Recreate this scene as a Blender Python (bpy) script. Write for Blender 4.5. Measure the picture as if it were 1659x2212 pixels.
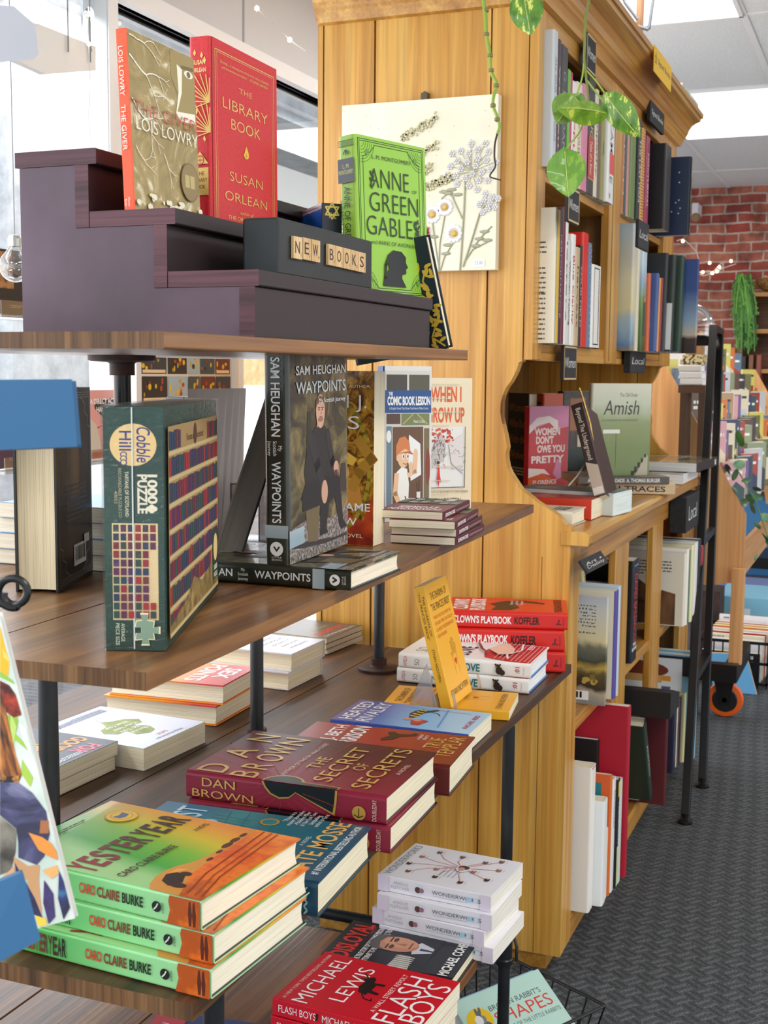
import bpy, bmesh, math, random
from math import sin, cos, pi, radians
from mathutils import Vector as V, Matrix
for o in list(bpy.data.objects): bpy.data.objects.remove(o)
SC = bpy.context.scene
COL = SC.collection
RND = random.Random(7)
# ---------------------------------------------------------------- camera (x: along the shelves, y: towards the windows, z: up; camera at the origin, floor at -1.36)
FLOOR = -1.36
CEIL = 1.35
PITCH, ROLL, YAW, FPX = 0.110375, 0.0091457, 0.382664, 2725.05
CX, CY = 829.5, 1106.0
_F = V((cos(YAW)*cos(PITCH), sin(YAW)*cos(PITCH), -sin(PITCH)))
_R = V((sin(YAW), -cos(YAW), 0))
_U = _R.cross(_F)
_R, _U = cos(ROLL)*_R + sin(ROLL)*_U, -sin(ROLL)*_R + cos(ROLL)*_U
cd = bpy.data.cameras.new('camera'); cam = bpy.data.objects.new('camera', cd); COL.objects.link(cam)
cd.sensor_fit = 'HORIZONTAL'; cd.sensor_width = 36.0; cd.lens = FPX*36.0/1659.0
cd.clip_start = 0.05; cd.clip_end = 200
cam.matrix_world = Matrix(((_R.x, _U.x, -_F.x, 0), (_R.y, _U.y, -_F.y, 0), (_R.z, _U.z, -_F.z, 0), (0, 0, 0, 1)))
cd.dof.use_dof = True; cd.dof.focus_distance = 1.75; cd.dof.aperture_fstop = 22.0
SC.camera = cam
# ---------------------------------------------------------------- light and exposure
SC.view_settings.view_transform = 'Standard'; SC.view_settings.look = 'None'
SC.view_settings.gamma = 1.0; SC.view_settings.use_curve_mapping = False
SC.view_settings.exposure = 0.16
w = bpy.data.worlds.new('world'); SC.world = w; w.use_nodes = True
bg = w.node_tree.nodes['Background']; bg.inputs['Color'].default_value = (0.93, 0.965, 1.0, 1); bg.inputs['Strength'].default_value = 1.5
def area(name, loc, target, sx, sy, power, col=(1, 1, 1)):
    ld = bpy.data.lights.new(name, 'AREA'); ld.shape = 'RECTANGLE'; ld.size = sx; ld.size_y = sy; ld.energy = power; ld.color = col
    o = bpy.data.objects.new(name, ld); COL.objects.link(o); o.location = loc
    o.rotation_euler = (V(target)-V(loc)).to_track_quat('-Z', 'Y').to_euler()
    o.visible_camera = False
    return o
area('window_daylight', (2.6, 1.9, 0.15), (2.6, -1, -0.5), 6.0, 1.7, 60, (0.93, 0.97, 1.0))
for lx, ly in ((-1.1, 0.9), (-1.1, -1.6), (1.3, -0.9), (4.41, 0.9), (6.88, 0.9), (4.41, -1.6), (6.88, -1.6)):
    area('ceiling_light_glow', (lx, ly, CEIL-0.05), (lx, ly, -3), 1.15, 0.55, 30 if lx < 3 else 22, (1.0, 0.97, 0.92))
area('column_fill', (3.5, 2.17, 0.99), (3.5, 2.75, -0.6), 9.0, 0.2, 110, (0.95, 0.97, 1.0))  # unseen fill added behind the glass to brighten the column and pavement outside
sd = bpy.data.lights.new('sun', 'SUN'); sd.energy = 6.0; sd.angle = radians(3); sun = bpy.data.objects.new('sun', sd); COL.objects.link(sun)
sun.rotation_euler = V((0.35, 0.75, -0.9)).to_track_quat('-Z', 'Y').to_euler()
# ---------------------------------------------------------------- pixel rays: where a point measured in the photograph lies on a known plane
def ray(p): return _F + _R*((p[0]-CX)/FPX) - _U*((p[1]-CY)/FPX)
def onz(p, z): d = ray(p); return d*(z/d.z)
def onx(p, x): d = ray(p); return d*(x/d.x)
def ony(p, y): d = ray(p); return d*(y/d.y)
def ond(p, t): return ray(p)*t
def prj(q): q = V(q); k = q.dot(_F); return (CX+FPX*q.dot(_R)/k, CY-FPX*q.dot(_U)/k)
def hgt(pb, zb, pt):
    """height of the point seen at pt straight above the point seen at pb on the plane z=zb"""
    b = onz(pb, zb); lo, hi = zb-0.6, zb+1.2
    for _ in range(50):
        m = (lo+hi)/2
        if prj((b.x, b.y, m))[1] > pt[1]: lo = m
        else: hi = m
    return lo - zb
# ---------------------------------------------------------------- materials
def lin(c):
    if isinstance(c, str):
        c = c.lstrip('#'); c = [int(c[i:i+2], 16)/255 for i in (0, 2, 4)]
        return tuple(x/12.92 if x <= 0.04045 else ((x+0.055)/1.055)**2.4 for x in c)+(1,)
    return tuple(c)[:3]+(1,)
_M = {}
def newmat(name):
    m = bpy.data.materials.new(name); m.use_nodes = True
    nt = m.node_tree; b = nt.nodes['Principled BSDF']
    return m, nt, b
def flat(c, rough=0.45, metal=0.0, coat=0.0, emit=0.0):
    k = (c if isinstance(c, str) else tuple(c), rough, metal, coat, emit)
    if k in _M: return _M[k]
    m, nt, b = newmat('mat_'+str(len(_M)))
    b.inputs['Base Color'].default_value = lin(c); b.inputs['Roughness'].default_value = rough; b.inputs['Metallic'].default_value = metal
    b.inputs['Coat Weight'].default_value = coat
    if emit: b.inputs['Emission Color'].default_value = lin(c); b.inputs['Emission Strength'].default_value = emit
    _M[k] = m
    return m
def N(nt, t, **kw):
    n = nt.nodes.new(t)
    for k, v in kw.items():
        if k in n.inputs: n.inputs[k].default_value = v
        else: setattr(n, k, v)
    return n
def ramp(nt, stops, fac):
    r = nt.nodes.new('ShaderNodeValToRGB'); e = r.color_ramp.elements
    while len(e) < len(stops): e.new(0.5)
    for i, (p, c) in enumerate(stops): e[i].position = p; e[i].color = lin(c)
    nt.links.new(fac, r.inputs['Fac']); return r
def coords(nt, scale=(1, 1, 1), rot=(0, 0, 0), loc=(0, 0, 0)):
    t = N(nt, 'ShaderNodeTexCoord'); mp = N(nt, 'ShaderNodeMapping')
    mp.inputs['Scale'].default_value = scale; mp.inputs['Rotation'].default_value = rot; mp.inputs['Location'].default_value = loc
    nt.links.new(t.outputs['Object'], mp.inputs['Vector']); return mp.outputs['Vector']
def noisemat(name, stops, scale, detail=4, rough=0.45, stretch=(1, 1, 1), dist=0.0, bump=0.0, coat=0.0, nrough=0.55):
    if name in _M: return _M[name]
    m, nt, b = newmat(name)
    v = coords(nt, stretch)
    n = N(nt, 'ShaderNodeTexNoise', Scale=scale, Detail=detail, Distortion=dist, Roughness=nrough); nt.links.new(v, n.inputs['Vector'])
    r = ramp(nt, stops, n.outputs['Fac']); nt.links.new(r.outputs['Color'], b.inputs['Base Color'])
    b.inputs['Roughness'].default_value = rough; b.inputs['Coat Weight'].default_value = coat
    if bump:
        bp = N(nt, 'ShaderNodeBump', Strength=bump, Distance=0.01); nt.links.new(n.outputs['Fac'], bp.inputs['Height']); nt.links.new(bp.outputs['Normal'], b.inputs['Normal'])
    _M[name] = m; return m
def gradmat(name, stops, axis, lo, hi, rough=0.4, noise=0.0, nscale=8, axis2=None, mix2=0.0, coat=0.0):
    """colour running along one object axis (a printed gradient)"""
    if name in _M: return _M[name]
    m, nt, b = newmat(name)
    t = N(nt, 'ShaderNodeTexCoord'); s = N(nt, 'ShaderNodeSeparateXYZ'); nt.links.new(t.outputs['Object'], s.inputs[0])
    def norm(ax, a, c):
        mr = N(nt, 'ShaderNodeMapRange'); mr.inputs['From Min'].default_value = a; mr.inputs['From Max'].default_value = c
        nt.links.new(s.outputs[ax], mr.inputs['Value']); return mr.outputs['Result']
    f = norm(axis, lo, hi)
    if axis2 is not None:
        g = norm(*axis2); mm = N(nt, 'ShaderNodeMath', operation='MULTIPLY_ADD'); nt.links.new(g, mm.inputs[0]); mm.inputs[1].default_value = mix2; nt.links.new(f, mm.inputs[2]); f = mm.outputs[0]
    if noise:
        n = N(nt, 'ShaderNodeTexNoise', Scale=nscale, Detail=4.0); nt.links.new(t.outputs['Object'], n.inputs['Vector'])
        a = N(nt, 'ShaderNodeMath', operation='MULTIPLY_ADD'); nt.links.new(n.outputs['Fac'], a.inputs[0]); a.inputs[1].default_value = noise; nt.links.new(f, a.inputs[2])
        a2 = N(nt, 'ShaderNodeMath', operation='SUBTRACT'); nt.links.new(a.outputs[0], a2.inputs[0]); a2.inputs[1].default_value = noise*0.5; f = a2.outputs[0]
    r = ramp(nt, stops, f); nt.links.new(r.outputs['Color'], b.inputs['Base Color'])
    b.inputs['Roughness'].default_value = rough; b.inputs['Coat Weight'].default_value = coat
    _M[name] = m; return m
def woodmat(name, dark, mid, light, axis='X', scale=1.0, rough=0.45, coat=0.0, streak=0.5, bump=0.15):
    if name in _M: return _M[name]
    m, nt, b = newmat(name)
    st = {'X': (1.2, 22, 22), 'Y': (22, 1.2, 22), 'Z': (22, 22, 1.2)}[axis]
    v = coords(nt, tuple(s*scale for s in st))
    n1 = N(nt, 'ShaderNodeTexNoise', Scale=1.6, Detail=6.0, Distortion=0.6); nt.links.new(v, n1.inputs['Vector'])
    v2 = coords(nt, tuple(s*scale*(5 if s > 2 else 1.6) for s in st))
    n2 = N(nt, 'ShaderNodeTexNoise', Scale=2.0, Detail=3.0); nt.links.new(v2, n2.inputs['Vector'])
    r1 = ramp(nt, [(0.3, dark), (0.5, mid), (0.68, light)], n1.outputs['Fac'])
    r2 = ramp(nt, [(0.32, '#8a8a8a'), (0.6, '#ffffff')], n2.outputs['Fac'])
    mx = N(nt, 'ShaderNodeMix', data_type='RGBA', blend_type='MULTIPLY'); mx.inputs['Factor'].default_value = streak
    nt.links.new(r1.outputs['Color'], mx.inputs[6]); nt.links.new(r2.outputs['Color'], mx.inputs[7])
    nt.links.new(mx.outputs[2], b.inputs['Base Color'])
    b.inputs['Roughness'].default_value = rough; b.inputs['Coat Weight'].default_value = coat; b.inputs['Coat Roughness'].default_value = 0.25
    if bump:
        bp = N(nt, 'ShaderNodeBump', Strength=bump, Distance=0.003); nt.links.new(n2.outputs['Fac'], bp.inputs['Height']); nt.links.new(bp.outputs['Normal'], b.inputs['Normal'])
    _M[name] = m; return m
def pagesmat(name, c, axis=1, freq=900):
    if name in _M: return _M[name]
    m, nt, b = newmat(name)
    st = [6, 6, 6]; st[axis] = freq
    v = coords(nt, tuple(st))
    n = N(nt, 'ShaderNodeTexNoise', Scale=1.0, Detail=2.0); nt.links.new(v, n.inputs['Vector'])
    d = lin(c); r = ramp(nt, [(0.3, tuple(x*0.72 for x in d[:3])), (0.55, d)], n.outputs['Fac'])
    nt.links.new(r.outputs['Color'], b.inputs['Base Color']); b.inputs['Roughness'].default_value = 0.8
    _M[name] = m; return m
def clearmat(name, tint=(1, 1, 1), alpha=0.12, rough=0.05, gloss=0.7):
    """clear sheet: mostly see-through with a gloss"""
    if name in _M: return _M[name]
    m = bpy.data.materials.new(name); m.use_nodes = True; nt = m.node_tree; nt.nodes.clear()
    out = N(nt, 'ShaderNodeOutputMaterial'); t = N(nt, 'ShaderNodeBsdfTransparent'); g = N(nt, 'ShaderNodeBsdfGlossy'); mx = N(nt, 'ShaderNodeMixShader')
    t.inputs['Color'].default_value = tuple(tint)+(1,); g.inputs['Roughness'].default_value = rough
    fr = N(nt, 'ShaderNodeFresnel'); fr.inputs['IOR'].default_value = 1.45
    a = N(nt, 'ShaderNodeMath', operation='MULTIPLY_ADD'); nt.links.new(fr.outputs[0], a.inputs[0]); a.inputs[1].default_value = gloss; a.inputs[2].default_value = alpha; a.use_clamp = True
    nt.links.new(a.outputs[0], mx.inputs['Fac']); nt.links.new(t.outputs[0], mx.inputs[1]); nt.links.new(g.outputs[0], mx.inputs[2]); nt.links.new(mx.outputs[0], out.inputs['Surface'])
    _M[name] = m; return m
# ---------------------------------------------------------------- meshes
class MB:
    """collects shapes for ONE mesh object"""
    def __init__(s): s.v = []; s.f = []; s.mi = []; s.mats = []
    def mid(s, m):
        if m not in s.mats: s.mats.append(m)
        return s.mats.index(m)
    def add(s, vs, fs, m):
        b = len(s.v); s.v += [V(q) for q in vs]; i = s.mid(m)
        for f in fs: s.f.append([b+k for k in f]); s.mi.append(i)
        return s
    def box(s, x0, x1, y0, y1, z0, z1, m):
        vs = [(x, y, z) for x in (x0, x1) for y in (y0, y1) for z in (z0, z1)]
        return s.add(vs, [(0, 1, 3, 2), (4, 6, 7, 5), (0, 4, 5, 1), (2, 3, 7, 6), (0, 2, 6, 4), (1, 5, 7, 3)], m)
    def hexa(s, lo, hi, m):
        """lo, hi: two 4-point rings"""
        return s.add(list(lo)+list(hi), [(3, 2, 1, 0), (4, 5, 6, 7), (0, 1, 5, 4), (1, 2, 6, 5), (2, 3, 7, 6), (3, 0, 4, 7)], m)
    def prism(s, pts, d, m, mside=None):
        n = len(pts); d = V(d); a = [V(p) for p in pts]
        s.add(a, [tuple(range(n))[::-1]], m); s.add([p+d for p in a], [tuple(range(n))], m)
        return s.add(a+[p+d for p in a], [(i, (i+1) % n, n+(i+1) % n, n+i) for i in range(n)], mside or m)
    def tube(s, pts, r, m, n=10, cap=True):
        pts = [V(p) for p in pts]; rs = r if isinstance(r, (list, tuple)) else [r]*len(pts)
        rings = []; up = None
        for i, p in enumerate(pts):
            t = (pts[min(i+1, len(pts)-1)]-pts[max(i-1, 0)]).normalized()
            if up is None: up = t.orthogonal().normalized()
            else: up = (up-t*up.dot(t)).normalized()
            q = t.cross(up)
            rings += [p+(up*cos(2*pi*k/n)+q*sin(2*pi*k/n))*rs[i] for k in range(n)]
        fs = [(i*n+k, i*n+(k+1) % n, (i+1)*n+(k+1) % n, (i+1)*n+k) for i in range(len(pts)-1) for k in range(n)]
        if cap: fs += [tuple(range(n))[::-1], tuple((len(pts)-1)*n+k for k in range(n))]
        return s.add(rings, fs, m)
    def lathe(s, c, prof, m, n=20, axis='Z'):
        """prof: (radius, height) pairs about an axis through c"""
        c = V(c); vs = []
        for r, h in prof:
            for k in range(n):
                a, b = r*cos(2*pi*k/n), r*sin(2*pi*k/n)
                vs.append(c+(V((a, b, h)) if axis == 'Z' else V((h, a, b)) if axis == 'X' else V((a, h, b))))
        L = len(prof)
        fs = [(i*n+k, i*n+(k+1) % n, (i+1)*n+(k+1) % n, (i+1)*n+k) for i in range(L-1) for k in range(n)]
        fs += [tuple(range(n))[::-1], tuple((L-1)*n+k for k in range(n))]
        return s.add(vs, fs, m)
    def build(s, name, parent=None, base=None, smooth=False, bevel=0.0, local=False):
        """link as one mesh object; vertices are in the world unless local"""
        me = bpy.data.meshes.new(name)
        vs = s.v; off = V((0, 0, 0))
        if not local:
            if parent is not None: off = parent.matrix_world.translation if parent.get('_t') is None else V(parent['_t'])
            elif base is not None: off = V(base)
            else:
                xs = [v.x for v in vs]; ys = [v.y for v in vs]; zs = [v.z for v in vs]
                off = V(((min(xs)+max(xs))/2, (min(ys)+max(ys))/2, min(zs)))
        me.from_pydata([tuple(v-off) for v in vs], [], s.f)
        for m in s.mats: me.materials.append(m)
        me.polygons.foreach_set('material_index', s.mi)
        bm = bmesh.new(); bm.from_mesh(me)
        if s.fixn: bmesh.ops.recalc_face_normals(bm, faces=bm.faces[:])
        bm.to_mesh(me); bm.free()
        if smooth:
            me.polygons.foreach_set('use_smooth', [True]*len(me.polygons))
            try: me.set_sharp_from_angle(angle=radians(35))
            except Exception: pass
        o = bpy.data.objects.new(name, me); COL.objects.link(o)
        o['_t'] = tuple(off)
        if parent is not None:
            o.parent = parent
            if not local: o.location = (0, 0, 0)
        elif not local: o.location = off
        if bevel:
            bv = o.modifiers.new('bevel', 'BEVEL'); bv.width = bevel; bv.segments = 2; bv.limit_method = 'ANGLE'; bv.angle_limit = radians(50)
        return o
    fixn = True
USED = {}
def tag(o, label=None, cat=None, group=None, kind=None):
    if label: o['label'] = label
    if cat: o['category'] = cat
    if group: o['group'] = group
    if kind: o['kind'] = kind
    return o
def thing(name, label, cat, loc=(0, 0, 0), group=None):
    o = bpy.data.objects.new(name, None); COL.objects.link(o); o.location = V(loc); o['_t'] = tuple(V(loc)); o.empty_display_size = 0.02
    return tag(o, label, cat, group)
def structure(name, mb, **kw):
    o = mb.build(name, **kw); o['kind'] = 'structure'; return o
# ---------------------------------------------------------------- lettering
_T = {}
def glyphs(s, bold=0.0, shear=0.0, space=1.0):
    k = (s, bold, shear, space)
    if k in _T: return _T[k]
    cu = bpy.data.curves.new('lettering', 'FONT'); cu.body = s; cu.size = 1.0; cu.offset = bold; cu.shear = shear; cu.space_character = space
    cu.resolution_u = 3
    o = bpy.data.objects.new('lettering', cu); COL.objects.link(o)
    dg = bpy.context.evaluated_depsgraph_get(); dg.update()
    me = o.evaluated_get(dg).to_mesh()
    vs = [(v.co.x, v.co.y) for v in me.vertices]; fs = [tuple(p.vertices) for p in me.polygons]
    o.evaluated_get(dg).to_mesh_clear(); bpy.data.objects.remove(o); bpy.data.curves.remove(cu)
    if vs:
        x0 = min(v[0] for v in vs); x1 = max(v[0] for v in vs)
        vs = [(x-x0, y/0.70) for x, y in vs]; wd = x1-x0
    else: wd = 1
    _T[k] = (vs, fs, wd); return _T[k]
class Ink:
    """printing on a flat face: put(u, v, lift) -> 3D"""
    def __init__(s, mb): s.mb = mb; s.lift = 0.00025
    def step(s): s.lift += 0.00003; return s.lift
    def text(s, put, t, u, v, h, c, w=None, anchor='c', rot=0.0, bold=0.0, shear=0.0, space=1.0, rough=0.4, metal=0.0):
        vs, fs, wd = glyphs(t, bold, shear, space)
        if not fs: return
        sx = (w/wd) if w else h/0.70
        x0 = {'c': -wd*sx/2, 'l': 0, 'r': -wd*sx}[anchor]; l = s.step(); a, b = cos(rot), sin(rot)
        out = []
        for x, y in vs:
            X, Y = x0+x*sx, y*h; out.append(put(u+X*a-Y*b, v+X*b+Y*a, l))
        s.mb.add(out, fs, c if not isinstance(c, (str, tuple)) else flat(c, rough, metal))
    def poly(s, put, pts, c, rough=0.4, metal=0.0):
        l = s.step(); s.mb.add([put(u, v, l) for u, v in pts], [tuple(range(len(pts)))], c if not isinstance(c, (str, tuple)) else flat(c, rough, metal))
    def rect(s, put, u0, v0, u1, v1, c, **k): s.poly(put, [(u0, v0), (u1, v0), (u1, v1), (u0, v1)], c, **k)
    def disc(s, put, u, v, r, c, r2=None, n=20, rot=0, **k):
        r2 = r2 or r; s.poly(put, [(u+r*cos(2*pi*i/n)*cos(rot)-r2*sin(2*pi*i/n)*sin(rot), v+r*cos(2*pi*i/n)*sin(rot)+r2*sin(2*pi*i/n)*cos(rot)) for i in range(n)], c, **k)
    def line(s, put, pts, wd, c, close=False, **k):
        l = s.step(); m = c if not isinstance(c, (str, tuple)) else flat(c, k.get('rough', 0.4), k.get('metal', 0.0))
        pts = list(pts)+([pts[0]] if close else [])
        for (a, b), (p, q) in zip(pts, pts[1:]):
            L = math.hypot(p-a, q-b) or 1e-9; nx, ny = -(q-b)/L*wd/2, (p-a)/L*wd/2; ex, ey = (p-a)/L*wd*.4, (q-b)/L*wd*.4
            s.mb.add([put(x, y, l) for x, y in ((a+nx-ex, b+ny-ey), (a-nx-ex, b-ny-ey), (p-nx+ex, q-ny+ey), (p+nx+ex, q+ny+ey))], [(0, 1, 2, 3)], m)
    def frame(s, put, u0, v0, u1, v1, wd, c, **k): s.line(put, [(u0, v0), (u1, v0), (u1, v1), (u0, v1)], wd, c, close=True, **k)
    def paragraph(s, put, u0, u1, v, h, n, c, gap=1.8, seed=1):
        """rows of small print too fine to read"""
        r = random.Random(seed); l = s.step(); m = flat(c, 0.5)
        for i in range(n):
            y = v-i*h*gap; u = u0; e = u1 if i < n-1 else u0+(u1-u0)*r.uniform(.4, .8)
            while u < e:
                wd = min(r.uniform(1.2, 5)*h*.8, e-u); s.mb.add([put(u, y, l), put(u+wd, y, l), put(u+wd, y+h, l), put(u, y+h, l)], [(0, 1, 2, 3)], m); u += wd+h*.55
    def barcode(s, put, u, v, wd, h, seed=3):
        s.rect(put, u, v, u+wd, v+h, '#f4f4f2'); r = random.Random(seed); x = u+wd*.08
        while x < u+wd*.9:
            b = r.choice((1, 1, 2, 3))*wd*.012; s.rect(put, x, v+h*.22, x+b, v+h*.88, '#151515'); x += b+r.choice((1, 2, 2))*wd*.014
# ---------------------------------------------------------------- books: local x from the spine to the fore edge, y from front cover to back cover, z from tail to head
PAGES = '#efe3c4'
class Book:
    def __init__(s, name, label, M, W, T, H, hard=True, front='#888888', spine=None, back=None, inner='#20242c', pages=PAGES, cat='book', group=None, rough=0.38, board=None, rs=None):
        s.W, s.T, s.H = W, T, H
        e = bpy.data.objects.new(name, None); COL.objects.link(e); e.matrix_world = M; e.empty_display_size = 0.02
        s.e = tag(e, label, cat, group); s.mb = MB(); s.ink = Ink(s.mb)
        b = board if board is not None else (0.0026 if hard else 0.0006); r = rs if rs is not None else (min(0.006, T*0.3) if hard else 0.0015)
        b = min(b, T*0.25)
        g = lambda c: c if not isinstance(c, str) else flat(c, rough)
        mf = g(front); ms = g(spine) if spine else mf; mk = g(back) if back else ms; mi = g(inner)
        na = 4
        out = [(W, 0)]+[(r-r*sin(a*pi/2/na), r-r*cos(a*pi/2/na)) for a in range(na+1)]+[(r-r*cos(a*pi/2/na), T-r+r*sin(a*pi/2/na)) for a in range(na+1)]+[(W, T)]
        inn = [(W, T-b), (b, T-b), (b, b), (W, b)]
        n = len(out); vs = [(x, y, z) for z in (0, H) for x, y in out]
        for i in range(n-1):
            m = mf if i == 0 else mk if i == n-2 else ms
            s.mb.add([vs[i], vs[i+1], vs[n+i+1], vs[n+i]], [(0, 1, 2, 3)], m)
        k = len(inn); iv = [(x, y, z) for z in (0, H) for x, y in inn]
        for i in range(k-1): s.mb.add([iv[i], iv[i+1], iv[k+i+1], iv[k+i]], [(0, 1, 2, 3)], mi)
        for z in (0, H):
            for q, m in (([(W, 0), (r, 0), (b, b), (W, b)], mf), ([(W, T), (W, T-b), (b, T-b), (r, T)], mk), ([p for p in out[1:-1]]+[(b, T-b), (b, b)], ms)):
                s.mb.add([(x, y, z) for x, y in q], [tuple(range(len(q)))], m)
        for y0, y1, m in ((0, b, mf), (T-b, T, mk)): s.mb.add([(W, y0, 0), (W, y1, 0), (W, y1, H), (W, y0, H)], [(0, 1, 2, 3)], m)
        s.b, s.hard, s.pages = b, hard, pages
        s.mb.fixn = False
    # faces
    def F(s, u, v, l): return (u, -l, v)
    def B(s, u, v, l): return (s.W-u, s.T+l, v)
    def S(s, u, v, l): return (-l, s.T-v, s.H-u)      # running head to tail, v from the back cover's side (below when the front is up)
    def SH(s, u, v, l): return (-l, s.T-u, v)         # upright
    def done(s, pagecol=None):
        W, T, H, b = s.W, s.T, s.H, s.b
        c = s.mb.build('cover', s.e, local=True)
        i = 0.003 if s.hard else 0.0002
        p = MB(); t0, t1 = b+0.0002, T-b-0.0002
        m = pagesmat('pages_'+s.pages, s.pages)
        cv = 0.003 if s.hard and T > 0.018 else 0.0
        prof = [(b+0.0005, t0), (W-i, t0), (W-i-cv, t0+(t1-t0)*.25), (W-i-cv*1.3, (t0+t1)/2), (W-i-cv, t0+(t1-t0)*.75), (W-i, t1), (b+0.0005, t1)]
        p.prism([(x, y, i) for x, y in prof], (0, 0, H-2*i), m)
        p.build('pages', s.e, local=True)
        return s.e
def cols(o, x, y, z):
    return Matrix(((x.x, y.x, z.x, o.x), (x.y, y.y, z.y, o.y), (x.z, y.z, z.z, o.z), (0, 0, 0, 1)))
ZU = V((0, 0, 1))
def lie(zt, A=None, B=None, C=None, D=None, W=None, H=None, face='front'):
    """pose of a book lying face up, its cover in the plane zt. A spine/tail, B spine/head, C fore/tail, D fore/head: pixels"""
    q = {k: onz(p, zt) for k, p in (('A', A), ('B', B), ('C', C), ('D', D)) if p is not None}
    ez = ((q['B']-q['A']) if 'A' in q and 'B' in q else (q['D']-q['C']))
    if H is None: H = ez.length
    ez = ez.normalized(); ex = (-ZU).cross(ez)
    if W is None:
        W = (q['C']-q['A']).dot(ex) if 'A' in q and 'C' in q else (q['D']-q['B']).dot(ex)
    o = q['A'] if 'A' in q else q['B']-ez*H if 'B' in q else (q['C']-ex*W) if 'C' in q else q['D']-ex*W-ez*H
    return cols(o, ex, -ZU, ez), W, H
def shift(M, dx=0, dy=0, dz=0, rot=0):
    """the same pose moved in the world and turned about the vertical through its origin"""
    R = Matrix.Rotation(rot, 4, 'Z'); t = M.translation.copy(); m = R @ Matrix.Translation(-t) ; m = Matrix.Translation(t+V((dx, dy, dz))) @ R @ Matrix.Translation(-t) @ M
    return m
def stand(zb, A, C, tilt=0.0, W=None, A3=None, C3=None):
    """upright pose: A bottom spine/front corner, C bottom fore/front corner"""
    a = A3 or onz(A, zb); c = C3 or onz(C, zb); ex = (c-a); ex.z = 0
    Wd = W or ex.length; ex = ex.normalized(); ey = ZU.cross(ex)
    ez = ZU*cos(tilt)+ey*sin(tilt); ey2 = ez.cross(ex)
    return cols(a, ex, ey2, ez), Wd
ORD = ['first', 'second', 'third', 'fourth', 'fifth', 'sixth', 'seventh', 'eighth', 'ninth', 'tenth', 'eleventh', 'twelfth', 'thirteenth', 'fourteenth', 'fifteenth', 'sixteenth', 'seventeenth', 'eighteenth', 'nineteenth', 'twentieth']
# ================================================================ materials of the place
WOOD_SHELF = woodmat('shelf_pine', '#55361b', '#80552d', '#9c6c3c', 'X', 0.8, 0.42, 0.2, 0.4)
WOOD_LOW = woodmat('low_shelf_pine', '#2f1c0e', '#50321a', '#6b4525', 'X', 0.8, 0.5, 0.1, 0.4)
WOOD_BOT = woodmat('bottom_shelf_pine', '#5a3416', '#84501f', '#a06a30', 'X', 0.8, 0.3, 0.3, 0.3)
WOOD_EDGE = woodmat('shelf_end_grain', '#4a3019', '#74502d', '#8c663f', 'Z', 1.6, 0.6, 0, 0.6)
CAB = woodmat('hutch_pine_upright', '#b57a26', '#cf953c', '#deab52', 'Z', 0.7, 0.38, 0.25, 0.32)
CABX = woodmat('hutch_pine_level', '#a87026', '#c48a38', '#d6a24c', 'X', 0.7, 0.38, 0.25, 0.35)
CABDARK = woodmat('hutch_pine_groove', '#5f3a12', '#7c4f1c', '#8f5f26', 'Z', 0.8, 0.6)
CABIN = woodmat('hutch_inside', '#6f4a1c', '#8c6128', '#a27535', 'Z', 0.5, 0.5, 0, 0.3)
PLUM = noisemat('plum_paint', [(0.3, '#3f2e3a'), (0.55, '#54404f'), (0.75, '#62505f')], 5, 5, 0.5, bump=0.05)
PLUMEND = woodmat('plum_end_grain', '#42242c', '#5c3640', '#70464e', 'Y', 0.9, 0.6, 0, 0.6)
PIPE = noisemat('black_pipe', [(0.4, '#15171a'), (0.7, '#24272b')], 20, 3, 0.35, bump=0.03)
RUST = noisemat('rusty_flange', [(0.35, '#2a1512'), (0.6, '#41221a'), (0.8, '#5a3322')], 40, 4, 0.6, bump=0.1)
BLACK = flat('#0c0c0e', 0.35)
PLY = woodmat('plywood', '#c88d54', '#dfa86e', '#ecbc84', 'Z', 0.35, 0.5, 0, 0.25)
PLYX = woodmat('plywood_level', '#b87d44', '#cf975c', '#dfab72', 'X', 0.4, 0.5, 0, 0.25)
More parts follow.
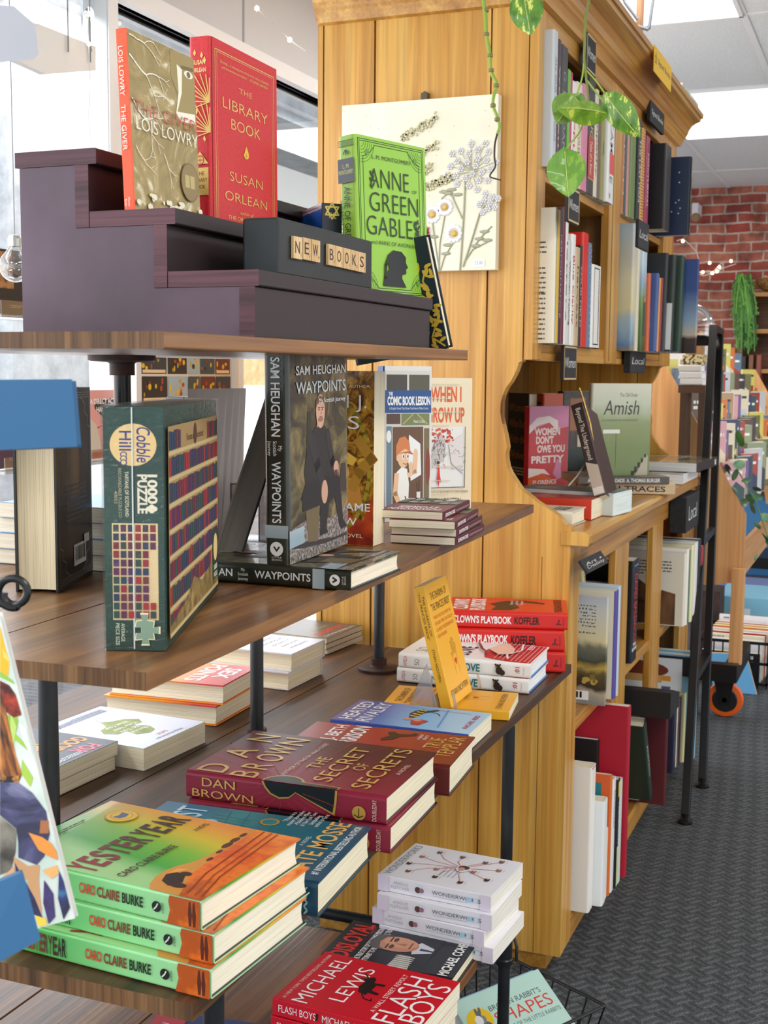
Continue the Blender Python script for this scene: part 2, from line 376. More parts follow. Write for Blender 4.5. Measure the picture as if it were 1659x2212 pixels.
def brickmat():
    m, nt, b = newmat('brick_paper')
    t = N(nt, 'ShaderNodeTexCoord'); mp = N(nt, 'ShaderNodeMapping'); mp.inputs['Rotation'].default_value = (pi/2, 0, pi/2)
    s = N(nt, 'ShaderNodeSeparateXYZ'); c = N(nt, 'ShaderNodeCombineXYZ'); nt.links.new(t.outputs['Object'], s.inputs[0])
    n0 = N(nt, 'ShaderNodeTexNoise', Scale=6.0, Detail=3.0); nt.links.new(t.outputs['Object'], n0.inputs['Vector'])
    ad = N(nt, 'ShaderNodeMath', operation='MULTIPLY_ADD'); nt.links.new(n0.outputs['Fac'], ad.inputs[0]); ad.inputs[1].default_value = 0.03; nt.links.new(s.outputs[2], ad.inputs[2])
    ad2 = N(nt, 'ShaderNodeMath', operation='MULTIPLY_ADD'); nt.links.new(n0.outputs['Fac'], ad2.inputs[0]); ad2.inputs[1].default_value = 0.05; nt.links.new(s.outputs[1], ad2.inputs[2])
    nt.links.new(ad2.outputs[0], c.inputs[0]); nt.links.new(ad.outputs[0], c.inputs[1])
    br = N(nt, 'ShaderNodeTexBrick', Scale=1.0); br.inputs['Brick Width'].default_value = 0.19; br.inputs['Row Height'].default_value = 0.0685; br.inputs['Mortar Size'].default_value = 0.007; br.inputs['Mortar Smooth'].default_value = 0.25; br.inputs['Bias'].default_value = -0.1
    br.inputs['Color1'].default_value = lin('#a94b40'); br.inputs['Color2'].default_value = lin('#cf8b73'); br.inputs['Mortar'].default_value = lin('#cdc6bd')
    nt.links.new(c.outputs[0], br.inputs['Vector'])
    n = N(nt, 'ShaderNodeTexNoise', Scale=9.0, Detail=5.0); nt.links.new(t.outputs['Object'], n.inputs['Vector'])
    r = ramp(nt, [(0.3, '#6d5a55'), (0.5, '#d8c8c0'), (0.7, '#ffffff')], n.outputs['Fac'])
    mx = N(nt, 'ShaderNodeMix', data_type='RGBA', blend_type='MULTIPLY'); mx.inputs['Factor'].default_value = 0.75
    nt.links.new(br.outputs['Color'], mx.inputs[6]); nt.links.new(r.outputs['Color'], mx.inputs[7]); nt.links.new(mx.outputs[2], b.inputs['Base Color']); b.inputs['Roughness'].default_value = 0.8
    bp = N(nt, 'ShaderNodeBump', Strength=0.3, Distance=0.01); nt.links.new(br.outputs['Fac'], bp.inputs['Height']); bp.invert = True; nt.links.new(bp.outputs['Normal'], b.inputs['Normal'])
    return m
def carpetmat():
    m, nt, b = newmat('carpet_weave')
    v = coords(nt, (1, 1, 1), (0, 0, radians(40)))
    br = N(nt, 'ShaderNodeTexChecker', Scale=26.0); nt.links.new(v, br.inputs['Vector'])
    w1 = N(nt, 'ShaderNodeTexWave', Scale=16.0, Distortion=2.0, Detail=2.0); w1.bands_direction = 'X'; nt.links.new(v, w1.inputs['Vector'])
    w2 = N(nt, 'ShaderNodeTexWave', Scale=16.0, Distortion=2.0, Detail=2.0); w2.bands_direction = 'Y'; nt.links.new(v, w2.inputs['Vector'])
    mx = N(nt, 'ShaderNodeMix', data_type='FLOAT'); nt.links.new(br.outputs['Fac'], mx.inputs[0]); nt.links.new(w1.outputs['Fac'], mx.inputs[2]); nt.links.new(w2.outputs['Fac'], mx.inputs[3])
    n = N(nt, 'ShaderNodeTexNoise', Scale=260.0, Detail=2.0); nt.links.new(v, n.inputs['Vector'])
    a = N(nt, 'ShaderNodeMath', operation='MULTIPLY_ADD'); nt.links.new(n.outputs['Fac'], a.inputs[0]); a.inputs[1].default_value = 0.95
    h = N(nt, 'ShaderNodeMath', operation='MULTIPLY'); nt.links.new(mx.outputs[0], h.inputs[0]); h.inputs[1].default_value = 0.20; ck = N(nt, 'ShaderNodeMath', operation='MULTIPLY_ADD'); nt.links.new(br.outputs['Fac'], ck.inputs[0]); ck.inputs[1].default_value = 0.10; nt.links.new(h.outputs[0], ck.inputs[2]); nt.links.new(ck.outputs[0], a.inputs[2])
    r = ramp(nt, [(0.36, "#26282a"), (0.62, "#3c3f42"), (0.9, "#6a6e72")], a.outputs[0])
    nt.links.new(r.outputs['Color'], b.inputs['Base Color']); b.inputs['Roughness'].default_value = 0.95
    bp = N(nt, 'ShaderNodeBump', Strength=0.5, Distance=0.004); nt.links.new(a.outputs[0], bp.inputs['Height']); nt.links.new(bp.outputs['Normal'], b.inputs['Normal'])
    return m
CONC = noisemat('concrete', [(0.3, '#8e9398'), (0.55, '#b2b6ba'), (0.75, '#c8cbcd')], 14, 8, 0.85, bump=0.15, nrough=0.7)
# ================================================================ the room
YW = 2.0           # window wall
XB = 9.55          # brick wall
structure('floor', MB().box(-3.0, XB, -4.2, YW+0.1, FLOOR-0.05, FLOOR, carpetmat()))
TILE = noisemat('ceiling_tile', [(0.35, '#d4d6d8'), (0.6, '#e6e7e8')], 160, 3, 0.9, bump=0.1)
TBAR = flat('#e9e9ea', 0.5)
mb = MB().box(-3.0, XB, -4.2, YW, CEIL, CEIL+0.04, TILE)
gx = [1.36+1.235*k for k in range(-3, 7)]; gy = [0.60+0.59*k for k in range(-8, 3)]
for x in gx: mb.box(x-0.012, x+0.012, -4.2, YW, CEIL-0.004, CEIL, TBAR)
for y in gy: mb.box(-3.0, XB, y-0.012, y+0.012, CEIL-0.005, CEIL, TBAR)
structure('ceiling', mb)
LAMP = flat((1.0, 0.985, 0.96), 0.5, emit=1.15); 
words = {0: 'nearest the right edge, above the branch pole', 1: 'beyond the hutch cornice, nearer the brick wall'}
for i, gxi in enumerate((gx[5], gx[7])):
    t = thing('ceiling_light', ['square white ceiling light panel above the wooden pole on the hutch', 'white ceiling light panel nearer to the brick wall'][i], 'ceiling light', (gxi+0.617, 0.895, CEIL-0.012), 'ceiling light panels')
    MB().box(gxi+0.014, gxi+1.221, 0.614, 1.176, CEIL-0.010, CEIL-0.002, LAMP).build('diffuser', t)
    f = MB()
    for a, b, c, d in ((gxi+0.0, gxi+1.235, 0.60, 0.614), (gxi, gxi+1.235, 1.176, 1.19), (gxi, gxi+0.014, 0.60, 1.19), (gxi+1.221, gxi+1.235, 0.60, 1.19)): f.box(a, b, c, d, CEIL-0.012, CEIL-0.001, TBAR)
    f.build('light_frame', t)
structure('wall_back', MB().box(XB, XB+0.1, -4.2, YW+0.1, FLOOR, CEIL, brickmat()))
# window wall: header, sill wall, mullions, glass
GREYW = flat('#c9cbcd', 0.6); WHITEF = flat('#e3e5e6', 0.4)
HZ = 0.985
mb = MB().box(-3.0, XB, YW, YW+0.08, HZ, CEIL+0.04, GREYW)
for x in (2.90, 3.72, 5.2, 6.7): mb.box(x-0.004, x+0.004, YW-0.004, YW, HZ+0.05, CEIL, flat('#aeb1b4', 0.6))
mb.box(-3.0, XB, YW-0.03, YW+0.06, HZ, HZ+0.05, WHITEF).box(-3.0, XB, YW-0.002, YW+0.08, FLOOR, -0.92, GREYW)
structure('wall_left', mb)
m1 = ony((238, 500), YW).x; m2 = ony((507, 900), YW).x
for i, (x, wd) in enumerate(((m1, 0.045), (m2, 0.05), (m2+2.6, 0.06), (m1-1.9, 0.05))):
    structure('trim_%d' % (i+1), MB().box(x-wd/2, x+wd/2, YW-0.02, YW+0.06, -0.92, HZ, WHITEF))
GLASS = clearmat('window_glass', (0.97, 0.985, 1.0), 0.0, 0.0, 0.12)
for i, (a, b) in enumerate(((-3.0, m1-1.925), (m1-1.875, m1-0.022), (m1+0.022, m2-0.025), (m2+0.025, m2+2.57), (m2+2.63, XB))):
    o = structure('window_%d' % (i+1), MB().box(a, b, YW+0.018, YW+0.024, -0.92, HZ, GLASS))
structure('trim_5', MB().box(-3.0, XB, YW-0.12, YW-0.003, -0.97, -0.92, WHITEF))   # sill board
# convector under the window
t = thing('wall_heater', 'white convector heater with a grille under the shop window', 'heater', (2.9, YW-0.26, FLOOR))
MB().box(1.2, 6.2, YW-0.40, YW-0.13, FLOOR+0.01, -0.955, flat('#dcdedf', 0.45)).build('heater_body', t, bevel=0.01)
g = MB()
for k in range(150): g.box(1.30+k*0.032, 1.312+k*0.032, YW-0.36, YW-0.17, -0.955, -0.953, flat('#3a3d41', 0.5))
g.build('heater_grille', t)
# ---------------------------------------------------------------- outside, seen through the glass
structure('ground_outside', MB().box(-8, 30, YW+0.12, 40, FLOOR-0.2, FLOOR-0.12, flat('#c9cacc', 0.9)))
tag(MB().box(-8, 30, 9.0, 11.5, FLOOR-0.12, FLOOR-0.08, noisemat('lawn', [(0.3, '#6f9a3c'), (0.7, '#a8cf62')], 30, 3, 0.9)).build('lawn'), 'strip of green grass across the street outside', 'grass', kind='stuff')
def sx(p, y): return ony(p, y).x
t = thing('concrete_column', 'grey concrete column outside the shop window', 'column', (sx((120, 500), 2.35), 2.5, FLOOR-0.12))
MB().box(sx((22, 500), 2.35), sx((218, 500), 2.35), 2.35, 2.75, FLOOR-0.12, 1.25, CONC).build('shaft', t); t['kind'] = 'structure'
structure('canopy_beam', MB().box(-6, 20, 2.36, 2.9, 1.02, 1.5, noisemat('canopy_concrete', [(0.3, '#6c7073'), (0.7, '#8b8f92')], 10, 5, 0.9)).box(-6, 20, 2.9, 4.6, 1.25, 1.4, flat('#e6e6e4', 0.8)))
# building across the street
YF = 13.0
BRICK2 = noisemat('orange_brick', [(0.3, '#cf7f57'), (0.7, '#e8a67e')], 6, 3, 0.8)
def q(px): return ony(px, YF)
t = thing('street_building', 'pale shop building with an orange brick pier across the street', 'building', (q((640, 400)).x, YF+1, FLOOR-0.12))
MB().box(q((60, 300)).x-6, q((690, 300)).x+16, YF+0.3, YF+4, FLOOR-0.12, 4.6, flat('#eceae3', 0.8)).build('facade', t)
a = q((617, 320)); MB().box(a.x, q((629, 320)).x, YF-0.15, YF+0.3, FLOOR-0.12, a.z+0.25, BRICK2).build('brick_pier', t)
MB().box(-4, q((590, 320)).x, YF+0.05, YF+0.3, FLOOR-0.12, 0.9, BRICK2).build('brick_wall', t)
a = q((597, 300)); b = q((612, 470))
wn = MB().box(a.x, b.x, YF, YF+0.3, b.z, a.z, flat('#b9cbe0', 0.2))
for pz in (372, 398, 345): zz = q((605, pz)).z; wn.box(a.x, b.x, YF-0.05, YF, zz-0.05, zz+0.05, flat('#dfe4ea', 0.5))
wn.build('window', t)
a = q((631, 305)); b = q((657, 348)); MB().box(a.x, b.x, YF-0.4, YF+0.3, b.z, a.z, flat('#dbe6f6', 0.5)).build('awning', t)
a = q((630, 363)); b = q((655, 432)); dr = MB()
nn = 14
for k in range(nn):
    x0 = a.x+(b.x-a.x)*k/nn; x1 = a.x+(b.x-a.x)*(k+0.72)/nn; dr.box(x0, x1, YF+0.05, YF+0.3, b.z, a.z, flat('#cfc8b4', 0.7))
dr.build('ribbed_door', t)
a = q((660.5, 362)); b = q((675.5, 436))
t = thing('outside_parking_sign', 'blue upright sign with white letters on the building outside', 'sign', ((a.x+b.x)/2, YF-0.1, b.z))
sb = MB().box(a.x, b.x, YF-0.2, YF-0.05, b.z, a.z, flat('#2f86d6', 0.4)); ik = Ink(sb)
put = lambda u, v, l: (u, YF-0.2-l*20, v)
for k, ch in enumerate('PARK'): ik.text(put, ch, (a.x+b.x)/2, a.z-(a.z-b.z)*(0.215+0.235*k)-0.02, (a.z-b.z)*0.19, '#ffffff', w=(b.x-a.x)*0.72, bold=0.03)
sb.build('sign_board', t)
t = thing('parked_car', 'pale parked car seen through the window behind the leaning frame', 'car', (ony((545, 880), 7.0).x, 7.0, FLOOR-0.12))
a = ony((515, 835), 7.0); b = ony((590, 930), 7.0)
MB().prism([(a.x-0.3, 6.2, FLOOR+0.05), (b.x+2.6, 6.2, FLOOR+0.05), (b.x+2.6, 6.2, a.z-0.5), (b.x+1.2, 6.2, a.z-0.42), (b.x+0.6, 6.2, a.z), (a.x+0.5, 6.2, a.z), (a.x-0.2, 6.2, a.z-0.45)], (0, 1.6, 0), flat('#c3cbdb', 0.25, 0, 0.5)).build('car_body', t, bevel=0.08)
for x in (a.x+0.4, b.x+1.8):
    MB().lathe((x, 6.15, FLOOR+0.2), [(0.0, -0.02), (0.31, -0.02), (0.31, 0.18), (0.0, 0.18)], flat('#2b2d31', 0.7), 20, 'Y').build('wheel', t)
# ================================================================ shelf unit of boards on pipe
Z_TOP, Z_MID, Z_LOW, Z_BOT = 0.035, -0.26, -0.62, -0.972
unit = thing('pipe_shelf_unit', 'stepped display shelf of brown boards on black pipe', 'shelf unit', (1.7, 0.95, FLOOR))
def board(near, far, z, th, wd, npl=3, WOOD_SHELF=None):
    WOOD_SHELF = WOOD_SHELF or globals()['WOOD_SHELF']
    """near, far: right-hand corners seen in the photograph; wd: width to the left"""
    a = onz(near, z); b = onz(far, z); d = (b-a); d.z = 0; L = d.length; d = d.normalized(); n = V((-d.y, d.x, 0))
    m = MB(); w0 = 0.0; pw = wd/npl
    for k in range(npl):
        g0 = 0.0 if k == 0 else 0.0012; g1 = 0.0012 if k < npl-1 else 0
        ring = [a+n*(k*pw+g0), b+n*(k*pw+g0), b+n*((k+1)*pw-g1), a+n*((k+1)*pw-g1)]
        lo = [p+V((0, 0, -th)) for p in ring]
        m.add(ring+lo, [(0, 1, 2, 3), (7, 6, 5, 4)], WOOD_SHELF)
        m.add(ring+lo, [(0, 4, 5, 1), (2, 6, 7, 3)], WOOD_SHELF)
        m.add(ring+lo, [(3, 7, 4, 0), (1, 5, 6, 2)], WOOD_EDGE)
    m.build('shelf_board', unit, bevel=0.002); return a, b, d, n
MIDP = board((316.5, 1453), (1153, 1090), Z_MID, 0.0165, 0.63)
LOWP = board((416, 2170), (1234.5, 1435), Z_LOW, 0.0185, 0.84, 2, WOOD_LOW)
# top board: its right edge lies in the plane y=0.6
ta = ony((353, 713), 0.605); tb = ony((1010.5, 757.7), 0.605); Z_TOP = (ta.z+tb.z)/2
m = MB()
for k in range(2):
    y0 = 0.605+k*0.215+(0.0012 if k else 0); y1 = 0.605+(k+1)*0.215
    ring = [(ta.x, y0), (tb.x, y0), (tb.x, y1), (ta.x, y1)]; P8 = [(x, y, Z_TOP) for x, y in ring]+[(x, y, Z_TOP-0.0155) for x, y in ring]
    m.add(P8, [(0, 1, 2, 3), (7, 6, 5, 4), (0, 4, 5, 1), (2, 6, 7, 3)], WOOD_SHELF); m.add(P8, [(3, 7, 4, 0), (1, 5, 6, 2)], WOOD_EDGE)
m.build('shelf_board', unit, bevel=0.002)
ba = ony((700, 2290), 0.60); bb = ony((1031, 2070), 0.60)
m = MB(); bx0, bx1 = 1.09, 1.93
for k in range(4): m.box(bx0, bx1, 0.60+k*0.2+(0.001 if k else 0), 0.60+(k+1)*0.2, Z_BOT-0.019, Z_BOT, WOOD_BOT)
m.build('shelf_board', unit, bevel=0.002)
RO = 0.0112
def flange(x, y, z, up, parent):
    s = 1 if up else -1; prof = [(0.0, 0), (0.044, 0), (0.044, s*0.006), (0.040, s*0.008), (0.019, s*0.009), (0.0165, s*0.011), (0.0165, s*0.026), (0.0, s*0.026)]
    MB().lathe((x, y, z), prof, RUST, 28).build('flange', parent, smooth=True)
def pole(x, y, z0, z1, fl0=True, fl1=True, tees=()):
    m = MB().lathe((x, y, 0), [(0, z0), (RO, z0), (RO, z1), (0, z1)], PIPE, 20)
    for zt in tees: m.lathe((x, y, zt), [(0, -0.034), (0.0155, -0.034), (0.0165, -0.03), (0.0165, -0.024), (0.0145, -0.022), (0.0145, 0.022), (0.0165, 0.024), (0.0165, 0.03), (0.0155, 0.034), (0, 0.034)], PIPE, 20)
    o = m.build('pole', unit, smooth=True)
    if fl0: flange(x, y, z0, True, o)
    if fl1: flange(x, y, z1, False, o)
TM, TL = Z_MID-0.0165, Z_LOW-0.0185
pA = onz((110, 1835), Z_LOW); RO = 0.0128; pole(pA.x, pA.y, Z_LOW, TM); RO = 0.0112
pB = onz((555, 1606), Z_LOW); pole(pB.x, pB.y, Z_LOW, TM)
pC = onz((818, 1447), Z_LOW); pole(pC.x, pC.y, Z_LOW, TM)
pD = ond((264, 810), 1.66); pole(pD.x, pD.y, Z_MID, Z_TOP-0.0155)
pole(pD.x+0.52, pD.y, Z_MID, Z_TOP-0.0155)
# legs under the low board, with tees that carry the bottom board
legs = [ony((1097, 1700), 0.622), ony((462, 2205), 0.625)]
for k, p in enumerate(legs):
    for yy in (p.y, p.y+0.72):
        pole(p.x, yy, FLOOR, TL, True, yy > p.y, (Z_BOT-0.085,))
    MB().tube([(p.x, p.y, Z_BOT-0.085), (p.x, p.y+0.72, Z_BOT-0.085)], RO, PIPE, 16).lathe((p.x, p.y+0.03, Z_BOT-0.085), [(0.0, -0.012), (0.0155, -0.012), (0.0155, 0.018), (0, 0.018)], PIPE, 16, 'Y').build('cross_pipe', unit, smooth=True)
for yy in (0.66, 1.28):
    MB().tube([(legs[1].x, yy, Z_BOT-0.031), (legs[0].x, yy, Z_BOT-0.031)], 0.0115, PIPE, 14).build('rail_pipe', unit, smooth=True)
    for p in legs: MB().box(p.x-0.012, p.x+0.012, yy-0.012, yy+0.012, Z_BOT-0.085, Z_BOT-0.031, PIPE).build('rail_saddle', unit)
# ================================================================ the pine hutch
X0, XE = 2.68, 4.48
YU, YL, YB = 0.735, 0.640, 1.25
hutch = thing('hutch', 'golden pine hutch with bookshelves above and below a counter', 'hutch', (3.6, 0.95, FLOOR))
curve_px = [(1125, 780), (1121, 783), (1115, 801), (1103, 824), (1092.5, 838), (1085, 855), (1081, 872), (1080, 890), (1083, 910), (1090.7, 940), (1095, 966), (1092, 980), (1092.6, 993), (1096, 1010), (1102, 1023), (1124.8, 1057), (1159, 1084), (1189, 1103), (1205, 1114), (1213, 1123), (1220, 1136)]
curve = [(onx(p, X0).y, onx(p, X0).z) for p in curve_px]
ZB0 = -1.312
ZCORN = 0.80
def side(x, th, name):
    m = MB()
    for a, b in ((1.238, YB), (1.113, 1.234), (0.842, 1.108)):
        m.prism([(x, a, ZB0), (x, b, ZB0), (x, b, ZCORN), (x, a, ZCORN)], (th, 0, 0), CAB)
    front = [(YL, ZB0), (0.838, ZB0), (0.838, ZCORN), (0.757, ZCORN), (0.757, curve[0][1])]+curve[1:]+[(YL, curve[-1][1])]
    m.prism([(x, y, z) for y, z in front], (th, 0, 0), CAB)
    m.prism([(x, YU, 0.03), (x, 0.7545, 0.03), (x, 0.7545, ZCORN), (x, YU, ZCORN)], (th, 0, 0), CAB)
    # groove backing and the seam of the lower stile
    m.box(x+0.006, x+0.02, 0.80, YB-0.002, ZB0+0.01, ZCORN, CABDARK)
    return m.build(name, hutch, bevel=0.0015)
side(X0, 0.03, 'side_panel'); side(XE-0.03, 0.03, 'side_panel')
MB().box(X0-0.0006, X0+0.001, 0.702, 0.7035, ZB0+0.002, -0.40, CABDARK).build('stile_seam', hutch)
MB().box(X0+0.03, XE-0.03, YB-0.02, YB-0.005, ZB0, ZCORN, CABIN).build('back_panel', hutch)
# cornice: profile carried round both ends
pf = [(0.0, 0.775), (0.012, 0.778), (0.016, 0.790), (0.020, 0.800), (0.024, 0.806), (0.026, 0.812), (0.030, 0.818), (0.034, 0.833), (0.042, 0.848), (0.055, 0.860), (0.066, 0.866), (0.068, 0.876), (0.074, 0.878), (0.075, 0.892)]
rings = []; m = MB()
for d, z in pf: rings.append([(X0-d, YU-d, z), (XE+d, YU-d, z), (XE+d, YB, z), (X0-d, YB, z)])
vs = [p for r in rings for p in r]; L = len(rings)
m.add(vs, [(4*i+k, 4*i+(k+1) % 4, 4*i+4+(k+1) % 4, 4*i+4+k) for i in range(L-1) for k in range(4)]+[tuple(4*(L-1)+k for k in range(4)), (3, 2, 1, 0)], CABX)
m.build('cornice', hutch)
ZTOPCAB = 0.892
# upper frame: stiles, rails, divider, shelves
UD0, UD1 = 3.42, 3.57
UE0 = 4.285
SU1, SU2 = 0.066, 0.445      # tops of the bottom and middle boards
m = MB().box(X0+0.03, X0+0.078, YU, YU+0.02, 0.03, 0.775, CAB); m.build('stile', hutch, bevel=0.002)
MB().box(UE0, XE-0.03, YU, YU+0.02, 0.03, 0.775, CAB).build('stile', hutch, bevel=0.002)
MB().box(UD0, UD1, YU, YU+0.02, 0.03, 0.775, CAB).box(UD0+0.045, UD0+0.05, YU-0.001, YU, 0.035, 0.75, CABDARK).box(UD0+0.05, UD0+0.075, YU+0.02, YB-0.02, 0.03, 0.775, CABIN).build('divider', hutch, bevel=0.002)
MB().box(X0+0.03, XE-0.03, YU+0.001, YU+0.022, 0.735, 0.776, CABX).build('top_rail', hutch, bevel=0.002)
MB().box(X0+0.03, XE-0.03, YU+0.004, YB-0.02, SU1-0.02, SU1, CABX).box(X0+0.05, XE-0.05, YU+0.003, YU+0.022, 0.028, SU1-0.02, CABX).build('shelf', hutch, bevel=0.002)
for a, b in ((X0+0.03, UD0+0.05), (UD0+0.075, XE-0.03)): MB().box(a, b, YU+0.012, YB-0.02, SU2-0.02, SU2, CABX).build('shelf', hutch, bevel=0.002)
# counter
ZC = -0.341
MB().prism([(X0-0.004, 0.598, ZC-0.009), (X0-0.004, 0.604, ZC-0.002), (X0-0.004, 0.612, ZC), (X0-0.004, 0.66, ZC), (X0-0.004, 0.66, ZC-0.030), (X0-0.004, 0.600, ZC-0.030)], (0.034, 0, 0), CAB).prism([(X0+0.03, 0.598, ZC-0.009), (X0+0.03, 0.604, ZC-0.002), (X0+0.03, 0.612, ZC), (X0+0.03, 1.228, ZC), (X0+0.03, 1.228, ZC-0.030), (X0+0.03, 0.600, ZC-0.030)], (XE-X0+0.0, 0, 0), CABX).build('counter', hutch, bevel=0.004)
# lower frame
P1, P2, LE = (3.19, 3.36), (3.735, 3.90), (4.30, XE-0.03)
SM = ony((1375, 1417), YL).z
m = MB().box(X0+0.03, X0+0.095, YL, YL+0.022, ZB0, ZC-0.03, CAB); m.build('stile', hutch, bevel=0.003)
for k, (a, b) in enumerate((P1, P2, LE)): MB().box(a, b, YL+0.002, YL+0.022, ZB0 if k else ZB0+0.02, ZC-0.03, CAB).build(['post', 'post', 'stile'][k], hutch, bevel=0.003)
MB().box(X0+0.095, XE-0.03, YL+0.001, YL+0.02, ZC-0.105, ZC-0.03, CABX).build('top_rail', hutch, bevel=0.002)
MB().box(X0+0.095, XE-0.03, YL+0.006, YB-0.02, SM-0.03, SM, CABX).build('shelf', hutch, bevel=0.002)
MB().box(X0+0.095, XE-0.03, YL+0.004, YB-0.02, ZB0+0.03, ZB0+0.06, CABX).build('shelf', hutch, bevel=0.002)
MB().box(X0+0.03, XE-0.03, YL+0.001, YL+0.022, ZB0, ZB0+0.055, CABX).build('bottom_rail', hutch, bevel=0.002)
MB().box(X0+0.03, XE-0.03, YL+0.04, YB, FLOOR, ZB0, CABX).build('plinth', hutch)
# ================================================================ low board: the books lying along its right-hand edge
G = 'gold'
GOLD = flat('#c9a24e', 0.3, 0.3); GOLDL = flat('#d9b564', 0.35, 0.2)
WHITE = '#f4f3ef'; INKB = '#17181a'
ZLB = Z_LOW
Z_LOW = Z_LOW+.0006
# --- green-to-orange novels (three)
TY = hgt((455.7, 2161), Z_LOW, (458, 2096))
YG = [(0.0, '#2f9a3f'), (0.25, '#57b53c'), (0.5, '#c9c52c'), (0.72, '#f0aa25'), (1.0, '#e8722e')]
def yester(k, M, W, T, H, lab):
    front = gradmat('cover_sunset', [(0.05, '#9fd08a'), (0.2, '#3fa63c'), (0.42, '#7dbb35'), (0.6, '#d8c22a'), (0.78, '#eea12c'), (1.0, '#e57a45')], 0, 0, W, 0.28, 0.10, 9, (2, 0, H), -0.28, coat=0.3)
    spine = gradmat('spine_green', [(0.0, '#a9dba4'), (0.35, '#8ad08a'), (0.8, '#3f9f45'), (1.0, '#58b05a')], 2, 0, H, 0.28, 0, 8, coat=0.3)
    b = Book('novel', lab, M, W, T, H, True, front, spine, spine, pages='#f6ecd2', group='green and orange novels in a stack', rs=0.003, rough=0.3, board=0.0018)
    i, F, S = b.ink, b.F, b.S
    dirt = gradmat('printed_road', [(0.0, '#b5531c'), (0.35, '#ee7a22'), (0.6, '#d9541b'), (1.0, '#f28a2a')], 0, 0, W, 0.3, 1.2, 60)
    i.poly(F, [(0.001, 0.064), (0.012, 0.072), (0.029, 0.078), (0.048, 0.079), (0.064, 0.075), (0.083, 0.066), (0.11, 0.062), (0.139, 0.062), (0.17, 0.063), (W-0.001, 0.062), (W-0.001, 0.05), (0.001, 0.028)], '#cf8f3c')
    i.poly(F, [(0.001, 0.028), (0.03, 0.040), (0.052, 0.049), (0.1, 0.054), (W-0.001, 0.057), (W-0.001, 0.001), (0.001, 0.001)], dirt)
    for u, v, r in ((0.118, 0.058, 0.006), (0.138, 0.061, 0.010), (0.155, 0.062, 0.009), (0.172, 0.062, 0.007), (0.095, 0.055, 0.006)): i.disc(F, u, v, r, '#5a2419', r*0.45)
    i.poly(F, [(0.016, 0.052), (0.024, 0.066), (0.040, 0.072), (0.050, 0.066), (0.046, 0.052), (0.030, 0.044)], '#2a1712')
    i.poly(F, [(0.040, 0.072), (0.058, 0.070), (0.062, 0.058), (0.050, 0.064)], '#e8a04a')
    i.disc(F, 0.022, 0.044, 0.006, '#3a1a14', 0.010); i.disc(F, 0.050, 0.054, 0.005, '#3a1a14', 0.007)
    for n, v in enumerate((0.030, 0.020, 0.012)): i.line(F, [(0.01, v-0.006), (0.06, v+0.006), (0.11, v+0.010), (W-0.004, v+0.016)], 0.0022, ['#8e3214', '#a5400f', '#8e3214'][n])
    for ch, k2 in zip('YESTERYEAR', range(10)):
        c = [0x8f, 0x1f, 0x24]; c2 = [0x22, 0x12, 0x12]; t = k2/9; col = '#%02x%02x%02x' % tuple(int(a+(d-a)*t) for a, d in zip(c, c2))
        i.text(F, ch, 0.006+0.0182*k2, 0.143, 0.037, col, w=0.0150, anchor='l', bold=0.03)
    i.text(F, 'CARO CLAIRE BURKE', 0.012, 0.106, 0.0105, '#4a2a12', w=0.097, anchor='l', bold=0.02)
    i.text(F, 'A NOVEL', 0.157, 0.115, 0.0065, '#3a2410', w=0.026, anchor='l', bold=0.02)
    i.paragraph(F, 0.012, 0.125, H-0.018, 0.0026, 2, '#5a5a20')
    i.disc(F, 0.156, 0.222, 0.020, '#c98d17'); i.disc(F, 0.156, 0.222, 0.0185, '#f0c22c'); i.disc(F, 0.156, 0.222, 0.0135, '#c98d17'); i.disc(F, 0.156, 0.222, 0.0122, '#f2c93a')
    i.poly(F, [(0.147, .218), (0.156, .215), (0.165, .218), (0.165, .229), (0.156, .226), (0.147, .229)], '#4d5f8a')
    # spine: runs head to tail
    for k2, ch in enumerate('YESTERYEAR'):
        t = k2/9; col = '#%02x%02x%02x' % tuple(int(a+(d-a)*t) for a, d in zip([0xa8, 0x3a, 0x34], [0x22, 0x14, 0x16]))
        i.text(S, ch, H-0.239+0.0061*k2, T*0.20, T*0.62, col, w=0.0052, anchor='l', bold=0.03)
    i.text(S, 'CARO', H-0.154, T*0.36, T*0.34, '#c23a22', w=0.021, anchor='l', bold=0.03)
    i.text(S, 'CLAIRE', H-0.130, T*0.36, T*0.34, '#7a3a20', w=0.029, anchor='l', bold=0.03)
    i.text(S, 'BURKE', H-0.0975, T*0.36, T*0.34, '#1c2a18', w=0.0265, anchor='l', bold=0.03)
    i.disc(S, H-0.054, T*0.50, T*0.185, INKB); i.line(S, [(H-0.057, T*.40), (H-0.054, T*.5), (H-0.0525, T*.6)], 0.0014, '#d8e8d0')
    i.text(S, 'KNOPF', H-0.0445, T*0.5, 0.0026, '#3a5a34', w=0.011, rot=pi/2)
    i.poly(S, [(H-0.041, 0.001), (H-0.037, T*.5), (H-0.039, T*.8), (H-0.0375, T), (H-0.0005, T), (H-0.0005, 0.001)], dirt)
    for u in (0.006, 0.011): i.poly(S, [(H-u-.003, T*.1), (H-u, T*.1), (H-u+.001, T*.5), (H-u-.001, T*.95), (H-u-.003, T*.9), (H-u-.004, T*.5)], '#5a2210')
    return b.done()
My, Wy, Hy = lie(Z_LOW+3*TY, A=(434.6, 1948), C=(629, 1807), D=(223.6, 1726))
o1 = onz((455.7, 2161), Z_LOW); M1 = shift(My, o1.x-My.translation.x, o1.y-My.translation.y, -2*TY, radians(1.2))
o2 = onz((462, 2085), Z_LOW+TY); M2 = shift(My, o2.x-My.translation.x, o2.y-My.translation.y, -TY, radians(0.8))
yester(0, My, Wy, TY-0.0004, Hy, 'green and orange novel on top of its stack of three')
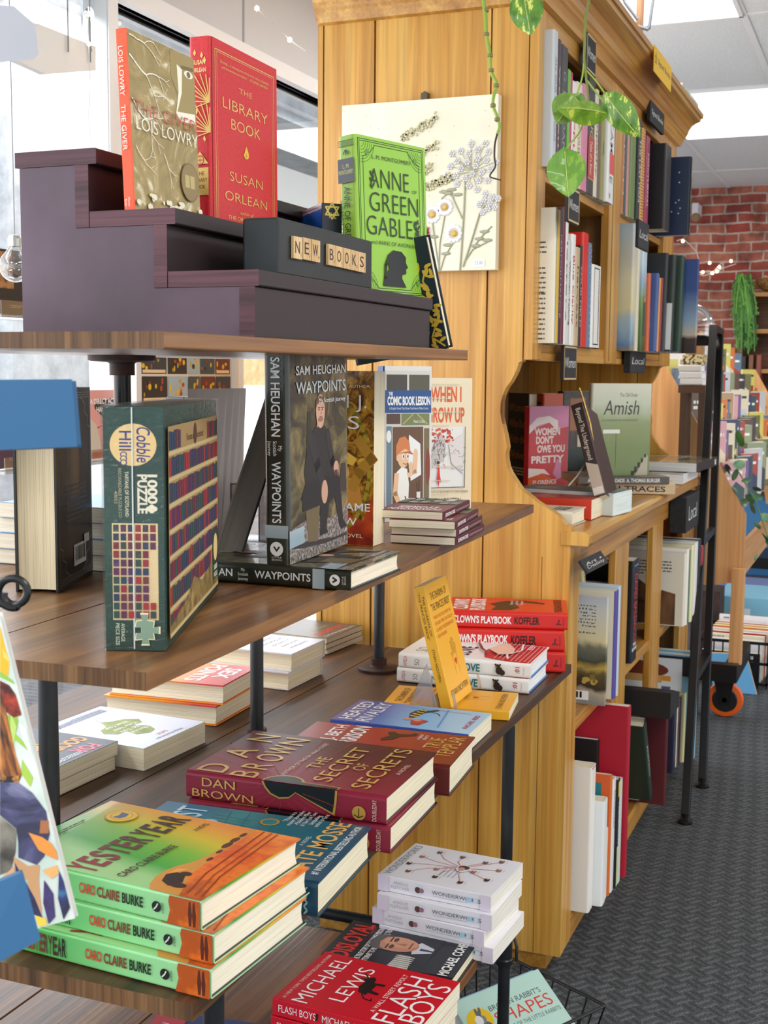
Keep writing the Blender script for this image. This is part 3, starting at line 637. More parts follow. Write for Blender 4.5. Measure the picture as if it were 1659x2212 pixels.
yester(1, M2, Wy, TY-0.0004, Hy, 'green and orange novel in the middle of its stack of three')
yester(2, M1, Wy, TY-0.0004, Hy, 'green and orange novel at the bottom of its stack, flat on the board')
# --- teal sea hardcover
TM_ = hgt((677, 1997), Z_LOW, (674, 1919))
Mk, Wk, Hk = lie(Z_LOW+TM_, A=(674, 1918), C=(823, 1778), D=(386, 1723))
Mk = shift(Mk, 0.014, 0, 0); Wk = 0.19
sea = gradmat('cover_sea', [(0.0, '#1d4d66'), (0.35, '#1f6f7d'), (0.6, '#3a9296'), (0.8, '#2d7f94'), (1.0, '#2c6fa0')], 2, 0, Hk, 0.3, 0.5, 12, coat=0.3)
b = Book('novel', 'teal sea-scene hardcover half under the green and orange stack', Mk, Wk, TM_, Hk, True, sea, gradmat('spine_sea', [(0, '#123c52'), (0.5, '#1e6a86'), (1, '#11384e')], 2, 0, Hk, 0.3, 0.6, 30), sea, inner='#15202c', rough=0.3)
i, F, S = b.ink, b.F, b.S; H, W, T = Hk, Wk, TM_
i.text(F, 'KATE MOSSE', 0.015, 0.026, 0.027, '#e0b168', w=W*0.92, anchor='l', bold=0.012)
i.text(F, '#1 INTERNATIONAL BESTSELLING AUTHOR', 0.022, 0.009, 0.009, '#e8eef0', w=W*0.85, anchor='l', bold=0.012)
i.text(F, 'A NOVEL', 0.100, 0.058, 0.006, '#cfe0e0', w=0.032, anchor='l')
for k, s in enumerate(('"Mosse is a', 'master storyteller"', '-Madeline Miller', '#1 New York Times', 'bestselling', 'author of Circe')): i.text(F, s, 0.188, 0.108-0.0088*k, 0.0065, '#e2ecea', w=0.0031*len(s), anchor='c')
i.text(F, 'THE GHOST', 0.002, 0.222, 0.040, '#bcd8ec', w=0.178, anchor='l', bold=0.008)
i.text(F, 'SHIP', 0.050, 0.174, 0.040, '#bcd8ec', w=0.096, anchor='l', bold=0.008)
i.disc(F, 0.161, 0.128, 0.013, '#b08a3c'); i.disc(F, 0.161, 0.128, 0.0095, '#2c7f86')
for k in range(5): i.line(F, [(W*(0.62+0.05*k), H*0.52), (W*(0.66+0.05*k), H*0.72)], 0.0007, '#1d5a70')
i.line(F, [(W*.58, H*.6), (W*.95, H*.66)], 0.0007, '#1d5a70'); i.line(F, [(W*.58, H*.53), (W*.98, H*.57)], 0.0008, '#1d5a70')
i.poly(F, [(W*.3, .075), (W*.42, .07), (W*.55, .072), (W*.6, .08), (W*.5, .083), (W*.36, .082)], '#143a44')
for k in range(7): i.disc(S, H-0.014, T*(0.15+0.11*k), 0.0035, '#9ab6b8', 0.0012, rot=0.8*(-1)**k)
i.text(S, 'KATE MOSSE', H*0.3, T*0.3, T*0.4, '#e0b168', w=H*0.35, anchor='l')
i.text(S, 'BOOKS', H-0.032, T*0.3, 0.003, '#d8e4e6', w=0.012, rot=pi/2)
b.done()
# --- burgundy hardcovers with the keyhole (two)
TD = hgt((840, 1851), Z_LOW, (836, 1784))*0.93
MAR = gradmat('cover_burgundy', [(0.0, '#8a1c34'), (0.45, '#7a1a30'), (0.8, '#5d1626'), (1.0, '#4c1522')], 0, 0, 0.16, 0.35, 0.15, 10)
def keyhole(M, W, T, H, lab):
    b = Book('novel', lab, M, W, T, H, True, MAR, flat('#8a1f38', 0.38), MAR, inner='#14161c', group='burgundy keyhole hardcovers', rough=0.38)
    i, F, S = b.ink, b.F, b.S
    cx, cy = 0.006, 0.147
    for k in range(17):
        a = radians(-62+k*14); dx, dy = cos(a), sin(a); r0 = 0.02
        t = 9
        if dx > 0.01: t = min(t, (W-0.003-cx)/dx)
        if dx < -0.01: t = min(t, (cx-0.001)/-dx)
        if dy > 0.01: t = min(t, (H-0.003-cy)/dy)
        if dy < -0.01: t = min(t, (cy-0.003)/-dy)
        if t > r0: i.line(F, [(cx+dx*r0, cy+dy*r0), (cx+dx*t, cy+dy*t)], 0.0006, '#c23b34')
    for k, ch in enumerate('DAN'): i.text(F, ch, [0.008, 0.078, 0.160][k], H-0.052, 0.042, GOLDL, w=[0.034, 0.042, 0.034][k], anchor='l')
    for k, ch in enumerate('BROWN'): i.text(F, ch, [0.004, 0.040, 0.078, 0.112, 0.160][k], 0.190, 0.040, GOLDL, w=[0.024, 0.026, 0.030, 0.040, 0.032][k], anchor='l')
    i.text(F, 'AUTHOR OF THE DA VINCI CODE', 0.030, 0.158, 0.0065, '#e6c8b8', w=0.155, anchor='l')
    for s, v, u, w, h in (('THE', 0.126, 0.072, 0.052, 0.020), ('SECRET', 0.090, 0.026, 0.158, 0.027), ('OF', 0.066, 0.086, 0.030, 0.018), ('SECRETS', 0.032, 0.018, 0.182, 0.027)): i.text(F, s, u, v, h, GOLDL, w=w, anchor='l')
    i.text(F, 'A NOVEL', 0.088, 0.013, 0.007, '#e6c8b8', w=0.046, anchor='l')
    # keyhole: round head on the cover and spine, stem running to the tail of the spine
    for r, c in ((1.0, GOLD), (0.90, flat('#15181d', 0.3))):
        i.poly(F, [(0.0, cy+0.030*r)]+[(0.030*r*sin(a), cy+0.030*r*cos(a)) for a in [pi*k/14 for k in range(15)]]+[(0.0, cy-0.03*r)], c)
        hu = H-cy; e = (1-r)*0.03
        i.poly(S, [(hu-0.030*r, T), (hu-0.026*r, T-0.008*r), (hu-0.018*r, T-0.0165*r), (hu-0.004, T-0.0215*r), (hu+0.010, T-0.019*r), (hu+0.017, T-0.013*r), (hu+0.0195, T-0.0105*r), (hu+0.076-e, T-0.034*r), (hu+0.0785-e, T-0.015), (hu+0.0795-e, T)], c)
    i.poly(F, [(0, cy-0.02), (0.012, cy-0.022), (0.0095, cy-0.081), (0, cy-0.080)], GOLD); i.poly(F, [(0, cy-0.015), (0.0105, cy-0.02), (0.0075, cy-0.0785), (0, cy-0.0775)], flat('#15181d', 0.3))
    for k in range(9):
        a = radians(-70+17*k); i.line(S, [(H-cy+0.03*sin(a)*1.1, T-0.03*cos(a)*0.8), (H-cy+0.09*sin(a), max(0.001, T-0.055*cos(a)))], 0.0005, '#c23b34')
    i.text(S, 'DAN', 0.025, T*0.52, T*0.32, GOLDL, w=0.050, anchor='l'); i.text(S, 'BROWN', 0.010, T*0.12, T*0.28, GOLDL, w=0.092, anchor='l')
    i.disc(S, H-0.037, T*0.32, 0.0095, GOLD); i.line(S, [(H-.037, T*.32-.006), (H-.037, T*.32+.006)], 0.0013, '#3a1a1a'); i.line(S, [(H-.043, T*.32-.003), (H-.037, T*.32-.006), (H-.031, T*.32-.003)], 0.0013, '#3a1a1a')
    i.text(S, 'DOUBLEDAY', H-0.0125, T*0.48, 0.006, '#e6c8b8', w=T*0.75, rot=pi/2)
    return b.done()
Md, Wd, Hd = lie(Z_LOW+2*TD, A=(834, 1722), B=(402, 1664), C=(944.6, 1625))
Wd = max(Wd, 0.15)
keyhole(Md, Wd, TD-0.0005, Hd, 'burgundy keyhole hardcover lying on top of its twin')
keyhole(shift(Md, 0.0, -0.006, -TD, radians(1.0)), Wd, TD-0.0005, Hd, 'burgundy keyhole hardcover underneath its twin, flat on the board')
# --- red-brown hardcover
TT = hgt((1026, 1655), Z_LOW, (1026, 1591.6)); TT = max(0.03, TT)
Mt, Wt, Ht = lie(Z_LOW+TT, C=(1026, 1591.6), D=(685, 1558), W=0.158)
b = Book('novel', 'red and black hardcover between the burgundy and the blue book', Mt, Wt, TT, Ht, True, gradmat('cover_redbrown', [(0, '#7c2a1c'), (0.5, '#a8231c'), (1, '#8f1c2c')], 2, 0, Ht, 0.35, 0.4, 14), '#5d1c1a', inner='#14161c', rough=0.35)
i, F = b.ink, b.F; H, W = Ht, Wt
i.text(F, 'S.J. BETH', 0.050, H-0.060, 0.022, WHITE, w=0.10, anchor='l', bold=0.02); i.text(F, 'GARRISON', 0.020, H-0.096, 0.026, WHITE, w=0.135, anchor='l', bold=0.02)
i.poly(F, [(0.09, 0.135), (0.10, 0.118), (0.118, 0.112), (0.13, 0.09), (0.142, 0.088), (0.146, 0.094), (0.136, 0.10), (0.132, 0.118), (0.142, 0.128), (0.136, 0.138), (0.12, 0.128), (0.10, 0.138)], '#2a100e')
i.text(F, 'A DEADLY', 0.112, 0.078, 0.0055, WHITE, w=0.03, anchor='l'); i.text(F, 'LEGACY', 0.114, 0.069, 0.0055, WHITE, w=0.026, anchor='l')
i.text(F, 'TRUE', 0.075, 0.038, 0.026, GOLDL, w=0.055, anchor='l'); i.text(F, 'TEMPLAR', 0.040, 0.010, 0.026, GOLDL, w=0.105, anchor='l')
b.done()
# --- blue ice-hockey paperback
TH = max(0.022, hgt((1060, 1567), Z_LOW, (1062, 1539)))
TH = 0.030
Mh, Wh, Hh = lie(Z_LOW+TH, C=(1062, 1541), D=(779, 1511), W=0.140)
b = Book('novel', 'blue paperback with skating hockey players on its cover', Mh, Wh, TH, Hh, False, gradmat('cover_ice', [(0, '#a9d4ee'), (0.45, '#6aaee0'), (0.75, '#3a62b4'), (1, '#35489c')], 2, 0, Hh, 0.3, 0.15, 12), '#3a55a8', rough=0.3)
i, F = b.ink, b.F; H, W = Hh, Wh
i.text(F, 'HEATED', 0.012, H-0.034, 0.025, WHITE, w=0.118, anchor='l', bold=0.008); i.text(F, 'RIVALRY', 0.008, H-0.066, 0.025, WHITE, w=0.124, anchor='l', bold=0.008)
i.poly(F, [(0.060, 0.125), (0.085, 0.132), (0.105, 0.128), (0.118, 0.118), (0.112, 0.108), (0.125, 0.094), (0.120, 0.088), (0.106, 0.098), (0.095, 0.108), (0.075, 0.112), (0.062, 0.116)], '#17191c')
for k in range(4): i.line(F, [(0.070+0.013*k, 0.113-0.001*k), (0.073+0.013*k, 0.126-0.002*k)], 0.004, '#f0c62a')
i.disc(F, 0.050, 0.124, 0.007, '#c98f6a'); i.poly(F, [(0.02, 0.108), (0.046, 0.116), (0.056, 0.102), (0.05, 0.085), (0.034, 0.09), (0.02, 0.094)], '#b5222c'); i.disc(F, 0.048, 0.105, 0.007, '#c98f6a')
i.line(F, [(0.112, 0.112), (0.100, 0.085), (0.088, 0.078)], 0.0018, '#22262c'); i.line(F, [(0.02, 0.06), (0.13, 0.075)], 0.002, '#3f7fc4'); i.line(F, [(0.118, 0.03), (0.126, 0.15)], 0.0012, '#d24a4a')
i.text(F, 'RACHEL REID', 0.03, 0.012, 0.009, '#b3324a', w=0.085, anchor='l', bold=0.01)
b.done()
# --- yellow paperbacks: one flat, one on a clear easel
YEL = '#f2b32c'; HANDC = '#3a2a12'
def dharma(lab, M, W, T, H, group='yellow paperbacks'):
    b = Book('paperback', lab, M, W, T, H, False, YEL, YEL, YEL, group=group, rough=0.35)
    i, F, S = b.ink, b.F, b.S
    i.text(F, 'THE DHARMA OF', W/2, H-0.030, 0.0135, HANDC, w=W*0.72, shear=0.05, bold=-0.004); i.text(F, '"THE PRINCESS BRIDE"', W/2, H-0.050, 0.0135, HANDC, w=W*0.84, bold=-0.004)
    for k, s in enumerate(('WHAT THE COOLEST FAIRY TALE', 'OF OUR TIME CAN TEACH', 'US ABOUT BUDDHISM AND', 'RELATIONSHIPS')): i.text(F, s, W*0.10, H-0.065-0.0115*k, 0.0065, '#d2691e', w=W*(0.78 if k < 3 else 0.4), anchor='l')
    hx, hy = W*0.60, H*0.34
    hand = [(hx-.010, hy-.030), (hx-.012, hy-.004), (hx-.020, hy+.012), (hx-.016, hy+.013), (hx-.009, hy+.004), (hx-.011, hy+.032), (hx-.007, hy+.032), (hx-.005, hy+.008), (hx-.003, hy+.038), (hx+.001, hy+.038), (hx+.001, hy+.008), (hx+.005, hy+.036), (hx+.009, hy+.034), (hx+.006, hy+.007), (hx+.013, hy+.026), (hx+.016, hy+.024), (hx+.010, hy-.004), (hx+.012, hy-.030)]
    i.line(F, hand, 0.0007, '#7a5a1a')
    i.disc(F, hx-.002, hy-.004, .0035, '#d8302a'); i.disc(F, hx+.0025, hy-.004, .0035, '#d8302a'); i.poly(F, [(hx-.0052, hy-.006), (hx+.0058, hy-.006), (hx+.0003, hy-.013)], '#d8302a')
    i.text(F, 'ETHAN NICHTERN', W/2, 0.016, 0.0115, HANDC, w=W*0.78, bold=-0.004)
    i.text(S, 'THE DHARMA OF', 0.018, T*0.56, T*0.20, HANDC, w=0.074, anchor='l'); i.text(S, '"THE PRINCESS BRIDE"', 0.010, T*0.24, T*0.20, HANDC, w=0.088, anchor='l')
    i.text(S, 'ETHAN NICHTERN', 0.116, T*0.40, T*0.24, HANDC, w=0.060, anchor='l')
    return b.done()
TDH = 0.017
Mf, Wf, Hf = lie(Z_LOW+TDH, C=(1120, 1497), D=(862, 1480), W=0.137)
dharma('yellow paperback lying flat under the clear easel', Mf, Wf, TDH, Hf)
# standing one: bottom edge on the flat one, leaning back
zs = Z_LOW+TDH+0.004
a3, c3 = onz((976, 1529), zs), onz((1041, 1474), zs)
ex = (c3-a3); ex.z = 0; Ws = 0.132; ex.normalize()
ey = ZU.cross(ex); ey.normalize()
tp = ray((914, 1258)); n_ = ex.normalized()
# head corner: on the ray through (914,1258), at right angles to the bottom edge through a3
k = a3.dot(n_)/tp.dot(n_); hd_ = tp*k - a3; Hs = min(max(hd_.length, 0.19), 0.225); ez = hd_.normalized()
if ez.dot(ey) < 0: ez = (ZU*0.99+ey*0.12).normalized()
ey2 = ez.cross(ex).normalized()
Ms = cols(a3, ex, ey2, ez)
dharma('yellow paperback standing upright on a clear plastic easel', Ms, Ws, 0.021, Hs)
FROST = clearmat('frosted_plastic', (0.93, 0.93, 0.92), 0.30, 0.35)
t = thing('book_easel', 'clear plastic easel holding the yellow paperback upright', 'easel', tuple(a3))
for u in (-0.022, Ws+0.006):
    p = a3+ex*u; m = MB()
    m.prism([p-ey2*0.018, p+ey2*0.085, p+ey2*0.024+ez*0.085, p+ey2*0.020+ez*0.09, p+ey2*0.020+ez*0.005, p-ey2*0.012+ez*0.001, p-ey2*0.014+ez*0.028, p-ey2*0.018+ez*0.028], tuple(ex*0.003), FROST); m.build('easel_leg', t)
m = MB(); p = a3+ex*(-0.022)+ey2*0.0225; m.prism([p, p+ex*(Ws+0.03), p+ex*(Ws+0.03)+ez*0.03, p+ez*0.03], tuple(ey2*0.002), FROST); m.build('easel_back', t)
# --- white comic hardcovers with blue cloth (two)
TW = 0.030
RED, BLUE = '#c9272b', '#2c6fb0'
def bears(lab, M, W, T, H):
    b = Book('comic_book', lab, M, W, T, H, True, WHITE, WHITE, '#2f6fae', inner='#2f6fae', pages='#f2f2f0', group='white comic hardcovers', rough=0.3)
    i, F, S = b.ink, b.F, b.S
    i.text(F, 'SO', W*0.30, H-0.05, 0.026, '#8a9094', w=0.04, bold=-0.003, rot=0); i.text(F, 'LOVE', W*0.42, H*0.50, 0.032, '#1c1c1e', w=0.08, bold=0.03)
    i.poly(F, [(W*.15, .10), (W*.5, .115), (W*.9, .10), (W*.98, .085), (W*.98, .003), (W*.03, .003), (W*.03, .045), (W*.10, .085)], RED)
    for r in range(11):
        for q_ in range(16):
            u, v = W*(0.06+0.058*q_)+(0.004 if r % 2 else 0), 0.008+0.0085*r
            if u < W*.96 and v < .082: i.disc(F, u, v, 0.0019, WHITE, n=8)
    i.poly(F, [(W*.25, .075), (W*.5, .105), (W*.85, .095), (W*.9, .08), (W*.6, .055), (W*.35, .05)], '#f0c9b0')
    i.line(F, [(W*.08, .05), (W*.3, .06), (W*.55, .04), (W*.9, .05)], 0.004, WHITE); i.line(F, [(W*.3, .10), (W*.5, .12), (W*.8, .14)], 0.006, '#8a3a34')
    i.paragraph(F, W*.62, W*.9, .03, .0025, 3, '#f8e8e0')
    i.text(S, 'LAMBDA', 0.012, T*0.5, T*0.30, RED, w=T*0.62, rot=pi/2, bold=0.02) if False else i.text(S, 'LAMBDA', 0.019, T*0.50, 0.0075, '#b4264a', w=T*0.72, rot=pi/2)
    i.text(S, 'SO', 0.045, T*0.50, 0.010, '#4a4f54', w=0.012, rot=pi/2); i.text(S, 'MUCH', 0.075, T*0.2, T*0.5, '#3d8a90', w=0.05, anchor='l'); i.text(S, 'LOVE', 0.130, T*0.24, T*0.5, '#2e6f6c', w=0.040, anchor='l', bold=0.03)
    ux = H-0.062
    i.disc(S, ux, T*.42, T*.24, '#2c1f1a', T*.27); i.disc(S, ux-.003, T*.68, T*.17, '#2c1f1a'); i.disc(S, ux-.0075, T*.82, T*.06, '#2c1f1a'); i.disc(S, ux+.002, T*.82, T*.06, '#2c1f1a'); i.disc(S, ux+.006, T*.3, T*.2, '#2c1f1a'); i.disc(S, ux-.006, T*.66, T*.07, '#8a6a4a')
    i.text(S, ':01', H-0.0215, T*0.55, 0.0085, '#b3222a', w=T*0.42, rot=pi/2, bold=0.02); i.text(S, 'First Second', H-0.012, T*0.5, 0.0025, '#b3222a', w=T*0.5, rot=pi/2)
    return b.done()
Mw, Ww, Hw = lie(Z_LOW+2*TW, A=(1147, 1435), B=(861, 1410), C=(1209, 1393))
bears('white comic hardcover with red polka dots, top of its pair', Mw, .165, TW-.0005, Hw)
bears('white comic hardcover lying beneath its polka-dot twin', shift(Mw, -0.004, 0.003, -TW, radians(-0.8)), .165, TW-.0005, Hw)
# --- red hardcovers (two)
TK = 0.033
REDK = '#d8261f'
def playbook(lab, M, W, T, H):
    b = Book('novel', lab, M, W, T, H, True, gradmat('cover_red_orange', [(0, '#d93a1c'), (1, '#d0261c')], 2, 0, H, .35), REDK, '#23262c', inner='#1c1d20', group='red hardcovers with white and black titles', rough=0.35)
    i, F, S = b.ink, b.F, b.S
    i.text(F, "CLOWN'S", W*.12, H-.040, .030, WHITE, w=W*.72, anchor='l', bold=.03); i.text(F, 'PLAYBOOK', W*.06, H-.076, .030, WHITE, w=W*.85, anchor='l', bold=.03)
    i.poly(F, [(W*.1, .16), (W*.35, .15), (W*.55, .165), (W*.8, .13), (W*.86, .09), (W*.7, .045), (W*.6, .05), (W*.72, .09), (W*.6, .11), (W*.3, .10), (W*.12, .12)], '#3a1714')
    i.text(F, 'YEHUDAH KOFFLER', W*.06, .012, .016, '#3a1210', w=W*.9, anchor='l', bold=.02)
    for k in range(3): i.text(F, ['Secrets of', 'a Stand-Up', 'Teacher'][k], W*.66, .115-.011*k, .007, WHITE, w=W*.28)
    i.text(S, "CLOWN'S PLAYBOOK", 0.012, T*.30, T*.40, WHITE, w=.122, anchor='l', bold=.03); i.text(S, 'KOFFLER', .140, T*.30, T*.40, '#2a1412', w=.052, anchor='l', bold=.03)
    i.poly(S, [(H-.025, T*.3), (H-.013, T*.3), (H-.013, T*.38), (H-.018, T*.38), (H-.016, T*.62), (H-.020, T*.62), (H-.021, T*.4), (H-.025, T*.38)], '#7a1412')
    i.text(S, 'PRINT', H-.007, T*.5, .0035, '#7a1412', w=T*.5, rot=pi/2)
    return b.done()
zk = Z_LOW+2*TW+0.001
Mp, Wp, Hp = lie(Z_LOW+4*TK-0.006, A=(1225.5, 1326.6), C=(1269, 1286), D=(993, 1278))
Hp = min(Hp, 0.25); WPB = 0.158; Mp = shift(Mp, 0.006, 0, 0)
TK2 = (Mp.translation.z-Z_LOW)/3
playbook('red hardcover on top of the pile by the hutch', Mp, WPB, .036, Hp)
zrest = Mp.translation.z-.0365
nb = 2; tb_ = (zrest-Z_LOW)/nb
playbook('red hardcover in the middle of the pile by the hutch', shift(Mp, -.002, .006, -.0365, radians(.8)), WPB, tb_-.0005, Hp)
playbook('red hardcover at the bottom of the pile by the hutch', shift(Mp, -.004, .002, -.0365-tb_, radians(-.6)), WPB, tb_-.0005, Hp)
print('DIM y', TY, Wy, Hy, 'kate', TM_, Wk, Hk, 'dan', TD, Wd, Hd, 'tt', TT, Ht, 'hr', Hh, 'df', Hf, 'ds', Hs, ez, 'bears', Ww, Hw, 'play', Wp, Hp, Mp.translation.z-Z_LOW, tb_)
# ================================================================ low board: books on the far side
def plainbook(name, lab, M, W, T, H, front, spine=None, hard=False, group=None, draw=None, inner='#e8e8e8', pages=PAGES, cat='book', back=None):
    b = Book(name, lab, M, W, T, H, hard, front, spine, back, inner=inner, pages=pages, group=group, cat=cat)
    if draw: draw(b, b.ink, b.F, b.S)
    return b.done()
def lieTop(zt, head_fore, head_spine, W=None, H=0.21):
    """face up and read from the far side: head edge towards the right; head/fore and head/spine corners in pixels"""
    q0, q1 = onz(head_fore, zt), onz(head_spine, zt); ex = (q1-q0); ex.z = 0; L = W or ex.length; ex = -ex.normalized(); ez = ex.cross(-ZU)
    return cols(q1-ez*H, ex, -ZU, ez), L
tf = hgt((256, 1662.6), Z_LOW, (260.7, 1601))/2
Mfg, Wfg = lieTop(Z_LOW+2*tf, (100, 1672), (260.7, 1601), W=.15)
def dfg(b, i, F, S):
    i.text(F, 'FOR', b.W*.36, b.H-.034, .026, '#d85a72', w=.05, bold=.04); i.text(F, 'GOODNESS', b.W*.5, b.H-.072, .026, '#e8923a', w=.13, bold=.04); i.text(F, 'SAKE', b.W*.5, b.H-.106, .026, '#e0b04a', w=.07, bold=.04)
    i.disc(F, b.W*.6, b.H-.085, .012, '#e8923a'); i.paragraph(F, b.W*.5, b.W*.86, b.H-.012, .0022, 3, '#e8eef4')
for k in range(2): plainbook('paperback', ['navy paperback with orange and pink title, upper of two by the near pole', 'navy paperback lying beneath its twin by the near pole'][k], shift(Mfg, -.004*k, .003*k, -tf*k), Wfg, tf-.0004, .205, '#3a4150', '#3a4150', group='navy paperbacks', draw=dfg)
tl = hgt((310, 1665.6), Z_LOW, (310.4, 1617))
q0 = onz((310.4, 1617), Z_LOW+tl); q1 = onz((443, 1558.6), Z_LOW+tl); Hl = .215
Mlw, Wlw = lieTop(Z_LOW+tl, (310.4, 1617), (443, 1558.6), H=Hl)
LEAF = noisemat('printed_leaf', [(.3, '#6f7f35'), (.6, '#9aa352'), (.8, '#b9ae6c')], 40, 4, .5)
def dlw(b, i, F, S):
    W, H = b.W, b.H
    i.poly(F, [(W*.5, H*.30), (W*.42, H*.36), (W*.30, H*.40), (W*.22, H*.50), (W*.30, H*.58), (W*.42, H*.56), (W*.36, H*.68), (W*.44, H*.78), (W*.55, H*.80), (W*.66, H*.74), (W*.62, H*.62), (W*.74, H*.62), (W*.80, H*.52), (W*.72, H*.44), (W*.60, H*.42), (W*.54, H*.36)], LEAF)
    i.line(F, [(W*.5, H*.3), (W*.44, H*.2)], .001, '#8a8a4a')
    for k, s in enumerate(('What Your', 'Mother Never', 'Told You', 'About')): i.text(F, s, W*.5, H*(.44+.075*k), .010, '#f4f4f0', w=W*.34)
    i.text(F, 's.e.x', W*.5, H*.86, .012, '#c8565a', w=W*.14); i.text(F, 'Hilda Hutcherson', W*.5, H*.93, .007, '#4a4f66', w=W*.4)
    i.paragraph(F, W*.12, W*.88, H*.13, .0022, 5, '#7a8096')
plainbook('paperback', 'white paperback with a green fig leaf on its cover', Mlw, Wlw, tl, Hl, '#dfe1ee', '#dfe1ee', draw=dlw)
ts = hgt((449, 1571), Z_LOW, (455, 1485))/2
Ms2, Ws2 = lieTop(Z_LOW+2*ts, (455, 1485), (542, 1438), W=.155)
def dsx(b, i, F, S):
    W, H = b.W, b.H
    i.text(F, 'SEX', W*.45, H-.046, .030, WHITE, w=.075, bold=.03); i.text(F, 'POINTS', W*.5, H-.085, .030, WHITE, w=.125, bold=.03)
for k in range(2): plainbook('hardcover', ['orange and red hardcover with white title, upper of two', 'orange and red hardcover beneath its twin, flat on the board'][k], shift(Ms2, -.006*k, .004*k, -ts*k, radians(-1.5*k)), Ws2, ts-.0005, .225, gradmat('cover_orange_red', [(.2, '#f0992a'), (.75, '#d23a3a')], 2, .06, .225, .35, .5, 12), '#f09a2a', hard=True, group='orange and red hardcovers', draw=dsx, inner='#d8491f', back='#f09a2a')
tw = hgt((584, 1499.5), Z_LOW, (592, 1421.6))/2
Mwt, Wwt = lieTop(Z_LOW+2*tw, (592, 1421.6), (688.4, 1379), W=.155)
def dwt(b, i, F, S):
    for k, s in enumerate(('Unusual Phenomena', 'Love in Seasons', 'On a Gold Family', 'of Scarcity', 'Occurrence')): i.text(F, s, b.W*.45, b.H-.03-.02*k, .009, '#4a3540', w=b.W*.5, rot=0)
    for k in range(9): i.disc(S, .006, b.T*(.1+.1*k), .0022, '#22303a')
for k in range(2): plainbook('hardcover', ['white hardcover with dotted spine end, upper of two', 'white hardcover with dotted spine end beneath its twin'][k], shift(Mwt, -.01*k, .002*k, -tw*k), Wwt, tw-.0005, .225, '#dcdcea', '#e6e2da', hard=True, group='white hardcovers with dotted spine ends', draw=dwt, inner='#e6e2da')
tk = hgt((773, 1383), Z_LOW, (774, 1349.5))
bt = tk/3
Mbk, Wbk = lieTop(Z_LOW+tk, (672, 1388), (774, 1349.5), W=.17)
def dbk(b, i, F, S): i.text(F, 'THE BAKING', b.W*.5, b.H-.05, .022, '#c8402c', w=b.W*.8, bold=.03); i.text(F, 'KATHERINE ALFORD', b.W*.5, b.H-.018, .008, '#e0dcd0', w=b.W*.8); i.text(F, 'THE POWER OF', b.W*.5, b.H-.075, .008, '#c8b060', w=b.W*.5)
for k in range(3): plainbook('paperback', 'dark brown paperback, %s of its stack of three by the hutch' % ['top', 'middle', 'bottom'][k], shift(Mbk, .002*k*(-1)**k, 0, -bt*k), Wbk, bt-.0004, .22, '#574a3e', '#574a3e', group='dark brown paperbacks', draw=dbk if k == 0 else None, pages='#d9cdb8')
t = thing('book_stand', 'small white card stand on top of the white hardcovers', 'stand', tuple(onz((640, 1378), Z_LOW+2*tw)))
p = Mwt.translation+V((.06, .05, 0)); MB().box(p.x, p.x+.05, p.y-.06, p.y, p.z+.0006, p.z+.022, flat('#c4b8ae', .5)).build('card', t)
# ================================================================ bottom board and basket
TWW = hgt((1042, 2075), Z_BOT, (1061, 1936))/4
Mww, Www, Hww = lie(Z_BOT+.0005+4*TWW, A=(1061, 1936), B=(816.5, 1888), C=(1109.7, 1860))
Www = min(Www, .17)
def dww(b, i, F, S):
    W, H, T = b.W, b.H, b.T
    i.text(F, 'WONDERWORKS', W*.06, H-.020, .015, '#8a8a8e', w=W*.88, anchor='l')
    r = random.Random(5); PINK = '#dfa4a2'
    nodes = [(.22, .80), (.42, .86), (.66, .82), (.86, .72), (.20, .55), (.40, .60), (.84, .50), (.18, .32), (.50, .30), (.80, .28), (.36, .14), (.66, .12), (.90, .16)]
    for k, (u, v) in enumerate(nodes):
        i.line(F, [(W*.55, H*.42), (W*(.55+(u-.55)*.5), H*(v*.6+.2)), (W*u, H*v)], .0022, PINK)
    for k, (u, v) in enumerate(nodes):
        i.disc(F, W*u, H*v, .0072, ['#7a5a52', '#4a3a3c', '#a8786a'][k % 3], .005); i.disc(F, W*u+.006, H*v, .004, '#eed8d0', .0035); i.text(F, 'author', W*u, H*v-.010, .0022, '#9a9aa0', w=.012)
    i.disc(F, W*.52, H*.40, .016, '#d9eef0', .012); i.disc(F, W*.55, H*.40, .009, '#6a3f36', .010); i.disc(F, W*.50, H*.41, .008, '#d8a090', .006)
    for k in range(4): i.text(F, ['The 25 Most Powerful', 'Inventions in the', 'History of', 'Literature'][k], W*.36, H*.52-.008*k, .004, '#8a9096', w=.04)
    i.text(S, 'ANGUS', .030, T*.58, T*.20, '#b8b2c0', w=.028, anchor='l'); i.text(S, 'FLETCHER', .026, T*.30, T*.20, '#b8b2c0', w=.034, anchor='l')
    i.rect(S, .001, .0005, .021, T-.0005, '#ddd3e6'); i.rect(S, H-.019, .0005, H-.001, T-.0005, '#e2d8e8')
    i.disc(S, .079, T*.5, T*.33, '#d8e6ec'); i.disc(S, .076, T*.5, T*.2, '#5a3f3a'); i.disc(S, .083, T*.5, T*.16, '#a56a86')
    i.text(S, 'WONDERWORKS', .102, T*.42, T*.24, '#55606a', w=.088, anchor='l'); i.rect(S, .104, T*.30, .165, T*.33, '#c2c6cc')
    i.rect(S, H-.043, T*.38, H-.034, T*.66, '#a6d6ea'); i.rect(S, H-.031, T*.38, H-.024, T*.66, '#d2e2ee')
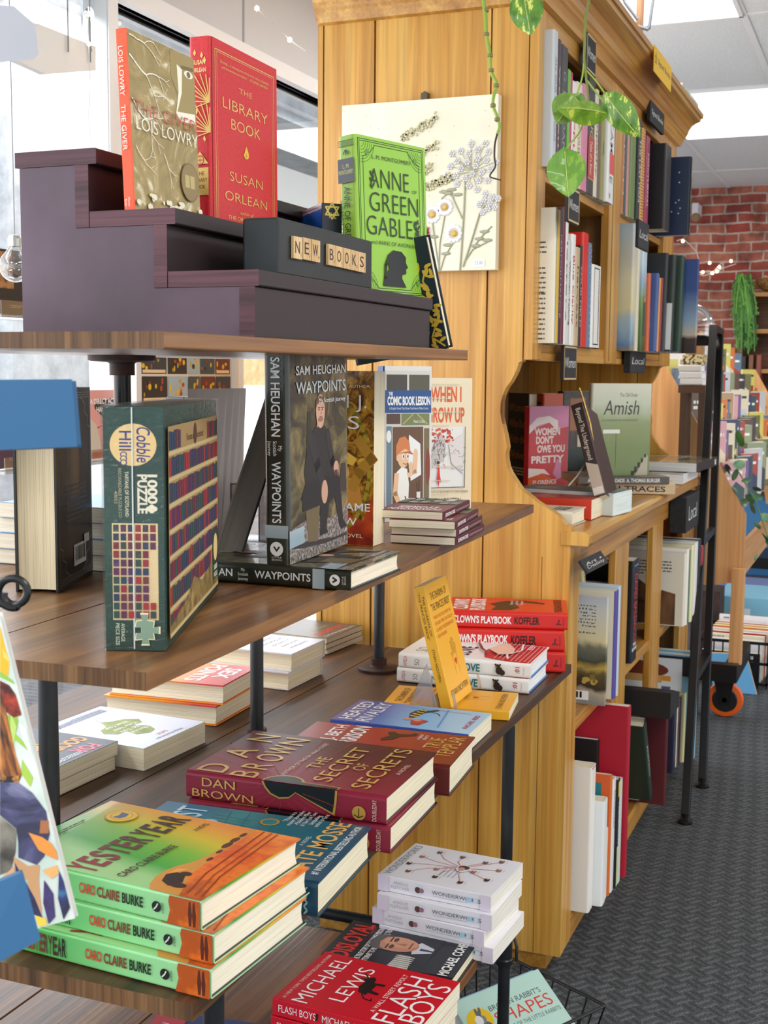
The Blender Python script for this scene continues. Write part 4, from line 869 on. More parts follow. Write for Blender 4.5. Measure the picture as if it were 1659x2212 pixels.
for k in range(4): plainbook('paperback', 'white paperback, %s of the white pile on the bottom board' % ['top', 'second from the top', 'second from the bottom', 'lowest'][k], shift(Mww, [0, -.010, -.016, -.012][k], [0, -.002, .012, .0][k]-.003*k, -TWW*k, radians([0, 1.2, -1.6, .6][k])), Www, TWW-.0005, Hww, '#eeebf0', '#eceaf2', group='white paperbacks piled on the bottom board', draw=dww, pages='#efe9dc')
TDI = hgt((977, 2147), Z_BOT, (975, 2116))
Mdi, Wdi, Hdi = lie(Z_BOT+TDI, A=(975, 2116), C=(1029.5, 2035), D=(761.6, 1987)); Wdi = min(Wdi, .18)
def ddi(b, i, F, S):
    W, H = b.W, b.H
    i.text(F, 'DISLOYAL', W*.04, H-.043, .032, '#d83028', w=W*.92, anchor='l', bold=.03); i.text(F, 'A MEMOIR', W*.82, H-.049, .004, '#d83028', w=W*.2, anchor='c')
    i.text(F, 'THE TRUE STORY OF THE FORMER PERSONAL', W*.02, H-.064, .0095, WHITE, w=W*.94, anchor='l', bold=.015); i.text(F, 'ATTORNEY TO PRESIDENT DONALD J. TRUMP', W*.02, H-.078, .0095, WHITE, w=W*.94, anchor='l', bold=.015)
    i.poly(F, [(W*.02, .04), (W*.3, .055), (W*.98, .05), (W*.98, .085), (W*.7, .10), (W*.35, .09), (W*.02, .07)], '#23262e')
    i.poly(F, [(W*.40, .088), (W*.5, .058), (W*.62, .058), (W*.72, .085), (W*.6, .095)], '#d4d6de'); i.poly(F, [(W*.52, .080), (W*.58, .080), (W*.56, .055), (W*.53, .055)], '#2e3e55')
    i.disc(F, W*.58, .122, W*.19, '#c98a6c', .038); i.disc(F, W*.63, .118, W*.13, '#d99a78', .03)
    i.poly(F, [(W*.38, .128), (W*.40, .158), (W*.55, .170), (W*.74, .162), (W*.80, .135), (W*.74, .146), (W*.58, .152), (W*.44, .146)], '#5a5652')
    for u in (.50, .68): i.disc(F, W*u, .128, W*.055, '#5a3428', .004); i.line(F, [(W*(u-.06), .136), (W*(u+.05), .136)], .003, '#4a342a')
    i.poly(F, [(W*.59, .126), (W*.63, .106), (W*.55, .106)], '#b87458'); i.line(F, [(W*.52, .098), (W*.66, .098)], .003, '#8e4a40')
    i.poly(F, [(W*.02, .075), (W*.34, .085), (W*.34, .105), (W*.02, .112)], '#9a968e')
    for k in range(7): i.line(F, [(W*(.04+.045*k), .078), (W*(.04+.045*k), .108)], .0025, '#e0ded6')
    i.text(F, 'MICHAEL COHEN', W*.04, .010, .016, WHITE, w=W*.92, anchor='l', bold=.03)
plainbook('hardcover', 'dark hardcover with a man portrait, under the edge of the red book', Mdi, Wdi, TDI-.0005, Hdi, '#22242c', '#1c1e25', hard=True, draw=ddi, inner='#16181e')
TFB = .0255
zfb = Z_BOT+3*TFB+.004
Mfb, Wfb, Hfb = lie(zfb, B=(588.6, 2155.7), D=(690, 2052), C=(979, 2117.7))
print('DIM ww', TWW, Www, Hww, 'dis', TDI, Wdi, Hdi, 'fb', Wfb, Hfb)
FR = '#cf1126'
def dfb(b, i, F, S):
    W, H, T = b.W, b.H, b.T
    i.text(F, '#1 NEW YORK TIMES BESTSELLING AUTHOR', W*.05, H-.016, .0058, '#f2d8c8', w=W*.9, anchor='l')
    i.text(F, 'MICHAEL', W*.04, H-.052, .026, WHITE, w=W*.9, anchor='l', bold=-.004); i.text(F, 'LEWIS', W*.20, H-.098, .026, WHITE, w=W*.66, anchor='l', bold=-.004)
    bx, by = W*.55, H*.48
    i.poly(F, [(bx-.024, by), (bx-.020, by+.014), (bx-.004, by+.020), (bx+.012, by+.018), (bx+.020, by+.024), (bx+.024, by+.018), (bx+.030, by+.012), (bx+.026, by+.006), (bx+.014, by+.004), (bx+.016, by-.014), (bx+.010, by-.014), (bx+.008, by-.002), (bx-.008, by-.002), (bx-.012, by-.016), (bx-.018, by-.016), (bx-.016, by)], '#1c1210'); i.line(F, [(bx-.024, by+.006), (bx-.034, by-.002), (bx-.036, by-.014), (bx-.030, by-.012)], .002, '#1c1210')
    i.line(F, [(bx+.02, by+.02), (bx+.018, by+.032)], .002, '#1c1210'); i.line(F, [(bx+.026, by+.02), (bx+.034, by+.028)], .002, '#1c1210')
    i.text(F, 'A WALL STREET REVOLT', W*.16, H*.335, .008, '#f6e6de', w=W*.74, anchor='l')
    i.text(F, 'FLASH', W*.05, H*.165, .036, WHITE, w=W*.86, anchor='l', bold=-.004); i.text(F, 'BOYS', W*.14, H*.01, .036, WHITE, w=W*.72, anchor='l', bold=-.004)
    i.text(S, 'FLASH BOYS', .010, T*.30, T*.42, WHITE, w=H*.27, anchor='l'); i.poly(S, [(H*.31, T*.3), (H*.325, T*.3), (H*.335, T*.7), (H*.315, T*.72)], '#1c1210'); i.text(S, 'MICHAEL LEWIS', H*.36, T*.30, T*.42, WHITE, w=H*.36, anchor='l')
for k in range(3): plainbook('paperback', 'red paperback, %s of the red pile on the bottom board' % ['topmost', 'middle', 'lowest'][k], shift(Mfb, .001*k, .002*k, -(TFB+.001)*k, radians(.5*k)), Wfb, TFB, Hfb, FR, FR, group='red paperbacks with white titles', draw=dfb, pages='#f0e6cc')
zb = Z_BOT+.03
pA_ = onz((285, 2240), zb); pB_ = onz((620, 2212), zb)
Mbl = cols(onz((610, 2225), zb), V((1, 0, 0)), -ZU, V((0, 1, 0)))
hb = (onz((345, 2180), zb)-onz((610, 2225), zb)).length
Mbl, Wbl, Hbl = lie(zb, C=(640, 2222), D=(345, 2183), W=.16)
def dbl(b, i, F, S):
    W, H = b.W, b.H
    i.rect(F, .001, H-.05, W-.001, H-.001, '#d83a4a'); i.text(F, 'NOW', W*.72, H-.03, .012, WHITE, w=.03)
    i.text(F, 'US', W*.62, H-.085, .03, WHITE, w=.05, bold=.03); i.text(F, 'WAR', W*.55, H*.45, .034, WHITE, w=.085, bold=.03)
plainbook('hardcover', 'navy, red and white book at the near end of the bottom board', Mbl, Wbl, .0295, Hbl, '#27407e', '#27407e', hard=True, draw=dbl, inner='#d8d8dc')
# wire basket on the floor with picture books
P1, P2, P3 = ond((1162, 2093), 2.56), ond((975, 2167), 2.50), ond((1204, 2212), 2.44)
ex = (P1-P2).normalized(); ez = (P1-P3); ez = (ez-ex*ez.dot(ex)).normalized(); ey = ez.cross(ex)
Hb = .165; Wb = (P1-P2).length
Q = P1-ez*Hb-ex*Wb
if Q.z < FLOOR+.03: Q = Q
MINT = '#bfe0d4'
def dsh(b, i, F, S):
    W, H = b.W, b.H
    i.text(F, "BROWN RABBIT'S", W*.60, H-.052, .013, '#55605c', w=W*.58, bold=-.003)
    i.text(F, 'SHAPES', W*.63, H-.088, .030, '#e0463a', w=W*.62, bold=-.006); i.text(F, 'THE TALE OF THE LITTLE RABBITS', W*.62, H-.106, .010, '#6a7a76', w=W*.70, bold=-.003)
    i.disc(F, W*.17, H-.062, .026, '#f0c62c', .030); i.disc(F, W*.17, H-.082, .018, '#6a6a6e', .016); i.disc(F, W*.19, H-.062, .009, '#8a8a8c', .011); i.disc(F, W*.175, H-.044, .003, '#6a6a6e', .012); i.disc(F, W*.205, H-.044, .003, '#6a6a6e', .012, rot=-.3); i.disc(F, W*.16, H-.062, .008, '#e8e8e4', .012)
b = plainbook('picture_book', 'mint green picture book tilted at the front of the wire basket', cols(Q, ex, ey, ez), Wb, .008, Hb, MINT, MINT, hard=True, draw=dsh, inner=MINT, pages='#f4f2ec')
for k, (c, lab, dx, dz) in enumerate((('#9cc4dc', 'pale blue picture book behind the mint green one in the basket', .004, .012), ('#e8e6e0', 'white picture book behind the pale blue one in the basket', -.012, .004), ('#a83a34', 'dark red picture book at the back of the wire basket', .012, .020))):
    def dpb(b, i, F, S, k=k): i.text(F, ['The', 'The Hare', 'Red'][k], b.W*.3, b.H-.03, .014, ['#2a6a9a', '#3a7ab0', '#f0d020'][k], w=.05, shear=.2); i.rect(F, b.W*.82, b.H-.02, b.W*.96, b.H-.006, '#e8c43a')
    plainbook('picture_book', lab, cols(Q+ey*(.012+.012*k)+ex*dx+ez*dz, ex, ey, ez), Wb-.01, .008, Hb, c, c, hard=True, draw=dpb, inner='#f0f0ee')
t = thing('wire_basket', 'black wire basket of picture books on the carpet', 'basket', (Q.x, Q.y, FLOOR), None)
r1 = onz((1172, 2104), -1.21); r2 = onz((1307, 2172), -1.21); d12 = (r2-r1); dpr = V((d12.y, -d12.x, 0)).normalized()
if dpr.x > 0: dpr = -dpr
r0 = r1-d12*1.18; r3 = r2+dpr*.30; r4 = r0+dpr*.30
cen = (r0+r2+r3+r4)/4
lo = [cen+(p-cen)*.82+V((0, 0, FLOOR+.008+1.21)) for p in (r0, r2, r3, r4)]; hi = [r0, r2, r3, r4]
BW = flat('#101113', .4)
def rodtube(m, a, b, r=.0022): m.tube([a, b], r, BW, 8)
m = MB(); 
for k in range(4): rodtube(m, hi[k], hi[(k+1) % 4], .0034)
m.build('rim', t, smooth=True)
m = MB()
for k in range(4): rodtube(m, lo[k], lo[(k+1) % 4], .003)
m.build('base_ring', t, smooth=True)
m = MB()
for k in range(4):
    n = 8
    for j in range(n+1): rodtube(m, hi[k].lerp(hi[(k+1) % 4], j/n), lo[k].lerp(lo[(k+1) % 4], j/n), .0018)
for j in range(1, 10): rodtube(m, lo[0].lerp(lo[1], j/10), lo[3].lerp(lo[2], j/10), .0016)
m.build('wires', t, smooth=True)
hk = ond((1121, 2084), 2.42); m = MB().tube([r0.lerp(r1, .62), r0.lerp(r1, .62)+V((0, 0, .03)), r0.lerp(r1, .62)+V((.01, .01, .05))], .0035, BW, 8); m.build('hook', t, smooth=True)
# ================================================================ middle board
def yawstand(zb, o, yaw, tilt=0.0, roll=0.0):
    """upright pose at o: the cover runs along yaw (from +x towards +y), leaning back by tilt, sideways by roll"""
    ex = V((cos(yaw), sin(yaw), 0)); ey = ZU.cross(ex); ez = ZU
    R = Matrix.Rotation(-tilt, 3, ex) @ Matrix.Rotation(roll, 3, ey)
    return cols(V((o[0], o[1], zb)), R @ ex, R @ ey, R @ ez)
ZM = Z_MID+.0006
# --- jigsaw box in shrink wrap
b0, b1, b2 = onz((231, 1403), ZM), onz((357, 1406), ZM), onz((481, 1258), ZM)
ex = (b2-b1); L = ex.length; ex.normalize(); ey = ZU.cross(ex); T = (b0-b1).dot(ey); Hz = hgt((357, 1406), ZM, (350, 880)); L = .335
print('DIM puzzle', L, T, Hz)
DG = noisemat('box_green', [(.3, '#1f3f36'), (.7, '#2b5146')], 8, 3, .35); CREAM = '#e9cf9c'
t = thing('puzzle_box', 'dark green jigsaw puzzle box in shrink wrap standing on end', 'puzzle box', tuple(b1)); t.matrix_world = cols(b1, ex, ey, ZU)
m = MB().box(0, L, 0, T, 0, Hz, DG); ik = Ink(m)
S = lambda u, v, l: (-l, T-v, Hz-u*Hz/.25)
F = lambda u, v, l: (u, -l, v)
ik.disc(S, .038, T*.50, .0215, '#f0cf8e', n=32)
ik.text(S, 'Cobble', .020, T*.56, .0125, '#3a3f86', w=.036, anchor='l', shear=.15, bold=.01); ik.text(S, 'Hill', .024, T*.27, .0125, '#3a3f86', w=.020, anchor='l', bold=.01)
for k in range(3): ik.disc(S, .048+.004*k, T*.34, .0032, '#3a3f86'); ik.disc(S, .048+.004*k, T*.34, .0022, '#f0cf8e')
ik.text(S, '1000', .068, T*.74, .0085, '#f2ead0', w=.030, anchor='l', bold=.035); ik.text(S, 'PUZZLE', .068, T*.57, .0085, '#f2ead0', w=.040, anchor='l', bold=.035)
for u, v in ((.101, .80), (.105, .80), (.103, .85), (.103, .75)): ik.disc(S, u, T*v, .0026, '#f2ead0')
ik.text(S, 'TARTANS OF SCOTLAND', .065, T*.36, .0032, '#e8e0c0', w=.046, anchor='l', bold=.015); ik.text(S, 'RECOGNIZABLE PUZZLE CO', .062, T*.25, .0028, '#c0b890', w=.05, anchor='l'); ik.text(S, '40052', .085, T*.18, .0028, '#c0b890', w=.013, anchor='l')
ik.rect(S, .118, T*.13, .218, T*.90, CREAM)
r = random.Random(4); PAL = ['#7a2336', '#2b3a55', '#8e2b34', '#33443f', '#5a2b4a', '#24405a', '#9c2a2f', '#3e3a4e', '#6b3238', '#2d4a44', '#4a2a5a']
for a in range(11):
    for c in range(6):
        if 3 <= a <= 8 and c == 5: continue
        ik.rect(S, .1195+.0089*a, T*(.15+.124*c), .1195+.0089*a+.0073, T*(.15+.124*c+.095), r.choice(PAL))
pc = [(.006, .0), (.010, .004), (.010, -.006)]
u0, v0 = .228, T*.66
PG = '#7f9a84'
for rr, c in ((1.0, '#e8dcae'), (.9, PG)):
    ik.poly(S, [(u0+x*rr, v0+y*rr) for x, y in ((-.010, -.008), (-.011, -.002), (-.018, -.004), (-.018, .004), (-.011, .003), (-.010, .010), (-.003, .009), (-.004, .015), (.004, .015), (.003, .009), (.010, .010), (.010, .004), (.016, .005), (.016, -.003), (.010, -.002), (.011, -.009), (.003, -.008), (.003, -.003), (-.003, -.003), (-.003, -.009))], c)
ik.text(S, 'AVERAGE', .221, T*.27, .0035, '#d0d8c0', w=.019, anchor='l'); ik.text(S, 'PIECE SIZE', .221, T*.18, .0035, '#d0d8c0', w=.023, anchor='l')
ik.rect(F, .010, .012, L-.008, Hz-.018, '#a8895a'); cells = []
for a in range(8):
    z1 = Hz-.022-.0245*a; z0 = z1-.0185
    for c in range(24):
        x0 = .013+(L-.024)*c/24
        if a == 0 and 5 <= c <= 17: continue
        if a >= 6 and c >= 20: continue
        if a == 7 and c > 8: continue
        dz_ = r.uniform(0, .002); cells.append([(x0, z0), (x0+(L-.024)/24*.90, z0), (x0+(L-.024)/24*.90, z1-dz_), (x0, z1-dz_)])
    ik.rect(F, .012, z0-.0048, L-.010, z0-.001, '#cdb684')
lf = ik.step()
for cl in cells: ik.mb.add([F(u, v, lf) for u, v in cl], [(0, 1, 2, 3)], flat(r.choice(PAL), .5))
ik.poly(F, [(.012, .014), (L-.010, .014), (L-.010, .030), (L*.8, .042), (L*.6, .034), (L*.45, .046), (L*.3, .030), (L*.15, .024), (.012, .020)], noisemat('box_scene', [(.3, '#5a4a2c'), (.55, '#8c7440'), (.75, '#b79a5c')], 60, 4, .5))
ik.text(F, 'Tartans of', L*.40, Hz-.036, .007, '#4a3a2a', w=.05); ik.text(F, 'Scotland', L*.58, Hz-.036, .007, '#4a3a2a', w=.045); ik.disc(F, L*.49, Hz-.031, .010, '#5a3a34', .011)
ik.rect(F, L-.055, .02, L-.010, .075, '#24443a'); ik.disc(F, L-.032, .056, .015, '#f0cf8e', .016); ik.text(F, '1000', L-.032, .030, .006, '#f2ead0', w=.024, bold=.03); ik.text(F, 'PUZZLE', L-.032, .022, .005, '#f2ead0', w=.026, bold=.03)
o = m.build('box', t, local=True)
def wrapmat():
    m = clearmat('shrink_wrap', (.97, .97, .97), .015, .1, .3); nt = m.node_tree
    n = N(nt, 'ShaderNodeTexNoise', Scale=1.0, Detail=3.0, Distortion=1.0); v = coords(nt, (60, 60, 320)); nt.links.new(v, n.inputs['Vector'])
    bp = N(nt, 'ShaderNodeBump', Strength=.55, Distance=.004); nt.links.new(n.outputs['Fac'], bp.inputs['Height'])
    for x in nt.nodes:
        if x.type == 'BSDF_GLOSSY': nt.links.new(bp.outputs['Normal'], x.inputs['Normal'])
    return m
WRAP = wrapmat()
MB().box(-.0016, L+.0016, -.0022, T+.0016, .0004, Hz+.0016, WRAP).build('shrink_wrap', t, local=True)
MB().box(-.0024, -.0018, T*.50, T*.50+.0012, .002, Hz, flat('#cfd6d2', .15)).build('wrap_seam', t, local=True)
# --- forest hardcovers: one flat, one standing on it
FOR = noisemat('cover_forest', [(.30, '#15170f'), (.45, '#37371f'), (.58, '#6b6238'), (.72, '#a58a68'), (.85, '#d8cbb8')], 26, 6, .35, dist=1.2, coat=.3)
FORD = noisemat('spine_forest', [(.3, '#181b14'), (.6, '#2c3024'), (.8, '#3f4233')], 20, 4, .35, coat=.3)
ROCK = noisemat('cover_gravel', [(.32, '#2c2825'), (.5, '#6f6862'), (.66, '#b5aca4'), (.8, '#e0d9d2')], 220, 4, .4, coat=.3)
LAKE = gradmat('cover_lake', [(0, '#8fa3ad'), (1, '#c7cfd2')], 2, .03, .07, .35)
def figure(i, F, W, H):
    k = W/.155; X = lambda u: u*W; Y = lambda v: v*H
    i.poly(F, [(X(.38), Y(.60)), (X(.48), Y(.64)), (X(.60), Y(.62)), (X(.68), Y(.54)), (X(.73), Y(.42)), (X(.80), Y(.40)), (X(.82), Y(.36)), (X(.62), Y(.36)), (X(.58), Y(.30)), (X(.34), Y(.28)), (X(.26), Y(.36)), (X(.24), Y(.42)), (X(.30), Y(.52))], '#22201f')
    i.poly(F, [(X(.20), Y(.30)), (X(.26), Y(.36)), (X(.60), Y(.38)), (X(.84), Y(.36)), (X(.92), Y(.12)), (X(.84), Y(.11)), (X(.76), Y(.26)), (X(.66), Y(.24)), (X(.60), Y(.10)), (X(.50), Y(.10)), (X(.50), Y(.24)), (X(.22), Y(.23))], '#171616')
    i.poly(F, [(X(.49), Y(.125)), (X(.60), Y(.125)), (X(.64), Y(.095)), (X(.50), Y(.09))], '#15110f'); i.poly(F, [(X(.84), Y(.135)), (X(.92), Y(.13)), (X(.99), Y(.095)), (X(.86), Y(.09))], '#15110f')
    i.line(F, [(X(.34), Y(.58)), (X(.46), Y(.44)), (X(.56), Y(.33))], .014*k, '#2a2726'); i.line(F, [(X(.64), Y(.58)), (X(.72), Y(.44)), (X(.76), Y(.40))], .012*k, '#262423')
    i.disc(F, X(.58), Y(.30), .0085*k, '#c99a80', .013*k); i.disc(F, X(.785), Y(.405), .007*k, '#c99a80', .008*k); i.rect(F, X(.75), Y(.37), X(.81), Y(.395), '#5a2a2e')
    i.poly(F, [(X(.45), Y(.62)), (X(.56), Y(.62)), (X(.55), Y(.66)), (X(.46), Y(.66))], '#b5826a')
    i.disc(F, X(.515), Y(.695), .0115*k, '#cf9f86', .0185*k); i.poly(F, [(X(.435), Y(.70)), (X(.44), Y(.745)), (X(.50), Y(.768)), (X(.575), Y(.76)), (X(.60), Y(.71)), (X(.57), Y(.735)), (X(.50), Y(.738)), (X(.455), Y(.725))], '#6b4a32')
    for u in (.49, .548): i.disc(F, X(u), Y(.702), .0016*k, '#3a2a26', .001*k); i.line(F, [(X(u-.018), Y(.711)), (X(u+.018), Y(.712))], .0012*k, '#5a3c2c')
    i.line(F, [(X(.522), Y(.70)), (X(.53), Y(.684)), (X(.515), Y(.683))], .001*k, '#a5735c'); i.line(F, [(X(.50), Y(.668)), (X(.54), Y(.668))], .0013*k, '#9a5a50'); i.disc(F, X(.515), Y(.655), .007*k, '#9a7058', .0025*k)
def dway(b, i, F, S):
    W, H, T = b.W, b.H, b.T
    i.poly(F, [(0.001, .001), (W-.001, .001), (W-.001, H*.20), (W*.7, H*.16), (W*.4, H*.20), (.001, H*.16)], ROCK)
    i.poly(F, [(.001, H*.155), (W*.24, H*.165), (W*.24, H*.075), (.001, H*.07)], LAKE)
    i.poly(F, [(W*.0, H*.075), (W*.3, H*.085), (W*.75, H*.06), (W*.98, H*.065), (W*.98, H*.05), (W*.6, H*.045), (W*.2, H*.06)], '#2c2624')
    i.poly(F, [(W*.30, H*.70), (W*.28, H*.40), (W*.34, H*.40), (W*.36, H*.70)], '#2a2c1c'); i.poly(F, [(W*.88, H*.42), (W*.84, H*.28), (W*.98, H*.28), (W*.96, H*.42)], '#3a2e28'); i.poly(F, [(W*.26, H*.24), (W*.5, H*.24), (W*.46, H*.07), (W*.3, H*.08)], '#6a5a3c')
    figure(i, F, W, H)
    i.text(F, 'SAM HEUGHAN', W*.54, H*.872, H*.042, '#f2f2ee', w=W*.84, bold=.012); i.text(F, 'WAYPOINTS', W*.54, H*.785, H*.055, '#dfe6ea', w=W*.84, bold=.01)
    i.text(F, 'My Scottish Journey', W*.72, H*.735, H*.022, '#f2f2ee', w=W*.46)
    i.text(S, 'SAM HEUGHAN', H*.045, T*.34, T*.36, '#f2f2ee', w=H*.36, anchor='l', bold=.015); i.text(S, 'WAYPOINTS', H*.52, T*.34, T*.36, '#e2e6e6', w=H*.285, anchor='l', bold=.015)
    for k, s in enumerate(('My', 'Scottish', 'Journey')): i.text(S, s, H*(.455+.018*k) if False else H*.46, T*(.62-.22*k), T*.15, '#f2f2ee', w=T*(.2 if k == 0 else .55), rot=0 if False else 0)
    i.rect(S, H*.815, .0005, H*.875, T-.0005, LAKE); i.disc(S, H*.925, T*.5, T*.27, '#e8e8e6'); i.line(S, [(H*.917, T*.60), (H*.933, T*.5), (H*.917, T*.4)], .0022, '#2a2c28')
    i.text(S, 'LITTLE', H*.968, T*.5, .002, '#e8e8e6', w=T*.4, rot=pi/2); i.text(S, 'BROWN', H*.98, T*.5, .002, '#e8e8e6', w=T*.4, rot=pi/2)
TWF = hgt((755, 1278), ZM, (757, 1232))
Mwf, Wwf, Hwf = lie(ZM+TWF, A=(757, 1232.5), B=(480, 1213.5), C=(867, 1187), H=.262)
print('DIM way', TWF, Wwf, Hwf)
plainbook('hardcover', 'forest-covered hardcover lying flat under its standing twin', Mwf, min(Wwf, .175), TWF-.0004, Hwf, FOR, FORD, hard=True, group='forest-covered hardcovers', draw=dway, inner='#1f2c44', pages='#f4e6cc')
zb = ZM+TWF
Mws, Wws = stand(zb, (625, 1222), (751, 1181.5)); Hws = hgt((625, 1222), zb, (613, 750)); Tws = (onz((584, 1216), zb)-onz((625, 1222), zb)).length
Mws = Mws @ Matrix.Rotation(radians(-1.4), 4, 'Y')
print('DIM ws', Wws, Hws, Tws)
plainbook('hardcover', 'forest-covered hardcover standing upright, man in black seated on the cover', Mws, Wws, min(Tws, .036), Hws, FOR, FORD, hard=True, group='forest-covered hardcovers', draw=dway, inner='#1f2c44')
# --- gold fantasy paperback
GOLDF = noisemat('cover_gold_scrolls', [(.32, '#2a1808'), (.45, '#7a4a10'), (.6, '#c08a22'), (.75, '#e6bd4c')], 42, 5, .35, dist=2.5, coat=.3)
c_ = onz((802.5, 1181.5), ZM); Mg = yawstand(ZM, (c_.x+.003, c_.y+.165), radians(-90+1.0)); Hg = hgt((802.5, 1181.5), ZM, (807, 801.5))
def dgold(b, i, F, S):
    W, H = b.W, b.H
    i.poly(F, [(.001, .001), (W-.001, .001), (W-.001, H*.30), (W*.9, H*.14), (W*.7, H*.20), (W*.4, H*.1), (.001, H*.2)], gradmat('cover_embers', [(0, '#7a1a08'), (.5, '#c8481a'), (1, '#6a3a0c')], 2, 0, .1, .4, 1.0, 40))
    cx, cy = W*.56, H*.45
    i.line(F, [(cx+W*.40*cos(pi*2*k/36), cy+W*.62*sin(pi*2*k/36)) for k in range(36)], .006, '#a8942a', close=True)
    i.disc(F, W*.68, H*.42, W*.085, '#d8a860', H*.05); i.poly(F, [(W*.5, H*.5), (W*.66, H*.57), (W*.84, H*.5), (W*.8, H*.46), (W*.68, H*.48), (W*.56, H*.46)], '#e6b848'); i.poly(F, [(W*.52, H*.36), (W*.68, H*.38), (W*.86, H*.36), (W*.9, H*.22), (W*.5, H*.22)], '#c88a3a')
    for u in (.64, .72): i.disc(F, W*u, H*.425, .003, '#4a2a14', .0015)
    i.line(F, [(W*.65, H*.39), (W*.71, H*.39)], .002, '#8a4a2a')
    i.line(F, [(W*.86, H*.60), (W*.98, H*.50), (W*.86, H*.42), (W*.80, H*.34)], .016, '#b5842a')
    i.text(F, 'NEW YORK TIMES BESTSELLING AUTHOR', W*.5, H*.905, H*.016, '#f2e6c8', w=W*.92)
    i.text(F, 'SARAH J.', W*.5, H*.79, H*.075, WHITE, w=W*.86, bold=-.004); i.text(F, 'MAAS', W*.5, H*.67, H*.075, WHITE, w=W*.72, bold=-.004)
    i.text(F, 'HOUSE of FLAME', W*.5, H*.20, H*.045, WHITE, w=W*.94, bold=.005); i.text(F, 'and SHADOW', W*.46, H*.115, H*.045, WHITE, w=W*.76, bold=.005); i.text(F, 'A CRESCENT CITY NOVEL', W*.48, H*.045, H*.022, '#f2dcb0', w=W*.84)
plainbook('paperback', 'gold scrollwork paperback behind the standing forest hardcover', Mg, .165, .045, Hg, GOLDF, '#6a4a14', draw=dgold)
# --- maroon story paperbacks, spines to the right
TDS = hgt((942, 1180), ZM, (957, 1106))/4
zt = ZM+4*TDS; qb, qa, qd = onz((957, 1106), zt), onz((1015, 1080), zt), onz((803, 1105), zt)
ez = (qb-qa); Hds = ez.length; ez.normalize(); ex = (-ZU).cross(ez); Wds = (qd-qb).dot(ex)
print('DIM ds', TDS, Hds, Wds)
def dds(b, i, F, S):
    W, H, T = b.W, b.H, b.T
    i.text(F, 'DOWNTOWN', W*.5, H*.80, H*.11, '#e8dcd8', w=W*.8, bold=.04); i.text(F, 'STORIES', W*.5, H*.66, H*.11, '#e8dcd8', w=W*.62, bold=.04); i.text(F, 'A COLLECTION OF SHORT STORIES', W*.5, H*.92, H*.02, '#e8dcd8', w=W*.7); i.text(F, 'LUCILLE BRAKE', W*.55, H*.52, H*.03, '#d8b0b0', w=W*.5)
    i.rect(F, .001, .001, W-.001, H*.46, '#2c2624')
    r = random.Random(8)
    for a in range(6):
        for c in range(5): i.rect(F, W*(.02+.165*a), H*(.02+.085*c), W*(.02+.165*a+.14), H*(.02+.085*c+.06), r.choice(['#d8d4c8', '#8a8478', '#3a3430', '#5a6a4a', '#c8c0b0']))
    i.text(S, 'DOWNTOWN STORIES', H*.06, T*.30, T*.42, '#f0e4e0', w=H*.34, anchor='l', bold=.04); i.text(S, 'A COLLECTION OF SHORT STORIES FROM OUR OWN COMMUNITY', H*.44, T*.36, T*.26, '#d8b8b8', w=H*.48, anchor='l')
for k in range(4):
    Mk_ = shift(cols(qa, ex, -ZU, ez), [0, -.004, .012, .010][k], [0, -.016, -.018, -.022][k], -TDS*k, radians([0, 1.5, 0, -1.5][k]))
    plainbook('paperback', 'maroon paperback, %s of the stack at the end of the middle board' % ['top', 'second from the top', 'third from the top', 'lowest'][k], Mk_, Wds, TDS-.0004, Hds, '#712a2f', '#5c2028', group='maroon paperbacks in a stack', draw=dds, pages='#f0e2c6')
